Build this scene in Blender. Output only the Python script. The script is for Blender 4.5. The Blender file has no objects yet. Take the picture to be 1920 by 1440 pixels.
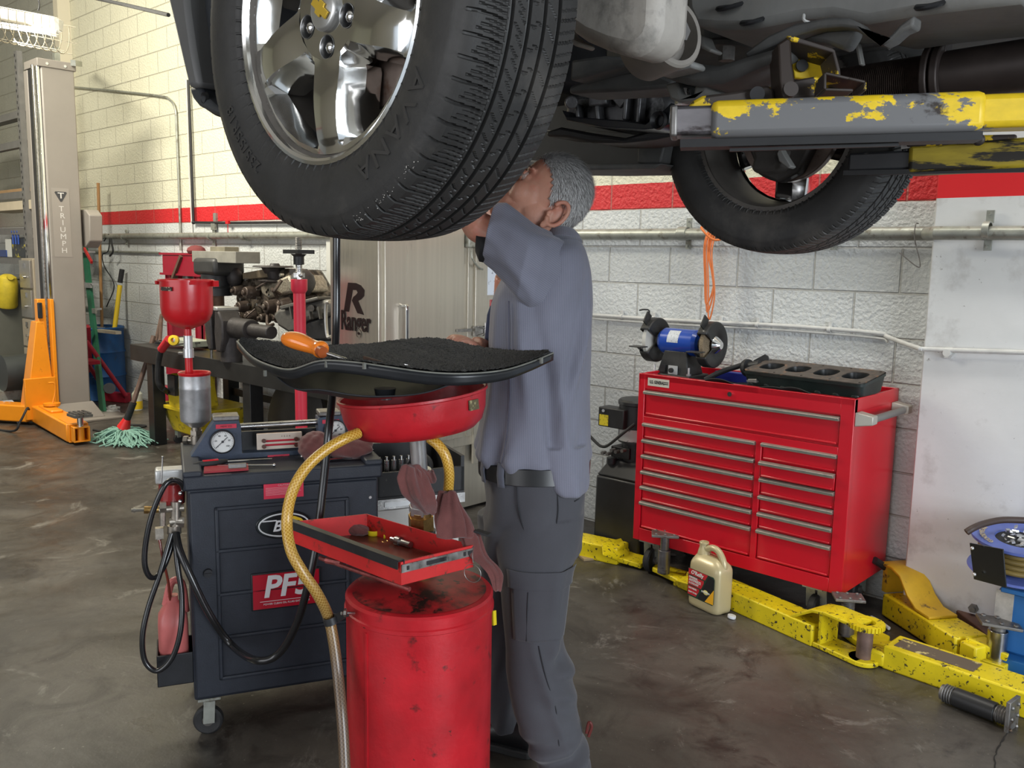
EXPO=0.14; SKY=0.75; L_RIGHT=430; L_BACK=170; L_CEIL=260; L_CEIL2=70; L_TUBE=25
import bpy, math, random
from mathutils import Vector, Matrix
random.seed(7)
PI=math.pi
scene=bpy.context.scene
COL=scene.collection
# ---------------------------------------------------------------- camera
FPX=1655.0; PITCH=math.radians(8.12); YAW=math.radians(43.04); ROLL=math.radians(1.02); EYE=Vector((0,0,1.557))
cF=Vector((-math.sin(YAW)*math.cos(PITCH),math.cos(YAW)*math.cos(PITCH),-math.sin(PITCH)))
cR0=Vector((math.cos(YAW),math.sin(YAW),0)); cU0=cR0.cross(cF)
cR=cR0*math.cos(ROLL)+cU0*math.sin(ROLL); cU=-cR0*math.sin(ROLL)+cU0*math.cos(ROLL)
camd=bpy.data.cameras.new('camera'); cam=bpy.data.objects.new('camera',camd); COL.objects.link(cam)
camd.sensor_width=36; camd.lens=FPX/1920*36; camd.clip_start=.05; camd.clip_end=200
cam.matrix_world=Matrix(((cR.x,cU.x,-cF.x,EYE.x),(cR.y,cU.y,-cF.y,EYE.y),(cR.z,cU.z,-cF.z,EYE.z),(0,0,0,1)))
scene.camera=cam
# ---------------------------------------------------------------- sky, daylight through the bay doors, exposure
vs=scene.view_settings; vs.view_transform='Standard'; vs.look='None'; vs.gamma=1; vs.use_curve_mapping=False; vs.exposure=EXPO
wd=bpy.data.worlds.new('sky'); scene.world=wd; wd.use_nodes=True
nt=wd.node_tree; nt.nodes['Background'].inputs[0].default_value=(.80,.90,1.0,1); nt.nodes['Background'].inputs[1].default_value=SKY
def area_light(name,loc,target,sx,sy,power,color=(1,1,1)):
    l=bpy.data.lights.new(name,'AREA'); l.shape='RECTANGLE'; l.size=sx; l.size_y=sy; l.energy=power; l.color=color
    o=bpy.data.objects.new(name,l); COL.objects.link(o); o.location=loc
    o.rotation_euler=(Vector(target)-Vector(loc)).to_track_quat('-Z','Y').to_euler(); return o
area_light('daylight_bay_right',(5.6,0.4,2.1),(-1.5,1.8,.9),3.6,3.0,L_RIGHT,(.86,.93,1))
area_light('daylight_bay_behind',(-1.5,-5.2,2.0),(-2.5,1.5,1.1),6.5,3.4,L_BACK,(.98,.98,1))
area_light('ceiling_tube_glow',(-7.0,1.0,4.6),(-7.6,3.4,1.6),3.0,.5,L_CEIL,(1,.95,.80))
area_light('ceiling_tube_glow',(-1.5,3.0,4.7),(-1.5,3.2,0),3.0,.4,L_CEIL2,(1,.96,.88))
# ---------------------------------------------------------------- helpers
def V(*a): return Vector(a)
def ray(x,y): return cF+cR*((x-960)/FPX)-cU*((y-720)/FPX)
def at(x,y,X=None,Y=None,Z=None,d=None):
    """world point seen at photo pixel (x, y) on a given plane or at a given depth"""
    r=ray(x,y)
    t=X/r.x if X is not None else Y/r.y if Y is not None else (Z-EYE.z)/r.z if Z is not None else d
    return EYE+r*t
HR=Vector((math.cos(YAW),math.sin(YAW),0)); HF=Vector((-math.sin(YAW),math.cos(YAW),0)); UP=Vector((0,0,1))
def frame(axis):
    a=Vector(axis).normalized(); t=UP if abs(a.z)<.9 else Vector((1,0,0))
    u=a.cross(t).normalized(); v=a.cross(u).normalized(); return u,v,a
def smooth_path(P,n=6,closed=False):
    P=[Vector(p) for p in P]; out=[]; m=len(P)
    for i in range(m if closed else m-1):
        a=P[(i-1)%m] if (closed or i>0) else P[i]*2-P[i+1]; b=P[i]; c=P[(i+1)%m]; d=P[(i+2)%m] if (closed or i+2<m) else c*2-b
        for k in range(n):
            t=k/n; out.append(.5*((2*b)+(c-a)*t+(2*a-5*b+4*c-d)*t*t+(3*b-a-3*c+d)*t**3))
    if not closed: out.append(P[-1])
    return out
class MB:
    def __init__(s): s.v=[]; s.f=[]
    def add(s,vs,fs):
        o=len(s.v); s.v+= [tuple(v) for v in vs]; s.f+=[tuple(i+o for i in f) for f in fs]; return s
    def box(s,c,size,R=None):
        c=Vector(c); h=Vector(size)*.5; vs=[]
        for dz in (-1,1):
            for dx,dy in ((-1,-1),(1,-1),(1,1),(-1,1)):
                p=Vector((dx*h.x,dy*h.y,dz*h.z)); vs.append(c+(R@p if R else p))
        return s.add(vs,[(3,2,1,0),(4,5,6,7),(0,1,5,4),(1,2,6,5),(2,3,7,6),(3,0,4,7)])
    def bb(s,a,b): return s.box([(a[i]+b[i])/2 for i in range(3)],[abs(b[i]-a[i]) for i in range(3)])
    def bar(s,p,q,w,h,up=None):
        p=Vector(p);q=Vector(q);d=(q-p); L=d.length; d.normalize(); up=Vector(up) if up else (UP if abs(d.z)<.9 else Vector((0,1,0)))
        x=d.cross(up).normalized(); z=x.cross(d).normalized()
        R=Matrix(((x.x,d.x,z.x),(x.y,d.y,z.y),(x.z,d.z,z.z))); return s.box((p+q)/2,(w,L,h),R)
    def hexa(s,b4,t4): return s.add(list(b4)+list(t4),[(3,2,1,0),(4,5,6,7),(0,1,5,4),(1,2,6,5),(2,3,7,6),(3,0,4,7)])
    def cyl(s,p0,p1,r0,r1=None,n=24):
        if r1 is None: r1=r0
        p0=Vector(p0);p1=Vector(p1);u,v,a=frame(p1-p0); vs=[]
        for p,r in ((p0,r0),(p1,r1)):
            for i in range(n):
                t=2*PI*i/n; vs.append(p+u*math.cos(t)*r+v*math.sin(t)*r)
        return s.add(vs,[(i,(i+1)%n,n+(i+1)%n,n+i) for i in range(n)]+[tuple(range(n))[::-1],tuple(range(n,2*n))])
    def hexn(s,p0,p1,r): return s.cyl(p0,p1,r,r,6)
    def loft(s,rings,cap=True,closed=False):
        n=len(rings[0]); vs=[p for r in rings for p in r]; fs=[]
        m=len(rings)
        for k in range(m if closed else m-1):
            k2=(k+1)%m
            for i in range(n): fs.append((k*n+i,k*n+(i+1)%n,k2*n+(i+1)%n,k2*n+i))
        if cap and not closed: fs+=[tuple(range(n))[::-1],tuple(range((m-1)*n,m*n))]
        return s.add(vs,fs)
    def tube(s,P,r,n=12,closed=False,cap=True):
        P=[Vector(p) for p in P]; m=len(P); rs=r if isinstance(r,(list,tuple)) else [r]*m; rings=[]; u=None
        for i in range(m):
            a=P[(i+1)%m] if (closed or i<m-1) else P[i]; b=P[(i-1)%m] if (closed or i>0) else P[i]
            t=(a-b).normalized()
            if u is None: u=t.cross(UP if abs(t.z)<.9 else Vector((1,0,0))).normalized()
            else: u=(u-t*u.dot(t)).normalized()
            w=t.cross(u); rings.append([P[i]+(u*math.cos(2*PI*k/n)+w*math.sin(2*PI*k/n))*rs[i] for k in range(n)])
        return s.loft(rings,cap,closed)
    def lathe(s,prof,c=(0,0,0),axis=(0,0,1),n=40,cap=False,a0=0,a1=2*PI):
        c=Vector(c);u,v,a=frame(axis); full=abs(a1-a0-2*PI)<1e-6; rings=[]
        for k in range(n if full else n+1):
            t=a0+(a1-a0)*k/n; rings.append([c+a*h+(u*math.cos(t)+v*math.sin(t))*r for r,h in prof])
        m=len(prof); vs=[p for r in rings for p in r]; fs=[]; K=len(rings)
        for k in range(K if full else K-1):
            k2=(k+1)%K
            for i in range(m-1): fs.append((k*m+i,k*m+i+1,k2*m+i+1,k2*m+i))
        return s.add(vs,fs)
    def prism(s,poly,off):
        """extrude a planar polygon of world points by a vector"""
        P=[Vector(p) for p in poly]; n=len(P); off=Vector(off)
        return s.add(P+[p+off for p in P],[tuple(range(n))[::-1],tuple(range(n,2*n))]+[(i,(i+1)%n,n+(i+1)%n,n+i) for i in range(n)])
    def grid(s,fn,nu,nv,wrap=False):
        vs=[fn(i/nu,j/nv) for j in range(nv+1) for i in range(nu+1)]
        return s.add(vs,[(j*(nu+1)+i,j*(nu+1)+i+1,(j+1)*(nu+1)+i+1,(j+1)*(nu+1)+i) for j in range(nv) for i in range(nu)])
    def ball(s,c,r,n=16,R=None):
        c=Vector(c); r=Vector(r) if isinstance(r,(tuple,list,Vector)) else Vector((r,r,r)); m=n//2; vs=[];
        for j in range(1,m):
            f=PI*j/m
            for i in range(n):
                t=2*PI*i/n; p=Vector((r.x*math.sin(f)*math.cos(t),r.y*math.sin(f)*math.sin(t),r.z*math.cos(f))); vs.append(c+(R@p if R else p))
        for z in (1,-1):
            p=Vector((0,0,z*r.z)); vs.append(c+(R@p if R else p))
        k=len(vs); fs=[(j*n+i,j*n+(i+1)%n,(j+1)*n+(i+1)%n,(j+1)*n+i)[::-1] for j in range(m-2) for i in range(n)]
        fs+=[(i,(i+1)%n,k-2) for i in range(n)]+[((m-2)*n+(i+1)%n,(m-2)*n+i,k-1) for i in range(n)]
        return s.add(vs,fs)
    def text(s,body,origin,ux,uy,size,ext=.0006,shear=0,offset=0,sx=1,align='CENTER',valign='CENTER',warp=None,space=1):
        cu=bpy.data.curves.new('lettering','FONT'); cu.body=body; cu.size=1; cu.extrude=ext/size; cu.shear=shear; cu.offset=offset; cu.space_character=space
        cu.align_x=align; cu.align_y=valign; cu.resolution_u=3
        o=bpy.data.objects.new('lettering',cu); COL.objects.link(o); bpy.context.view_layer.update()
        me=bpy.data.meshes.new_from_object(o.evaluated_get(bpy.context.evaluated_depsgraph_get()))
        bpy.data.objects.remove(o); bpy.data.curves.remove(cu)
        ux=Vector(ux).normalized();uy=Vector(uy).normalized();un=ux.cross(uy); org=Vector(origin)
        vs=[(v.co.x*size*sx,v.co.y*size,v.co.z*size) for v in me.vertices]
        vs=[warp(v) for v in vs] if warp else [org+ux*v[0]+uy*v[1]+un*v[2] for v in vs]
        fs=[tuple(p.vertices) for p in me.polygons]; bpy.data.meshes.remove(me); return s.add(vs,fs)
    def build(s,name,mat,parent=None,bevel=0,angle=35,sub=0,solid=0,weld=0):
        import bmesh
        me=bpy.data.meshes.new(name); me.from_pydata([tuple(v) for v in s.v],[],s.f)
        bm=bmesh.new(); bm.from_mesh(me)
        if weld: bmesh.ops.remove_doubles(bm,verts=bm.verts,dist=weld)
        bmesh.ops.recalc_face_normals(bm,faces=bm.faces); bm.to_mesh(me); bm.free()
        me.polygons.foreach_set('use_smooth',[True]*len(me.polygons))
        if angle<180: me.set_sharp_from_angle(angle=math.radians(angle))
        return link(name,me,mat,parent,bevel,sub,solid)
def link(name,me,mat,parent=None,bevel=0,sub=0,solid=0):
    o=bpy.data.objects.new(name,me); COL.objects.link(o)
    if mat: me.materials.append(mat)
    if parent is not None:
        o.parent=parent
        if parent.get('_world'): o.matrix_parent_inverse=Matrix.Translation(parent.location).inverted()
    if solid: m=o.modifiers.new('thickness','SOLIDIFY'); m.thickness=solid; m.offset=0
    if bevel: m=o.modifiers.new('bevel','BEVEL'); m.width=bevel; m.segments=2; m.limit_method='ANGLE'; m.angle_limit=math.radians(40); m.harden_normals=False
    if sub: m=o.modifiers.new('subdivision','SUBSURF'); m.levels=sub; m.render_levels=sub
    return o
def tag(o,label,cat,group=None):
    o['label']=label; o['category']=cat
    if group: o['group']=group
    return o
def thing(name,label,cat,loc=(0,0,0),rz=0,world=True,group=None):
    o=bpy.data.objects.new(name,None); COL.objects.link(o); o.location=loc; o.empty_display_size=.05
    if world: o['_world']=1
    else: o.rotation_euler=(0,0,rz)
    return tag(o,label,cat,group)
def struct(o): o['kind']='structure'; return o
def copy_thing(o,loc,rz=None,label=None):
    c=o.copy(); COL.objects.link(c); c.location=loc
    if rz is not None: c.rotation_euler=(0,0,rz)
    if label: c['label']=label
    def rec(src,dst):
        for ch in list(src.children):
            k=ch.copy(); COL.objects.link(k); k.parent=dst; rec(ch,k)
    rec(o,c); return c
# ---------------------------------------------------------------- materials
MATS={}
def mat(name,col,rough=.5,metal=0,var=0,scale=8,bump=0,bscale=60,spot=None,coat=0,spec=.5,sheen=0,alpha=1,trans=0,emit=None,estr=0,stretch=(1,1,1),rvar=0,spot2=None,ior=1.45):
    m=bpy.data.materials.new(name); m.use_nodes=True; N=m.node_tree.nodes; L=m.node_tree.links; b=N['Principled BSDF']
    b.inputs['Roughness'].default_value=rough; b.inputs['Metallic'].default_value=metal; b.inputs['Specular IOR Level'].default_value=spec
    b.inputs['Coat Weight'].default_value=coat; b.inputs['Coat Roughness'].default_value=.15; b.inputs['Sheen Weight'].default_value=sheen
    b.inputs['Transmission Weight'].default_value=trans; b.inputs['Alpha'].default_value=alpha; b.inputs['IOR'].default_value=ior
    if emit: b.inputs['Emission Color'].default_value=(*emit,1); b.inputs['Emission Strength'].default_value=estr
    tc=N.new('ShaderNodeTexCoord'); mp=N.new('ShaderNodeMapping'); mp.inputs['Scale'].default_value=stretch; L.new(tc.outputs['Object'],mp.inputs[0])
    def noise(sc,det=5,ro=.6,out='Fac'):
        n=N.new('ShaderNodeTexNoise'); n.inputs['Scale'].default_value=sc; n.inputs['Detail'].default_value=det; n.inputs['Roughness'].default_value=ro; L.new(mp.outputs[0],n.inputs['Vector']); return n.outputs[out]
    cur=N.new('ShaderNodeRGB'); cur.outputs[0].default_value=(*col,1); cur=cur.outputs[0]
    if var:
        mr=N.new('ShaderNodeMapRange'); mr.inputs[1].default_value=.3; mr.inputs[2].default_value=.7; mr.inputs[3].default_value=1-var; mr.inputs[4].default_value=1+var; L.new(noise(scale),mr.inputs[0])
        h=N.new('ShaderNodeHueSaturation'); L.new(cur,h.inputs['Color']); L.new(mr.outputs[0],h.inputs['Value']); cur=h.outputs[0]
    for sp in (spot,spot2):
        if sp:
            c2,amt,sc,soft=sp[:4]
            mr=N.new('ShaderNodeMapRange'); mr.inputs[1].default_value=amt-soft; mr.inputs[2].default_value=amt+soft; L.new(noise(sc,8,.65),mr.inputs[0])
            mx=N.new('ShaderNodeMix'); mx.data_type='RGBA'; L.new(mr.outputs[0],mx.inputs[0]); L.new(cur,mx.inputs[6]); mx.inputs[7].default_value=(*c2,1); cur=mx.outputs[2]
    L.new(cur,b.inputs['Base Color'])
    if rvar:
        mr=N.new('ShaderNodeMapRange'); mr.inputs[1].default_value=.3; mr.inputs[2].default_value=.7; mr.inputs[3].default_value=max(.03,rough-rvar); mr.inputs[4].default_value=min(1,rough+rvar); L.new(noise(scale*1.7),mr.inputs[0]); L.new(mr.outputs[0],b.inputs['Roughness'])
    if bump:
        bp=N.new('ShaderNodeBump'); bp.inputs['Strength'].default_value=1; bp.inputs['Distance'].default_value=bump; L.new(noise(bscale,6),bp.inputs['Height']); L.new(bp.outputs[0],b.inputs['Normal'])
    MATS[name]=m; return m
def hx(s):
    c=[int(s[i:i+2],16)/255 for i in (0,2,4)]; return tuple(x/12.92 if x<=.04045 else ((x+.055)/1.055)**2.4 for x in c)
red_paint=mat('red_enamel',(.55,.010,.016),.32,var=.10,scale=5,coat=.3,spot=((.10,.015,.012),.70,26,.05),bump=.0004,bscale=40)
red_old=mat('worn_red_paint',(.50,.02,.02),.45,var=.15,scale=9,spot=((.07,.03,.02),.64,30,.05))
tool_red=mat('tool_cabinet_red',(.56,.006,.018),.30,var=.05,scale=3,coat=.4)
black_metal=mat('black_painted_steel',(.018,.018,.02),.45,var=.3,scale=12,spot=((.10,.09,.08),.68,40,.05))
black_plastic=mat('black_plastic',(.016,.017,.020),.42,var=.2,scale=20,bump=.0003,bscale=300)
soft_black=mat('matte_black_rubber',(.020,.020,.021),.65,var=.25,scale=30)
steel=mat('bare_steel',(.42,.41,.40),.32,metal=1,var=.2,scale=30,rvar=.1)
dull_steel=mat('dull_steel',(.22,.21,.20),.5,metal=.8,var=.3,scale=22,spot=((.08,.05,.03),.62,18,.06))
galv=mat('galvanised_pipe',(.36,.37,.33),.45,metal=.6,var=.2,scale=14,spot=((.22,.21,.17),.6,20,.05))
alu=mat('cast_aluminium',(.62,.62,.62),.38,metal=.85,var=.12,scale=18,rvar=.08)
chrome=mat('chrome',(.82,.82,.83),.08,metal=1)
brass=mat('brass',(.45,.28,.10),.35,metal=.9,var=.3,scale=60)
yellow_lift=mat('chipped_yellow_paint',(.72,.56,.01),.42,var=.10,scale=10,spot=((.035,.028,.02),.60,48,.02),spot2=((.07,.05,.02),.665,16,.02),bump=.0008,bscale=30)
yellow_arm=mat('flaking_yellow_over_steel',(.75,.52,.02),.42,var=.12,scale=40,spot=((.15,.15,.152),.53,9,.008),spot2=((.03,.022,.018),.62,12,.03),bump=.0008,bscale=14,stretch=(.45,1,1))
steel_dark=mat('rubbed_dark_steel',(.20,.19,.20),.36,metal=.7,var=.25,scale=10,spot=((.04,.03,.03),.6,12,.05),stretch=(.5,1,2))
orange=mat('orange_enamel',(.80,.27,.01),.38,var=.06,scale=8,coat=.3,spot=((.45,.13,.02),.68,16,.05))
taupe=mat('taupe_post_paint',(.26,.235,.21),.42,var=.05,scale=3)
# ================================================================ the room
W=4.096; XL=-13.2; CEIL=5.2
def wall_mat():
    m=bpy.data.materials.new('painted_block_wall'); m.use_nodes=True; N=m.node_tree.nodes; L=m.node_tree.links; b=N['Principled BSDF']
    tc=N.new('ShaderNodeTexCoord'); sep=N.new('ShaderNodeSeparateXYZ'); L.new(tc.outputs['Object'],sep.inputs[0])
    add=N.new('ShaderNodeMath'); add.operation='ADD'; L.new(sep.outputs[0],add.inputs[0]); L.new(sep.outputs[1],add.inputs[1])
    cmb=N.new('ShaderNodeCombineXYZ'); L.new(add.outputs[0],cmb.inputs[0])
    zz=N.new('ShaderNodeMath'); zz.operation='ADD'; zz.inputs[1].default_value=-1.836+.2032*40; L.new(sep.outputs[2],zz.inputs[0]); L.new(zz.outputs[0],cmb.inputs[1])
    br=N.new('ShaderNodeTexBrick'); br.inputs['Scale'].default_value=1; br.inputs['Brick Width'].default_value=.4064; br.inputs['Row Height'].default_value=.2032; br.inputs['Mortar Size'].default_value=.006; br.inputs['Mortar Smooth'].default_value=.6; br.offset=.5
    L.new(cmb.outputs[0],br.inputs['Vector'])
    n=N.new('ShaderNodeTexNoise'); n.inputs['Scale'].default_value=55; n.inputs['Detail'].default_value=6; L.new(tc.outputs['Object'],n.inputs['Vector'])
    n2=N.new('ShaderNodeTexNoise'); n2.inputs['Scale'].default_value=2.2; n2.inputs['Detail'].default_value=7; n2.inputs['Roughness'].default_value=.7; L.new(tc.outputs['Object'],n2.inputs['Vector'])
    n3=N.new('ShaderNodeTexNoise'); n3.inputs['Scale'].default_value=9; n3.inputs['Detail'].default_value=8; n3.inputs['Roughness'].default_value=.75; L.new(tc.outputs['Object'],n3.inputs['Vector'])
    # wavering paint line
    wv=N.new('ShaderNodeMath'); wv.operation='MULTIPLY_ADD'; wv.inputs[1].default_value=.010; wv.inputs[2].default_value=-.005; L.new(n3.outputs[0],wv.inputs[0])
    z2=N.new('ShaderNodeMath'); z2.operation='ADD'; L.new(sep.outputs[2],z2.inputs[0]); L.new(wv.outputs[0],z2.inputs[1])
    def gt(v):
        g=N.new('ShaderNodeMath'); g.operation='GREATER_THAN'; g.inputs[1].default_value=v; L.new(z2.outputs[0],g.inputs[0]); return g.outputs[0]
    def mix(f,a,c):
        x=N.new('ShaderNodeMix'); x.data_type='RGBA'; L.new(f,x.inputs[0])
        if isinstance(a,tuple): x.inputs[6].default_value=(*a,1)
        else: L.new(a,x.inputs[6])
        if isinstance(c,tuple): x.inputs[7].default_value=(*c,1)
        else: L.new(c,x.inputs[7])
        return x.outputs[2]
    low=mix(n2.outputs[0],(.53,.55,.54),(.67,.69,.69))
    st=N.new('ShaderNodeMapRange'); st.inputs[1].default_value=.62; st.inputs[2].default_value=.74; st.inputs[4].default_value=.65; L.new(n3.outputs[0],st.inputs[0]); low=mix(st.outputs[0],low,(.22,.21,.19))
    up=mix(n2.outputs[0],(.66,.635,.48),(.74,.72,.57))
    rd=mix(n2.outputs[0],(.52,.018,.022),(.66,.022,.028))
    c=mix(gt(1.836),low,rd); c=mix(gt(1.975),c,up)
    jf=N.new('ShaderNodeMath'); jf.operation='MULTIPLY'; jf.inputs[1].default_value=.42; L.new(br.outputs['Fac'],jf.inputs[0]); c=mix(jf.outputs[0],c,(.30,.27,.21))
    L.new(c,b.inputs['Base Color']); b.inputs['Roughness'].default_value=.5
    h=N.new('ShaderNodeMath'); h.operation='MULTIPLY_ADD'; h.inputs[1].default_value=-.55; L.new(br.outputs['Fac'],h.inputs[0]); 
    hn=N.new('ShaderNodeMath'); hn.operation='MULTIPLY'; hn.inputs[1].default_value=.9; L.new(n.outputs[0],hn.inputs[0]); L.new(hn.outputs[0],h.inputs[2])
    bp=N.new('ShaderNodeBump'); bp.inputs['Distance'].default_value=.011; bp.inputs['Strength'].default_value=1; L.new(h.outputs[0],bp.inputs['Height']); L.new(bp.outputs[0],b.inputs['Normal'])
    return m
def pier_mat():
    m=mat('painted_pier',(.66,.67,.67),.45,var=.08,scale=2,spot=((.42,.41,.40),.64,5,.10),spot2=((.16,.15,.13),.70,30,.03),bump=.0012,bscale=14)
    N=m.node_tree.nodes; L=m.node_tree.links; b=N['Principled BSDF']; src=b.inputs['Base Color'].links[0].from_socket
    tc=N.new('ShaderNodeTexCoord'); sep=N.new('ShaderNodeSeparateXYZ'); L.new(tc.outputs['Object'],sep.inputs[0])
    g=N.new('ShaderNodeMath'); g.operation='GREATER_THAN'; g.inputs[1].default_value=1.835; L.new(sep.outputs[2],g.inputs[0])
    g2=N.new('ShaderNodeMath'); g2.operation='LESS_THAN'; g2.inputs[1].default_value=1.975; L.new(sep.outputs[2],g2.inputs[0])
    mu=N.new('ShaderNodeMath'); mu.operation='MULTIPLY'; L.new(g.outputs[0],mu.inputs[0]); L.new(g2.outputs[0],mu.inputs[1])
    x=N.new('ShaderNodeMix'); x.data_type='RGBA'; L.new(mu.outputs[0],x.inputs[0]); L.new(src,x.inputs[6]); x.inputs[7].default_value=(.66,.02,.026,1); L.new(x.outputs[2],b.inputs['Base Color'])
    return m
def floor_mat():
    m=bpy.data.materials.new('stained_concrete'); m.use_nodes=True; N=m.node_tree.nodes; L=m.node_tree.links; b=N['Principled BSDF']
    tc=N.new('ShaderNodeTexCoord')
    def noise(sc,det=8,ro=.65,dist=0):
        n=N.new('ShaderNodeTexNoise'); n.inputs['Scale'].default_value=sc; n.inputs['Detail'].default_value=det; n.inputs['Roughness'].default_value=ro; n.inputs['Distortion'].default_value=dist; L.new(tc.outputs['Object'],n.inputs['Vector']); return n.outputs[0]
    def ramp(f,a,c):
        r=N.new('ShaderNodeMapRange'); r.inputs[1].default_value=a; r.inputs[2].default_value=c; L.new(f,r.inputs[0]); return r.outputs[0]
    def mix(f,a,c):
        x=N.new('ShaderNodeMix'); x.data_type='RGBA'; L.new(f,x.inputs[0])
        for k,s in ((6,a),(7,c)):
            if isinstance(s,tuple): x.inputs[k].default_value=(*s,1)
            else: L.new(s,x.inputs[k])
        return x.outputs[2]
    c=mix(ramp(noise(1.1,9,.65,.6),.36,.64),(.030,.025,.021),(.098,.087,.074))
    c=mix(ramp(noise(3.5,9,.7,1.0),.50,.66),c,(.026,.021,.018))
    sp=ramp(noise(2.3,10,.78,1.5),.57,.68); c=mix(sp,c,(.19,.178,.158))
    fine=ramp(noise(60,4,.7),.66,.72); c=mix(fine,c,(.30,.28,.25))
    L.new(c,b.inputs['Base Color'])
    r=N.new('ShaderNodeMapRange'); r.inputs[1].default_value=.3; r.inputs[2].default_value=.7; r.inputs[3].default_value=.24; r.inputs[4].default_value=.58; L.new(noise(2.8,8,.7,.8),r.inputs[0]); L.new(r.outputs[0],b.inputs['Roughness'])
    bp=N.new('ShaderNodeBump'); bp.inputs['Distance'].default_value=.0025; bp.inputs['Strength'].default_value=.6; L.new(noise(16,10,.7),bp.inputs['Height']); L.new(bp.outputs[0],b.inputs['Normal'])
    return m
WM=wall_mat(); FM=floor_mat(); PM=pier_mat()
ceil_m=mat('ceiling_paint',(.55,.53,.48),.8)
struct(MB().bb((XL-.2,-6,-.15),(6,W+.2,0)).build('floor',FM))
struct(MB().bb((XL-.2,W,0),(4.2,W+.2,CEIL)).build('wall_back',WM))
struct(MB().bb((XL-.2,-6,0),(XL,W,CEIL)).build('wall_left',WM))
struct(MB().bb((XL-.2,-6,CEIL),(6,W+.2,CEIL+.1)).build('ceiling',ceil_m))
struct(MB().bb((5.9,-6,3.7),(6.05,W+.2,CEIL)).bb((4.2,3.2,0),(6.05,W+.2,3.7)).build('wall_right',ceil_m))
mb=MB().bb((XL,-6.15,3.7),(6,-6,CEIL)); mb.bb((XL,-6.15,0),(-6.2,-6,3.7)); mb.bb((3,-6.15,0),(6,-6,3.7)); struct(mb.build('wall_front',ceil_m))
struct(MB().bb((-40,-40,-.3),(40,40,-.16)).build('ground',mat('asphalt',(.20,.20,.19),.9)))
struct(MB().bb((-1.285,3.95,0),(-.82,W,CEIL)).build('wall_pier',PM,bevel=.006))
struct(MB().bb((-.80,3.93,0),(.9,W,CEIL)).build('trim_1',mat('pale_blue_door_jamb',(.55,.60,.66),.5),bevel=.004))
# corner pilaster at the far left
dim_wall=WM
gw=wall_mat(); gw.name='grey_alcove_block'; struct(MB().bb((XL,3.97,0),(-10.74,W,CEIL)).build('wall_alcove',gw))
for n_ in gw.node_tree.nodes:
    if n_.type=='MIX' and tuple(round(c,3) for c in n_.inputs[6].default_value)[:3] in ((.52,.018,.022),(.66,.635,.48)): n_.inputs[6].default_value=(.34,.34,.30,1); n_.inputs[7].default_value=(.42,.41,.36,1)

struct(MB().bb((-10.74,3.965,0),(-10.62,W+.01,CEIL)).build('trim_2',mat('cream_pilaster',(.68,.62,.48),.6,bump=.002,bscale=20)))
# crack in the slab
def crack(pts,w,name):
    P=[at(x,y,Z=.0012) for x,y in pts]; mb=MB(); vs=[]
    for i,p in enumerate(P):
        d=(P[min(i+1,len(P)-1)]-P[max(i-1,0)]).normalized(); n=Vector((-d.y,d.x,0)); ww=w*(.4+.9*random.random()); vs+=[p+n*ww,p-n*ww]
    mb.add(vs,[(2*i,2*i+1,2*i+3,2*i+2) for i in range(len(P)-1)]); return mb.build(name,mat('crack_shadow',(.012,.010,.009),.9))
pts=[]; y=1352; x=1884
key=[(1884,1352),(1890,1372),(1878,1392),(1868,1410),(1864,1425),(1866,1445)]
for (a,b),(c,d) in zip(key,key[1:]):
    for k in range(4): pts.append((a+(c-a)*k/4+random.uniform(-2,2),b+(d-b)*k/4))
struct(crack(pts,.0028,'floor_crack'))
# ---- pipes and conduit on the back wall
big=thing('wall_pipe','thick galvanised pipe running the length of the block wall below the red stripe','pipe',(-6,W-.06,1.70))
mb=MB().tube([(-10.4,W-.055,1.712),(-6,W-.055,1.706),(-1.30,W-.06,1.693)],.030,16); mb.tube([(-1.34,W-.06,1.693),(-1.26,3.90,1.690),(.8,3.90,1.680)],.028,16); mb.build('pipe',galv,big)
for px in (1290,470):
    p=at(px,440,Y=W); mb=MB().cyl((p.x-.02,W-.055,1.70),(p.x+.02,W-.055,1.70),.036,n=16); mb.build('pipe_coupling',galv,big)
for px,yy in ((1850,3.90),(1286,W-.055),(1560,W-.055),(232,W-.055),(395,W-.055)):
    p=at(px,438,Y=yy); mb=MB().lathe([(.030,-.012),(.036,-.012),(.036,.012),(.030,.012)],(p.x,yy,1.70),(1,0,0),20)
    mb.box((p.x,yy+.03,1.755),(.028,.012,.05)); mb.box((p.x,yy+.03,1.645),(.028,.012,.05)); mb.cyl((p.x,yy+.03,1.765),(p.x,yy+.012,1.765),.006,n=8); mb.cyl((p.x,yy+.03,1.635),(p.x,yy+.012,1.635),.006,n=8); mb.build('pipe_clamp',galv,big)
conduit_m=mat('painted_conduit',(.58,.58,.56),.5,var=.1,scale=20)
cd=thing('low_conduit','slim painted conduit crossing the wall above the tool cabinet onto the pier','conduit',(-2,W-.02,1.24))
p=[at(1106,590,Y=W-.02),at(1255,600,Y=W-.02),at(1474,611,Y=W-.02),at(1640,624,Y=W-.02),at(1665,632,Y=W-.03),at(1720,652,Y=3.93),at(1745,655,Y=3.93),at(1925,661,Y=3.93)]
MB().tube(smooth_path(p,4),.010,10).tube(smooth_path([q+Vector((0,.002,-.022)) for q in p[:5]],4),.006,8).build('conduit',conduit_m,cd)
for px,py in ((1165,594),(1225,598),(1350,606),(1420,609),(1555,618)):
    q=at(px,py,Y=W-.02); MB().lathe([(.010,-.008),(.014,-.008),(.014,.008),(.010,.008)],q,(1,0,0),12).box((q.x,W-.01,q.z+.02),(.014,.012,.03)).build('conduit_strap',conduit_m,cd)
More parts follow.
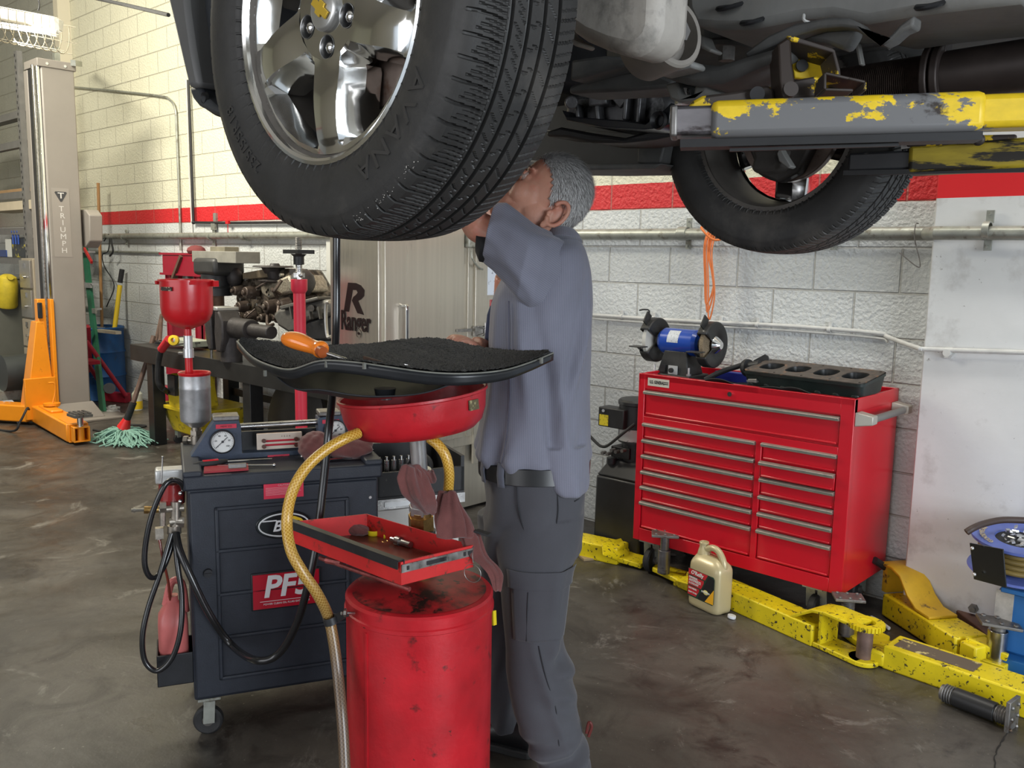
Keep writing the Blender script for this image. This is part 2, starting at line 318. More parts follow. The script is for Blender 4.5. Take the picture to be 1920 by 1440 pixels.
tag(MB().tube(smooth_path([at(134,163,Y=W-.02),at(220,171,Y=W-.02),at(300,180,Y=W-.02),at(318,187,Y=W-.02),at(328,203,Y=W-.02),at(331,240,Y=W-.02),at(337,400,Y=W-.02),at(339,470,Y=W-.02)],5),.011,10).build('bent_conduit',galv),'slim metal conduit that turns down the cream wall behind the red press','conduit')
bp_=thing('black_air_pipe','black iron air pipe dropping down the cream wall and turning right under the red stripe','pipe',at(362,417,Y=W))
MB().tube([at(353,150,Y=W-.03),at(357,250,Y=W-.03),at(363,417,Y=W-.03)],.013,10).tube([at(363,417,Y=W-.03),at(420,418,Y=W-.03),at(620,416,Y=W-.03)],.012,10).ball(at(363,417,Y=W-.03),.019,12).build('pipe',black_metal,bp_)
MB().tube([at(350,150,Y=W-.015),at(354,300,Y=W-.015),at(361,450,Y=W-.015)],.008,8).build('painted_cable',conduit_m,bp_)
q=at(404,410,Y=W-.01); MB().box(q,(.05,.02,.10)).box(q+Vector((0,-.02,-.07)),(.07,.02,.06)).build('bracket',galv,bp_)
q=at(427,417,Y=W-.05); MB().box(q,(.05,.02,.025)).cyl(q,q+Vector((0,0,-.13)),.004,n=6).build('valve_tag',red_paint,bp_)
tag(MB().tube([at(170,471,Y=W-.02),at(300,474,Y=W-.02)],.011,8).build('thin_wall_pipe',galv),'thin grey pipe on the wall between the broom and the red press','pipe')
tag(MB().tube([at(137,-12,d=7.0),at(230,8,d=6.0),at(316,28,d=5.2)],.012,8).build('overhead_cable',soft_black),'black cable slung overhead in front of the cream wall','cable')
# orange cord looped over the pipe
org_c=mat('orange_cord_jacket',(.70,.19,.05),.5)
c=Vector((at(1350,440,Y=W).x,W-.11,1.70)); mb=MB()
for k,(dx,l,ex) in enumerate(((0,.40,.022),(.012,.44,.018),(-.008,.36,.03))):
    mb.tube(smooth_path([c+Vector((dx-.01,.04,.035)),c+Vector((dx-.015,-.0,-.06)),c+Vector((dx+.005-ex*.3,0,-l*.6)),c+Vector((dx+.012,0,-l)),c+Vector((dx+.02+ex,0,-l*.7)),c+Vector((dx+.01,0,-.1)),c+Vector((dx+.012,.04,.036))],6),.0042,8)
mb.tube(smooth_path([c+Vector((-.06,.04,.035)),c+Vector((-.03,-.02,.02)),c+Vector((.03,-.02,-.03)),c+Vector((.07,0,-.03)),c+Vector((.085,.02,.01)),c+Vector((.05,.05,.035))],6),.006,8)
tag(mb.build('orange_cable',org_c),'orange cord looped over the wall pipe beside the far tire','cable')
q=at(1716,434,Y=W-.1); tag(MB().tube(smooth_path([q+Vector((0,.03,.035)),q+Vector((0,0,.03)),q+Vector((0,0,-.03)),q+Vector((.03,0,-.13)),q+Vector((.02,0,-.15)),q+Vector((-.06,0,-.09))],5),.0025,6).build('wire_hook',dull_steel),'thin bent wire hanging from the wall pipe next to the pier','hook')
q=at(1779,661,Y=3.95); tag(MB().cyl(q,q+Vector((0,-.03,0)),.016,n=12).cyl(q,q+Vector((0,-.012,0)),.026,n=6).build('wall_bolt',conduit_m),'white painted bolt head on the pier under the conduit','bolt')
q=at(1826,1140,Y=3.95); tag(MB().cyl(q,q+Vector((0,-.03,0)),.012,n=10).cyl(q,q+Vector((0,-.014,0)),.02,n=6).build('rusty_bolt',dull_steel),'rusty anchor bolt low on the pier beside the blue tank','bolt')
# ================================================================ grey two-post lift at far left
lift=thing('two_post_lift','tall grey lift post with an orange carriage and orange swing arms, far left','car lift',(-8.6,3.1,0))
MB().bb((-8.75,2.99,.02),(-8.45,3.27,3.17)).build('column',taupe,lift,bevel=.012)
mb=MB().bb((-8.76,2.96,3.13),(-8.44,3.285,3.20)); mb.build('top_cap',taupe,lift,bevel=.006)
mb=MB().cyl((-8.445,3.04,3.16),(-8.435,3.04,3.16),.012,n=10).cyl((-8.445,3.19,3.16),(-8.435,3.19,3.16),.012,n=10); mb.build('cap_bolt',chrome,lift)
for y0,y1,m,n in ((2.960,2.985,chrome,'rail'),(2.925,2.945,steel,'rail')): MB().bb((-8.50,y0,.1),(-8.462,y1,3.14)).build(n,m,lift,bevel=.004)
MB().bb((-8.74,2.955,.1),(-8.55,2.99,3.12)).build('channel_shade_sheet',black_metal,lift)  # black sheet stands in for the shade inside the open channel
MB().bb((-8.75,2.95,.1),(-8.66,2.99,3.12)).build('channel_flange',taupe,lift,bevel=.005)
b=MB().hexa([(-8.80,2.93,.02),(-8.36,2.93,.02),(-8.36,3.36,.02),(-8.80,3.36,.02)],[(-8.76,2.975,.16),(-8.44,2.975,.16),(-8.44,3.285,.16),(-8.76,3.285,.16)]); b.bb((-8.85,2.88,0),(-8.25,3.55,.02)); b.build('base_plate',taupe,lift,bevel=.004)
q=at(160,450,Y=3.42); mb=MB(); P=[at(148,393,Y=3.30),at(160,393,Y=3.30),at(167,403,Y=3.30),at(168,452,Y=3.30),at(160,465,Y=3.30),at(150,460,Y=3.30)]
mb.prism(P,(0,.12,0)); mb.build('motor_cover',taupe,lift,bevel=.01)
MB().bar(at(137,118,Y=3.2),at(150,120,Y=3.9),.04,.05).box(at(106,112,Y=3.35),(.05,.05,.22)).build('wall_brace',galv,lift)
# lettering on the post: triangular badge and vertical word
bm=mat('badge_dark_grey',(.05,.05,.055),.4); lett=mat('pale_grey_lettering',(.62,.60,.58),.5); xs=-8.449
q=at(114,369,X=xs); MB().prism([(xs,q.y+a*.052,q.z+b) for a,b in ((-.85,.045),(.85,.045),(1,.036),(.14,-.043),(-.14,-.043),(-1,.036))],(.003,0,0)).build('badge',bm,lift)
mb=MB().text('T',(xs+.004,q.y,q.z+.008),(0,1,0),(0,0,1),.072,offset=.012,sx=1.25)
for ch,(px,py) in zip('TRIUMPH',((115,392),(117,405),(118,418),(118,431),(119,444),(120,457),(121,470))): w_=at(px,py,X=xs); mb.text(ch,(xs+.001,w_.y,w_.z),(0,1,0),(0,0,1),.066,sx=1.1)
mb.build('lettering',lett,lift)
a=at(101,352,X=xs); b=at(131,482,X=xs); MB().bb((xs,at(116,420,X=xs).y-.075,b.z),(xs+.0008,at(116,420,X=xs).y+.075,a.z)).build('decal_strip',mat('clear_decal_edge',(.30,.272,.245),.3),lift)
# carriage
mb=MB().bb((-8.55,2.86,.12),(-8.47,2.965,1.12)); mb.build('carriage',orange,lift,bevel=.006)
b4=[(-8.62,2.70,.06),(-8.44,2.70,.06),(-8.44,2.965,.06),(-8.62,2.965,.06)]; t4=[(-8.60,2.84,.92),(-8.46,2.84,.92),(-8.46,2.91,.92),(-8.60,2.91,.92)]
MB().hexa(b4,t4).build('carriage_gusset',orange,lift,bevel=.006)
MB().bb((-8.455,2.70,.05),(-8.42,2.96,.42)).bb((-8.46,2.955,.1),(-8.43,2.985,1.12)).build('carriage_plate',orange,lift,bevel=.004)
MB().box((-8.46,2.875,1.02),(.03,.035,.14)).build('slide_block',black_plastic,lift,bevel=.006)
mb=MB(); A=V(-8.5,2.84,.10); B=V(-7.30,2.745,.085); mb.bar(A,A.lerp(B,.9),.17,.15); 
mb.bar(A.lerp(B,.12)+V(0,0,.075),A.lerp(B,.45)+V(0,0,.085),.10,.03); mb.build('swing_arm',orange,lift,bevel=.012)
d=(B-A).normalized(); n_=V(-d.y,d.x,0)
mb=MB()
for (o1,w_,h_,e) in ((0,.15,.15,.93),(.0,.125,.125,1.0)):
    C=A.lerp(B,e); ring=[]
    for s_ in (1,-1):
        for (a,b2) in ((-1,-1),(1,-1),(1,1),(-1,1)): ring.append(C+d*(.0 if s_>0 else -.3)+n_*a*w_/2+V(0,0,b2*h_/2))
    inn=[C+(p-C)*1.0 for p in ring]
    for k in range(4):
        p0,p1=ring[k],ring[(k+1)%4]; cc=(p0+p1)/2; inw=(C-cc).normalized()*.006
        mb.bar(cc+inw,cc+inw-d*.3,(p1-p0).length if abs((p1-p0).z)<.01 else .012,.012 if abs((p1-p0).z)<.01 else (p1-p0).length)
mb.build('arm_extension',orange,lift,bevel=.003)
C=A.lerp(B,.97); MB().cyl(C+V(0,0,-.05),C+V(0,0,.06),.028,n=16).build('pad_socket',orange,lift)
MB().cyl(C+V(0,0,.05),C+V(0,0,.14),.024,n=16).build('pad_stem',chrome,lift)
mb=MB().box(C+V(0,0,.155),(.17,.14,.022))
for i in range(6):
    for j in range(4): mb.box(C+V(-.07+i*.028,-.05+j*.034,.172),(.016,.02,.016))
mb.build('lift_pad',dull_steel,lift)
C2=V(-8.20,2.84,.20); MB().cyl(C2,C2+V(0,0,.02),.07,n=20).tube(smooth_path([C2,C2+V(0,.03,.10),C2+V(0,.03,.19),C2+V(0,-.02,.20)],4),.008,8).build('arm_pivot',orange,lift)
A2=V(-8.5,2.78,.10); B2=V(-9.05,2.45,.10); MB().bar(A2,B2,.17,.15).build('swing_arm',orange,lift,bevel=.012)
MB().prism([at(0,755,d=8.1),at(32,790,d=8.0),at(32,778,d=8.0),at(0,752,d=8.1)],V(0,.1,0)).grid(lambda u,v:at(0+u*33,752+u*8+v*(14+18*u)+3*math.sin(u*20),d=8.1-u*.15),10,6).build('arm_sleeve_cloth',mat('silver_cloth',(.55,.58,.65),.4,metal=.3),lift)
tag(MB().tube(smooth_path([V(-8.35,2.70,.16),V(-8.15,2.62,.20),V(-8.12,2.55,.10),V(-8.2,2.5,.012),V(-8.8,2.35,.01),V(-9.5,2.2,.01)],6),.010,8).build('floor_cable',soft_black),'thin black cable trailing over the orange lift arm onto the floor','cable')
# ================================================================ storage shelf, filing cabinet, bits
shelf_grey=mat('shelf_grey_steel',(.16,.155,.15),.5,var=.15,scale=10)
shelf=thing('storage_shelf','grey slotted-angle storage shelf at far left loaded with boxes','shelf',(-11,3.4,0))
for X,Yv,z1 in ((-9.95,3.29,3.52),(-12.0,3.29,3.4)):
    mb=MB().bb((X-.035,Yv-.004,0),(X+.035,Yv+.004,z1)).bb((X+.031,Yv,0),(X+.039,Yv+.05,z1)); nf=len(mb.f)
    for k in range(55): mb.box((X+(.012 if k%2 else -.012),Yv-.005,.4+k*.057),(.014,.004,.026))
    o=mb.build('upright',shelf_grey,shelf); o.data.materials.append(black_metal)
    for p_ in o.data.polygons: p_.material_index=0 if p_.index<nf else 1
ztiers=[1.47,1.78,2.15,2.66,2.95]
for z in ztiers:
    MB().bb((-12.0,3.30,z-.01),(-9.95,3.56,z)).bb((-12.0,3.30,z-.07),(-9.95,3.315,z)).bb((-9.965,3.30,z-.07),(-9.95,3.56,z)).build('shelf_deck',shelf_grey,shelf)
card=mat('cardboard',(.42,.26,.13),.8,var=.1,scale=6); cream=mat('cream_carton',(.70,.60,.44),.75,var=.06,scale=6); 
def carton(px0,px1,py0,py1,Y,dep,m,label,lid=None,g=None,name='cardboard_box'):
    a=at(px0,py1,Y=Y); b=at(px1,py0,Y=Y); zb=min(ztiers,key=lambda q:abs(q-a.z)) if g!='floor' else 0
    if abs(zb-a.z)>.16: zb=a.z
    o=MB().bb((a.x,Y,zb+.001),(b.x,Y+dep,zb+(b.z-a.z))).build(name,m,bevel=.004); tag(o,label,'box'); 
    if lid: MB().bb((a.x-.004,Y-.004,zb+(b.z-a.z)-.05),(b.x+.004,Y+dep,zb+(b.z-a.z)+.002)).build('lid',lid,o)
    return o
o=carton(-30,62,374,398,3.32,.3,cream,'cream carton with an orange-brown lid on the far left shelf'); 
carton(-25,58,358,373,3.34,.28,card,'brown cardboard tray stacked on the cream carton')
carton(10,20,428,462,3.33,.15,mat('white_package',(.7,.7,.66),.5),'slim white package standing at the front of the tool shelf',name='package')
carton(21,43,424,462,3.33,.12,mat('black_yellow_package',(.04,.045,.05),.5,spot=((.6,.5,.05),.60,7,.02)),'black and yellow retail package hanging beside the slotted upright',name='package')
for k,xx in enumerate((24,29,34)):
    a=at(xx,440,Y=3.31); tag(MB().cyl(a+V(0,0,-.10),a+V(0,0,.02),.010,n=8).ball(a+V(0,0,.03),.018,8).build('blue_clamp',mat('blue_plastic_%d'%k,(.03,.08,.35),.4)),'small blue-handled clamp on the upper left shelf, '+('left','middle','right')[k]+' one of three','clamp','blue clamps on the shelf')
carton(-5,10,450,463,3.32,.2,mat('dark_blue_case',(.02,.05,.20),.4),'dark blue case lying on the left shelf',name='tool_case')
carton(52,68,440,463,3.5,.2,mat('dark_bin',(.03,.03,.035),.5),'dark bin on the shelf right behind the slotted upright',name='parts_bin')
yj=thing('yellow_jug','dirty yellow plastic jug leaning on the grey cabinet top','jug',at(12,572,Y=3.1))
yel=mat('dirty_yellow_plastic',(.55,.42,.03),.5,var=.2,scale=10); c=at(14,545,Y=3.05)
R=Matrix.Rotation(math.radians(12),3,'Y'); MB().lathe([(.001,-.17),(.085,-.17),(.095,-.15),(.095,.09),(.08,.14),(.05,.16),(.04,.165),(.001,.165)],c,R@V(0,0,1),20).build('body',yel,yj)
MB().cyl(c+V(.04,0,.12),c+V(.12,0,.14),.03,n=10).build('spout',yel,yj)
cabm=mat('olive_grey_cabinet_steel',(.12,.12,.10),.5,var=.1,scale=4,metal=.2)
cab=thing('metal_cabinet','low olive-grey steel cabinet at the left edge with the yellow jug on top','cabinet',(-10.6,3.2,0))
a=at(0,520,Y=3.0); MB().bb((-10.9,2.93,.02),(-9.88,3.25,a.z-.02)).build('body',cabm,cab,bevel=.006)
MB().bb((-10.9,2.90,a.z-.02),(-9.87,3.26,a.z)).build('top',cabm,cab,bevel=.004)
fc=thing('filing_cabinet','tall tan filing cabinet with brushed steel drawers beside the grey lift post','filing cabinet',(-9.7,3.2,0))
fx0,fx1=at(37,480,Y=3.12).x,at(57,480,Y=3.12).x; tan=mat('tan_steel',(.34,.29,.22),.5,var=.08,scale=4)
MB().bb((fx0,3.13,.0),(fx1+.02,3.42,1.47)).build('body',tan,fc,bevel=.006)
brushed=mat('brushed_drawer_steel',(.42,.40,.37),.38,metal=.8,var=.1,scale=12)
for k in range(5):
    z=1.46-k*.29; dr=MB().bb((fx0+.005,3.105,z-.28),(fx1,3.13,z-.01)).build('drawer',brushed if k<2 else tan,fc,bevel=.003)
    MB().box(((fx0+fx1)/2,3.10,z-.06),(.04,.01,.05)).build('label_holder',steel,dr); MB().cyl(((fx0+fx1)/2+.02,3.105,z-.17),((fx0+fx1)/2+.02,3.08,z-.17),.014,n=10).build('knob',chrome,dr)
q=at(3,700,Y=2.7); tag(MB().cyl(q+V(0,0,0),q+V(0,.25,0),.17,n=28).build('drum_end',mat('dark_grey_drum',(.04,.045,.045),.4)),'dark round drum cut off by the left edge of the picture','drum')
q=at(8,738,Y=2.75); tag(MB().box(q,(.30,.3,.09)).box(q+V(0,0,-.12),(.30,.3,.08)).bar(q+V(.13,-.1,.05),q+V(.13,-.1,-.25),.02,.02).build('step_stool',galv),'grey steel step stool under the dark drum at the left edge','stool')
q=at(-4,800,Z=.25); tag(MB().lathe([(.12,-.1),(.27,-.1),(.30,-.06),(.30,.06),(.27,.1),(.12,.1),(.12,-.1)],(q.x-.50,q.y-.30,.30),(1,.2,0),32).build('spare_tire',soft_black),'black tire edge just inside the left border above the floor','tire')
mb=MB(); rr=random.Random(3)
for k in range(14):
    q=at(rr.uniform(28,54),rr.uniform(735,758),Y=3.0); mb.box(q,(rr.uniform(.03,.12),rr.uniform(.03,.1),rr.uniform(.01,.05)),Matrix.Rotation(rr.uniform(0,3),3,'Z')@Matrix.Rotation(rr.uniform(-.5,.5),3,'X'))
o=tag(mb.build('scrap_pile',mat('grey_scrap',(.25,.24,.23),.6,spot=((.03,.03,.03),.5,20,.02))),'pile of grey scrap behind the orange lift arm','scrap'); o['kind']='stuff'
# ---- caged fluorescent fixture
fx=thing('fluorescent_light','wire-caged fluorescent tube light hanging at top left','ceiling light',at(50,40,d=6))
a=at(-60,14,d=6.1); b=at(110,46,d=6.1); dd=(b-a).normalized()
area_light('caged_tube_light',(at(30,40,d=6.05)-V(0,0,.10)),(at(30,40,d=6.05)-V(-.6,-.9,1.0)),1.2,.1,L_TUBE,(1,.95,.80))
white=mat('white_enamel',(.70,.68,.62),.45,var=.08,scale=10)
MB().bar(a,b,.13,.075).build('housing',white,fx,bevel=.006)
ta=at(-60,38,d=6.02); tb=at(92,60,d=6.02); MB().cyl(ta,tb,.019,n=16).build('tube',mat('lit_tube',(1,1,1),.5,emit=(1,.95,.78),estr=3.2),fx)
MB().cyl(tb,tb+dd*.06,.024,n=14).bar(tb+dd*.05,tb+dd*.05+V(0,0,.10),.03,.03).build('socket',white,fx)
mb=MB(); L_=(b-a).length; side=dd.cross(UP).normalized()
for k in range(12):
    c=a+dd*(L_*(k+.3)/11.2)+V(0,0,-.03); P=[c+side*(.13*math.sin(t))+V(0,0,-.16*math.cos(t)+.00) for t in [(-1.9+3.8*i/14) for i in range(15)]]; mb.tube(P,.0034,5)
for t in (-1.9,-1.2,-.4,.4,1.2,1.9):
    o_=side*(.13*math.sin(t))+V(0,0,-.16*math.cos(t)-.03); mb.tube([a+o_,b+o_+dd*.06],.0034,5)
mb.build('wire_cage',mat('cage_wire',(.35,.32,.25),.4,metal=.5),fx)
MB().tube(smooth_path([at(70,-5,d=6.1),at(74,8,d=6.1),at(72,20,d=6.1)],4),.006,8).build('hanger',black_metal,fx)
# ================================================================ ladder, brooms, barrel, jack stand, mop
green=mat('green_fibreglass',(.02,.13,.07),.5,var=.15,scale=10)
la=thing('step_ladder','folded green fibreglass step ladder leaning on the wall behind the grey post','ladder',(-9.2,3.7,0))
for dx in (-.30,.0):
    MB().bar(at(187+dx*80,640,Y=3.45)+V(dx*.2,0,-.70),at(158+dx*60,455,Y=3.95),.03,.075,up=(1,0,0)).build('rail',green,la)
for (px,py) in ((166,532),(172,578),(178,614)):
    c=at(px,py,Y=3.8); MB().box(c+V(-.05,0,0),(.42,.08,.02)).box(c+V(-.05,-.035,-.02),(.42,.01,.04)).build('step',alu,la)
MB().box(at(160,472,Y=3.88),(.28,.10,.02)).build('top_step',alu,la); MB().bar(at(158,466,Y=3.84),at(172,492,Y=3.8),.02,.03).build('hinge_brace',red_old,la)
MB().box(at(177,583,Y=3.72),(.09,.02,.05)).build('label_plate',galv,la)
wood=mat('worn_wood_handle',(.36,.19,.07),.55,var=.2,scale=14,stretch=(3,3,.4))
a=at(184,343,Y=3.95); b=at(191,600,Y=3.93); c=at(193,742,Y=3.85)
bs=thing('push_broom','tall wooden handled push broom leaning against the red stripe beside the ladder','broom',(b.x,b.y,0))
MB().tube([a,b,c],.016,10).build('handle',wood,bs); MB().bar(at(162,617,Y=3.7),at(222,624,Y=3.75),.06,.03).build('head',mat('grey_broom_block',(.38,.34,.27),.7,var=.15,scale=12),bs)
yb=thing('yellow_handle_broom','short yellow handled tool with a black grip leaning on the white wall','broom',at(213,618,Y=4.0))
ym=mat('yellow_handle',(.72,.50,.02),.4); MB().tube([at(225,535,Y=4.02),at(212,640,Y=3.9)],.024,12).build('handle',ym,yb); MB().tube([at(229,505,Y=4.04),at(225,530,Y=4.02)],.026,12).build('grip',soft_black,yb)
tag(MB().tube(smooth_path([at(195,452,Y=4.02),at(205,440,Y=4.02),at(203,470,Y=4.02),at(192,478,Y=4.0),at(196,500,Y=4.02),at(214,535,Y=4.04),at(200,575,Y=4.04)],6),.006,8).build('hanging_cable',soft_black),'black cable hanging down the wall beside the wooden broom handle','cable')
tag(MB().tube(smooth_path([at(207,447,Y=4.0),at(212,470,Y=4.0),at(206,480,Y=4.0)],4),.010,8).build('bent_hook',soft_black),'black bent hook under the wall pipe near the brooms','hook')
blue=mat('blue_drum_paint',(.008,.07,.22),.4,var=.15,scale=6,spot=((.05,.05,.06),.66,14,.05))
q=at(184,700,Y=3.80); bc=V(q.x,4.08,0); r=.27; H=at(196,622,Y=3.6).z
br=thing('blue_barrel','blue steel drum standing in the corner behind the lift post','barrel',(bc.x,bc.y-.28,0))
MB().lathe([(.001,0),(r,0),(r+.008,.01),(r,.03),(r,H*.33-.02),(r+.012,H*.33),(r,H*.33+.02),(r,H*.66-.02),(r+.012,H*.66),(r,H*.66+.02),(r,H-.03),(r+.010,H-.01),(r,H),(r-.02,H-.02),(.001,H-.02)],(bc.x,bc.y-.28,0),(0,0,1),40).build('drum',blue,br)
rs=thing('floor_jack','dark red tubular shop jack frame parked in front of the blue barrel','jack',(-9.2,3.4,0)); wine=mat('wine_red_paint',(.30,.012,.03),.4,var=.1,scale=8)
def pa(x,y,Y): return at(x,y,Y=Y)
MB().bar(at(172,740,Z=.05),at(240,746,Z=.05),.08,.10).build('base',wine,rs,bevel=.006)
MB().tube([pa(162,640,3.5),at(236,742,Z=.08)],.022,10).build('brace',wine,rs); MB().tube([pa(164,680,3.5),at(200,738,Z=.06)],.022,10).build('brace',wine,rs)
MB().bar(pa(162,612,3.55),at(168,742,Z=.04),.06,.06).build('upright',wine,rs); MB().box(pa(168,678,3.45),(.22,.12,.04)).build('cross_plate',wine,rs,bevel=.004)
MB().cyl(pa(204,728,3.45),pa(206,728,3.35),.05,n=16).build('wheel',black_metal,rs)
# mop
mp=thing('mop','green-grey string mop, head on the floor and handle leaning on the workbench','mop',at(235,815,Z=0))
mopm=mat('green_grey_yarn',(.20,.36,.30),.9,var=.25,scale=40); hd=at(232,802,Z=.10)
mb=MB(); rr=random.Random(5)
for k in range(260):
    t=rr.uniform(0,2*PI); L_=rr.uniform(.12,.36); e=Vector((math.cos(t)*L_*1.1+.05,math.sin(t)*L_*.75,0)); base=Vector((hd.x,hd.y,0))
    P=[hd+V(rr.uniform(-.03,.03),rr.uniform(-.03,.03),-.02),base+e*.45+V(rr.uniform(-.03,.03),rr.uniform(-.03,.03),rr.uniform(.05,.09)),base+e*.8+V(rr.uniform(-.05,.05),rr.uniform(-.05,.05),rr.uniform(.012,.05)),base+e+V(rr.uniform(-.05,.05),rr.uniform(-.05,.05),rr.uniform(.008,.02))]
    mb.tube(smooth_path(P,3),.0055,5)
mb.build('yarn_head',mopm,mp)
tp=at(250,755,d=7.3)
MB().tube([hd+V(0,0,.0),hd.lerp(tp,.35)],[.055,.03],12).build('head_clamp',mat('red_plastic',(.6,.02,.02),.4),mp); MB().tube([hd.lerp(tp,.2),hd.lerp(tp,1.0)],.028,12).build('black_grip',soft_black,mp)
MB().tube([hd.lerp(tp,1.0),at(276,675,d=7.35),at(288,630,d=7.4)],.020,10).build('handle',mat('brown_painted_handle',(.10,.06,.045),.6,var=.3,scale=14),mp)
# floor litter by the wall
mb=MB()
for k in range(12): mb.box(at(rr.uniform(200,226),rr.uniform(762,772),Z=.015),(.06,.05,.02),Matrix.Rotation(rr.uniform(0,3),3,'Z')@Matrix.Rotation(rr.uniform(-.6,.6),3,'X'))
o=tag(mb.build('crumpled_plastic',mat('clear_crumpled_plastic',(.6,.6,.6),.15,alpha=.8)),'crumpled clear plastic on the floor by the blue barrel','litter')
tag(MB().tube(smooth_path([at(175,806,Z=.008),at(200,808,Z=.008),at(270,800,Z=.008),at(262,797,Z=.008),at(235,797,Z=.008)],5),.010,8).build('extension_lead',soft_black),'black extension lead on the floor beside the mop head','cable')
MB1=MB().cyl(at(260,758,Y=3.4),at(258,738,Y=3.4),.03,n=12); t=thing('spray_bottle','small clear bottle with yellow liquid on the floor under the bench end','bottle',at(258,765,Z=0))
c=at(258,768,Z=.0); c=V(c.x,c.y,0); MB().lathe([(.001,0),(.05,0),(.05,.16),(.02,.20),(.02,.22),(.001,.22)],c,(0,0,1),16).build('body',mat('pale_bottle_plastic',(.6,.6,.5),.3,alpha=.9),t); MB().lathe([(.0505,.01),(.0505,.09)],c,(0,0,1),16).build('yellow_label',ym,t)
# ================================================================ workbench with press, drill, vise, engine
bn=thing('workbench','long black steel workbench loaded with machine parts against the back wall','workbench',(-6.2,3.5,0))
bx0=at(243,640,Y=3.14).x; bz=.80; bx1=-4.3; blk=mat('bench_black_steel',(.022,.022,.022),.42,var=.3,scale=6,metal=.3)
MB().bb((bx0,3.14,bz-.025),(bx1,3.91,bz)).build('top',blk,bn,bevel=.003)
MB().bb((bx0,3.14,bz-.13),(bx1,3.17,bz-.02)).bb((bx0,3.14,bz-.13),(bx0+.03,3.91,bz-.02)).build('apron',blk,bn,bevel=.003)
for X,Yv in ((-6.93,3.20),(-6.93,3.86),(-5.45,3.20),(-5.45,3.86),(-4.4,3.2)):
    MB().bb((X-.05,Yv-.05,0),(X+.05,Yv+.05,bz-.03)).build('leg',blk,bn,bevel=.003)
MB().bb((-6.93,3.84,.35),(-4.4,3.88,.41)).build('rear_rail',blk,bn)
lk=at(265,706,Y=3.2)
# red shop press
pr=thing('shop_press','red H-frame shop press standing between the bench and the block wall','press',(-7.4,4.0,0))
pxl=at(318,470,Y=3.97).x; pxr=at(372,470,Y=3.97).x; zt=1.55; 
for X in (pxl,pxr):
    MB().bb((X-.05,3.94,.02),(X-.035,4.06,zt)).bb((X+.035,3.94,.02),(X+.05,4.06,zt)).bb((X-.05,3.95,.02),(X+.05,3.965,zt)).build('upright',wine,pr)
MB().bb((pxl-.12,3.92,zt-.02),(pxr+.14,4.08,zt)).bb((pxl-.07,3.93,zt-.20),(pxr+.07,3.95,zt)).bb((pxl-.12,3.92,zt-.21),(pxr+.10,4.08,zt-.19)).build('head_beam',wine,pr)
MB().bb((pxl-.10,3.93,.50),(pxr+.12,4.07,.52)).bb((pxl-.08,3.93,.38),(pxr+.08,3.95,.52)).build('bed_beam',wine,pr)
MB().bar(at(325,525,Y=3.93),at(342,480,Y=3.93),.05,.03).build('press_handle',mat('rusty_bar',(.12,.07,.05),.7,var=.3,scale=20),pr)
MB().ball(at(368,470,Y=3.98),(.10,.08,.05),12).build('rag_on_top',mat('dusty_maroon_cloth',(.20,.05,.05),.9),pr)
for X in (pxl,pxr): MB().bb((X-.05,3.93,0),(X+.05,4.08,.05)).build('foot',wine,pr)
MB().cyl(at(352,505,Y=4.0),at(352,545,Y=4.0),.045,n=16).build('ram',dull_steel,pr)
# long grey plank and box on drill head
dp=thing('bench_drill','dark bench drill press on the workbench with a grey board lying across its head','drill press',at(415,640,Y=3.5))
z=at(410,500,Y=3.45); MB().box(z,(.34,.26,.13)).build('head',mat('dark_grey_casting',(.035,.035,.035),.45,var=.2,scale=10),dp,bevel=.03)
MB().cyl(z+V(-.0,-.02,-.06),z+V(0,-.02,-.22),.115,n=24).lathe([(.115,-.16),(.122,-.155),(.122,-.15),(.115,-.145)],z+V(0,-.02,0),(0,0,1),24).build('motor',black_metal,dp)
MB().cyl(z+V(-.02,0,-.2),(z.x-.02,z.y,bz),.045,n=16).build('column',mat('rusty_column',(.13,.07,.04),.6,var=.3,scale=20),dp)
MB().box(z+V(-.15,-.02,.01),(.05,.07,.06)).build('switch_box',red_old,dp,bevel=.004)
MB().tube([z+V(.06,-.1,-.25),z+V(-.05,-.16,-.45)],.006,6).build('feed_lever',black_metal,dp)
pk=tag(MB().box(at(425,482,Y=3.45)+V(-.02,0,.0),(.66,.20,.085)).build('long_tray',mat('dusty_grey_tray',(.24,.23,.20),.6,var=.2,scale=8),bevel=.004),'dusty grey flat tray lying across the drill press head','tray')
tag(MB().box(at(421,472,Y=3.47)+V(0,0,.005),(.22,.12,.065)).build('small_tin',mat('dusty_olive_tin',(.20,.18,.13),.6,var=.2,scale=8),bevel=.004),'small olive tin box sitting on the grey tray','box')
q=at(400,590,Y=3.55); tag(MB().bb((q.x-.06,3.5,bz+.001),(q.x+.06,3.6,q.z+.12)).build('yellow_part',ym,bevel=.02),'yellow cast part half hidden behind the red funnel bowl','machine part')
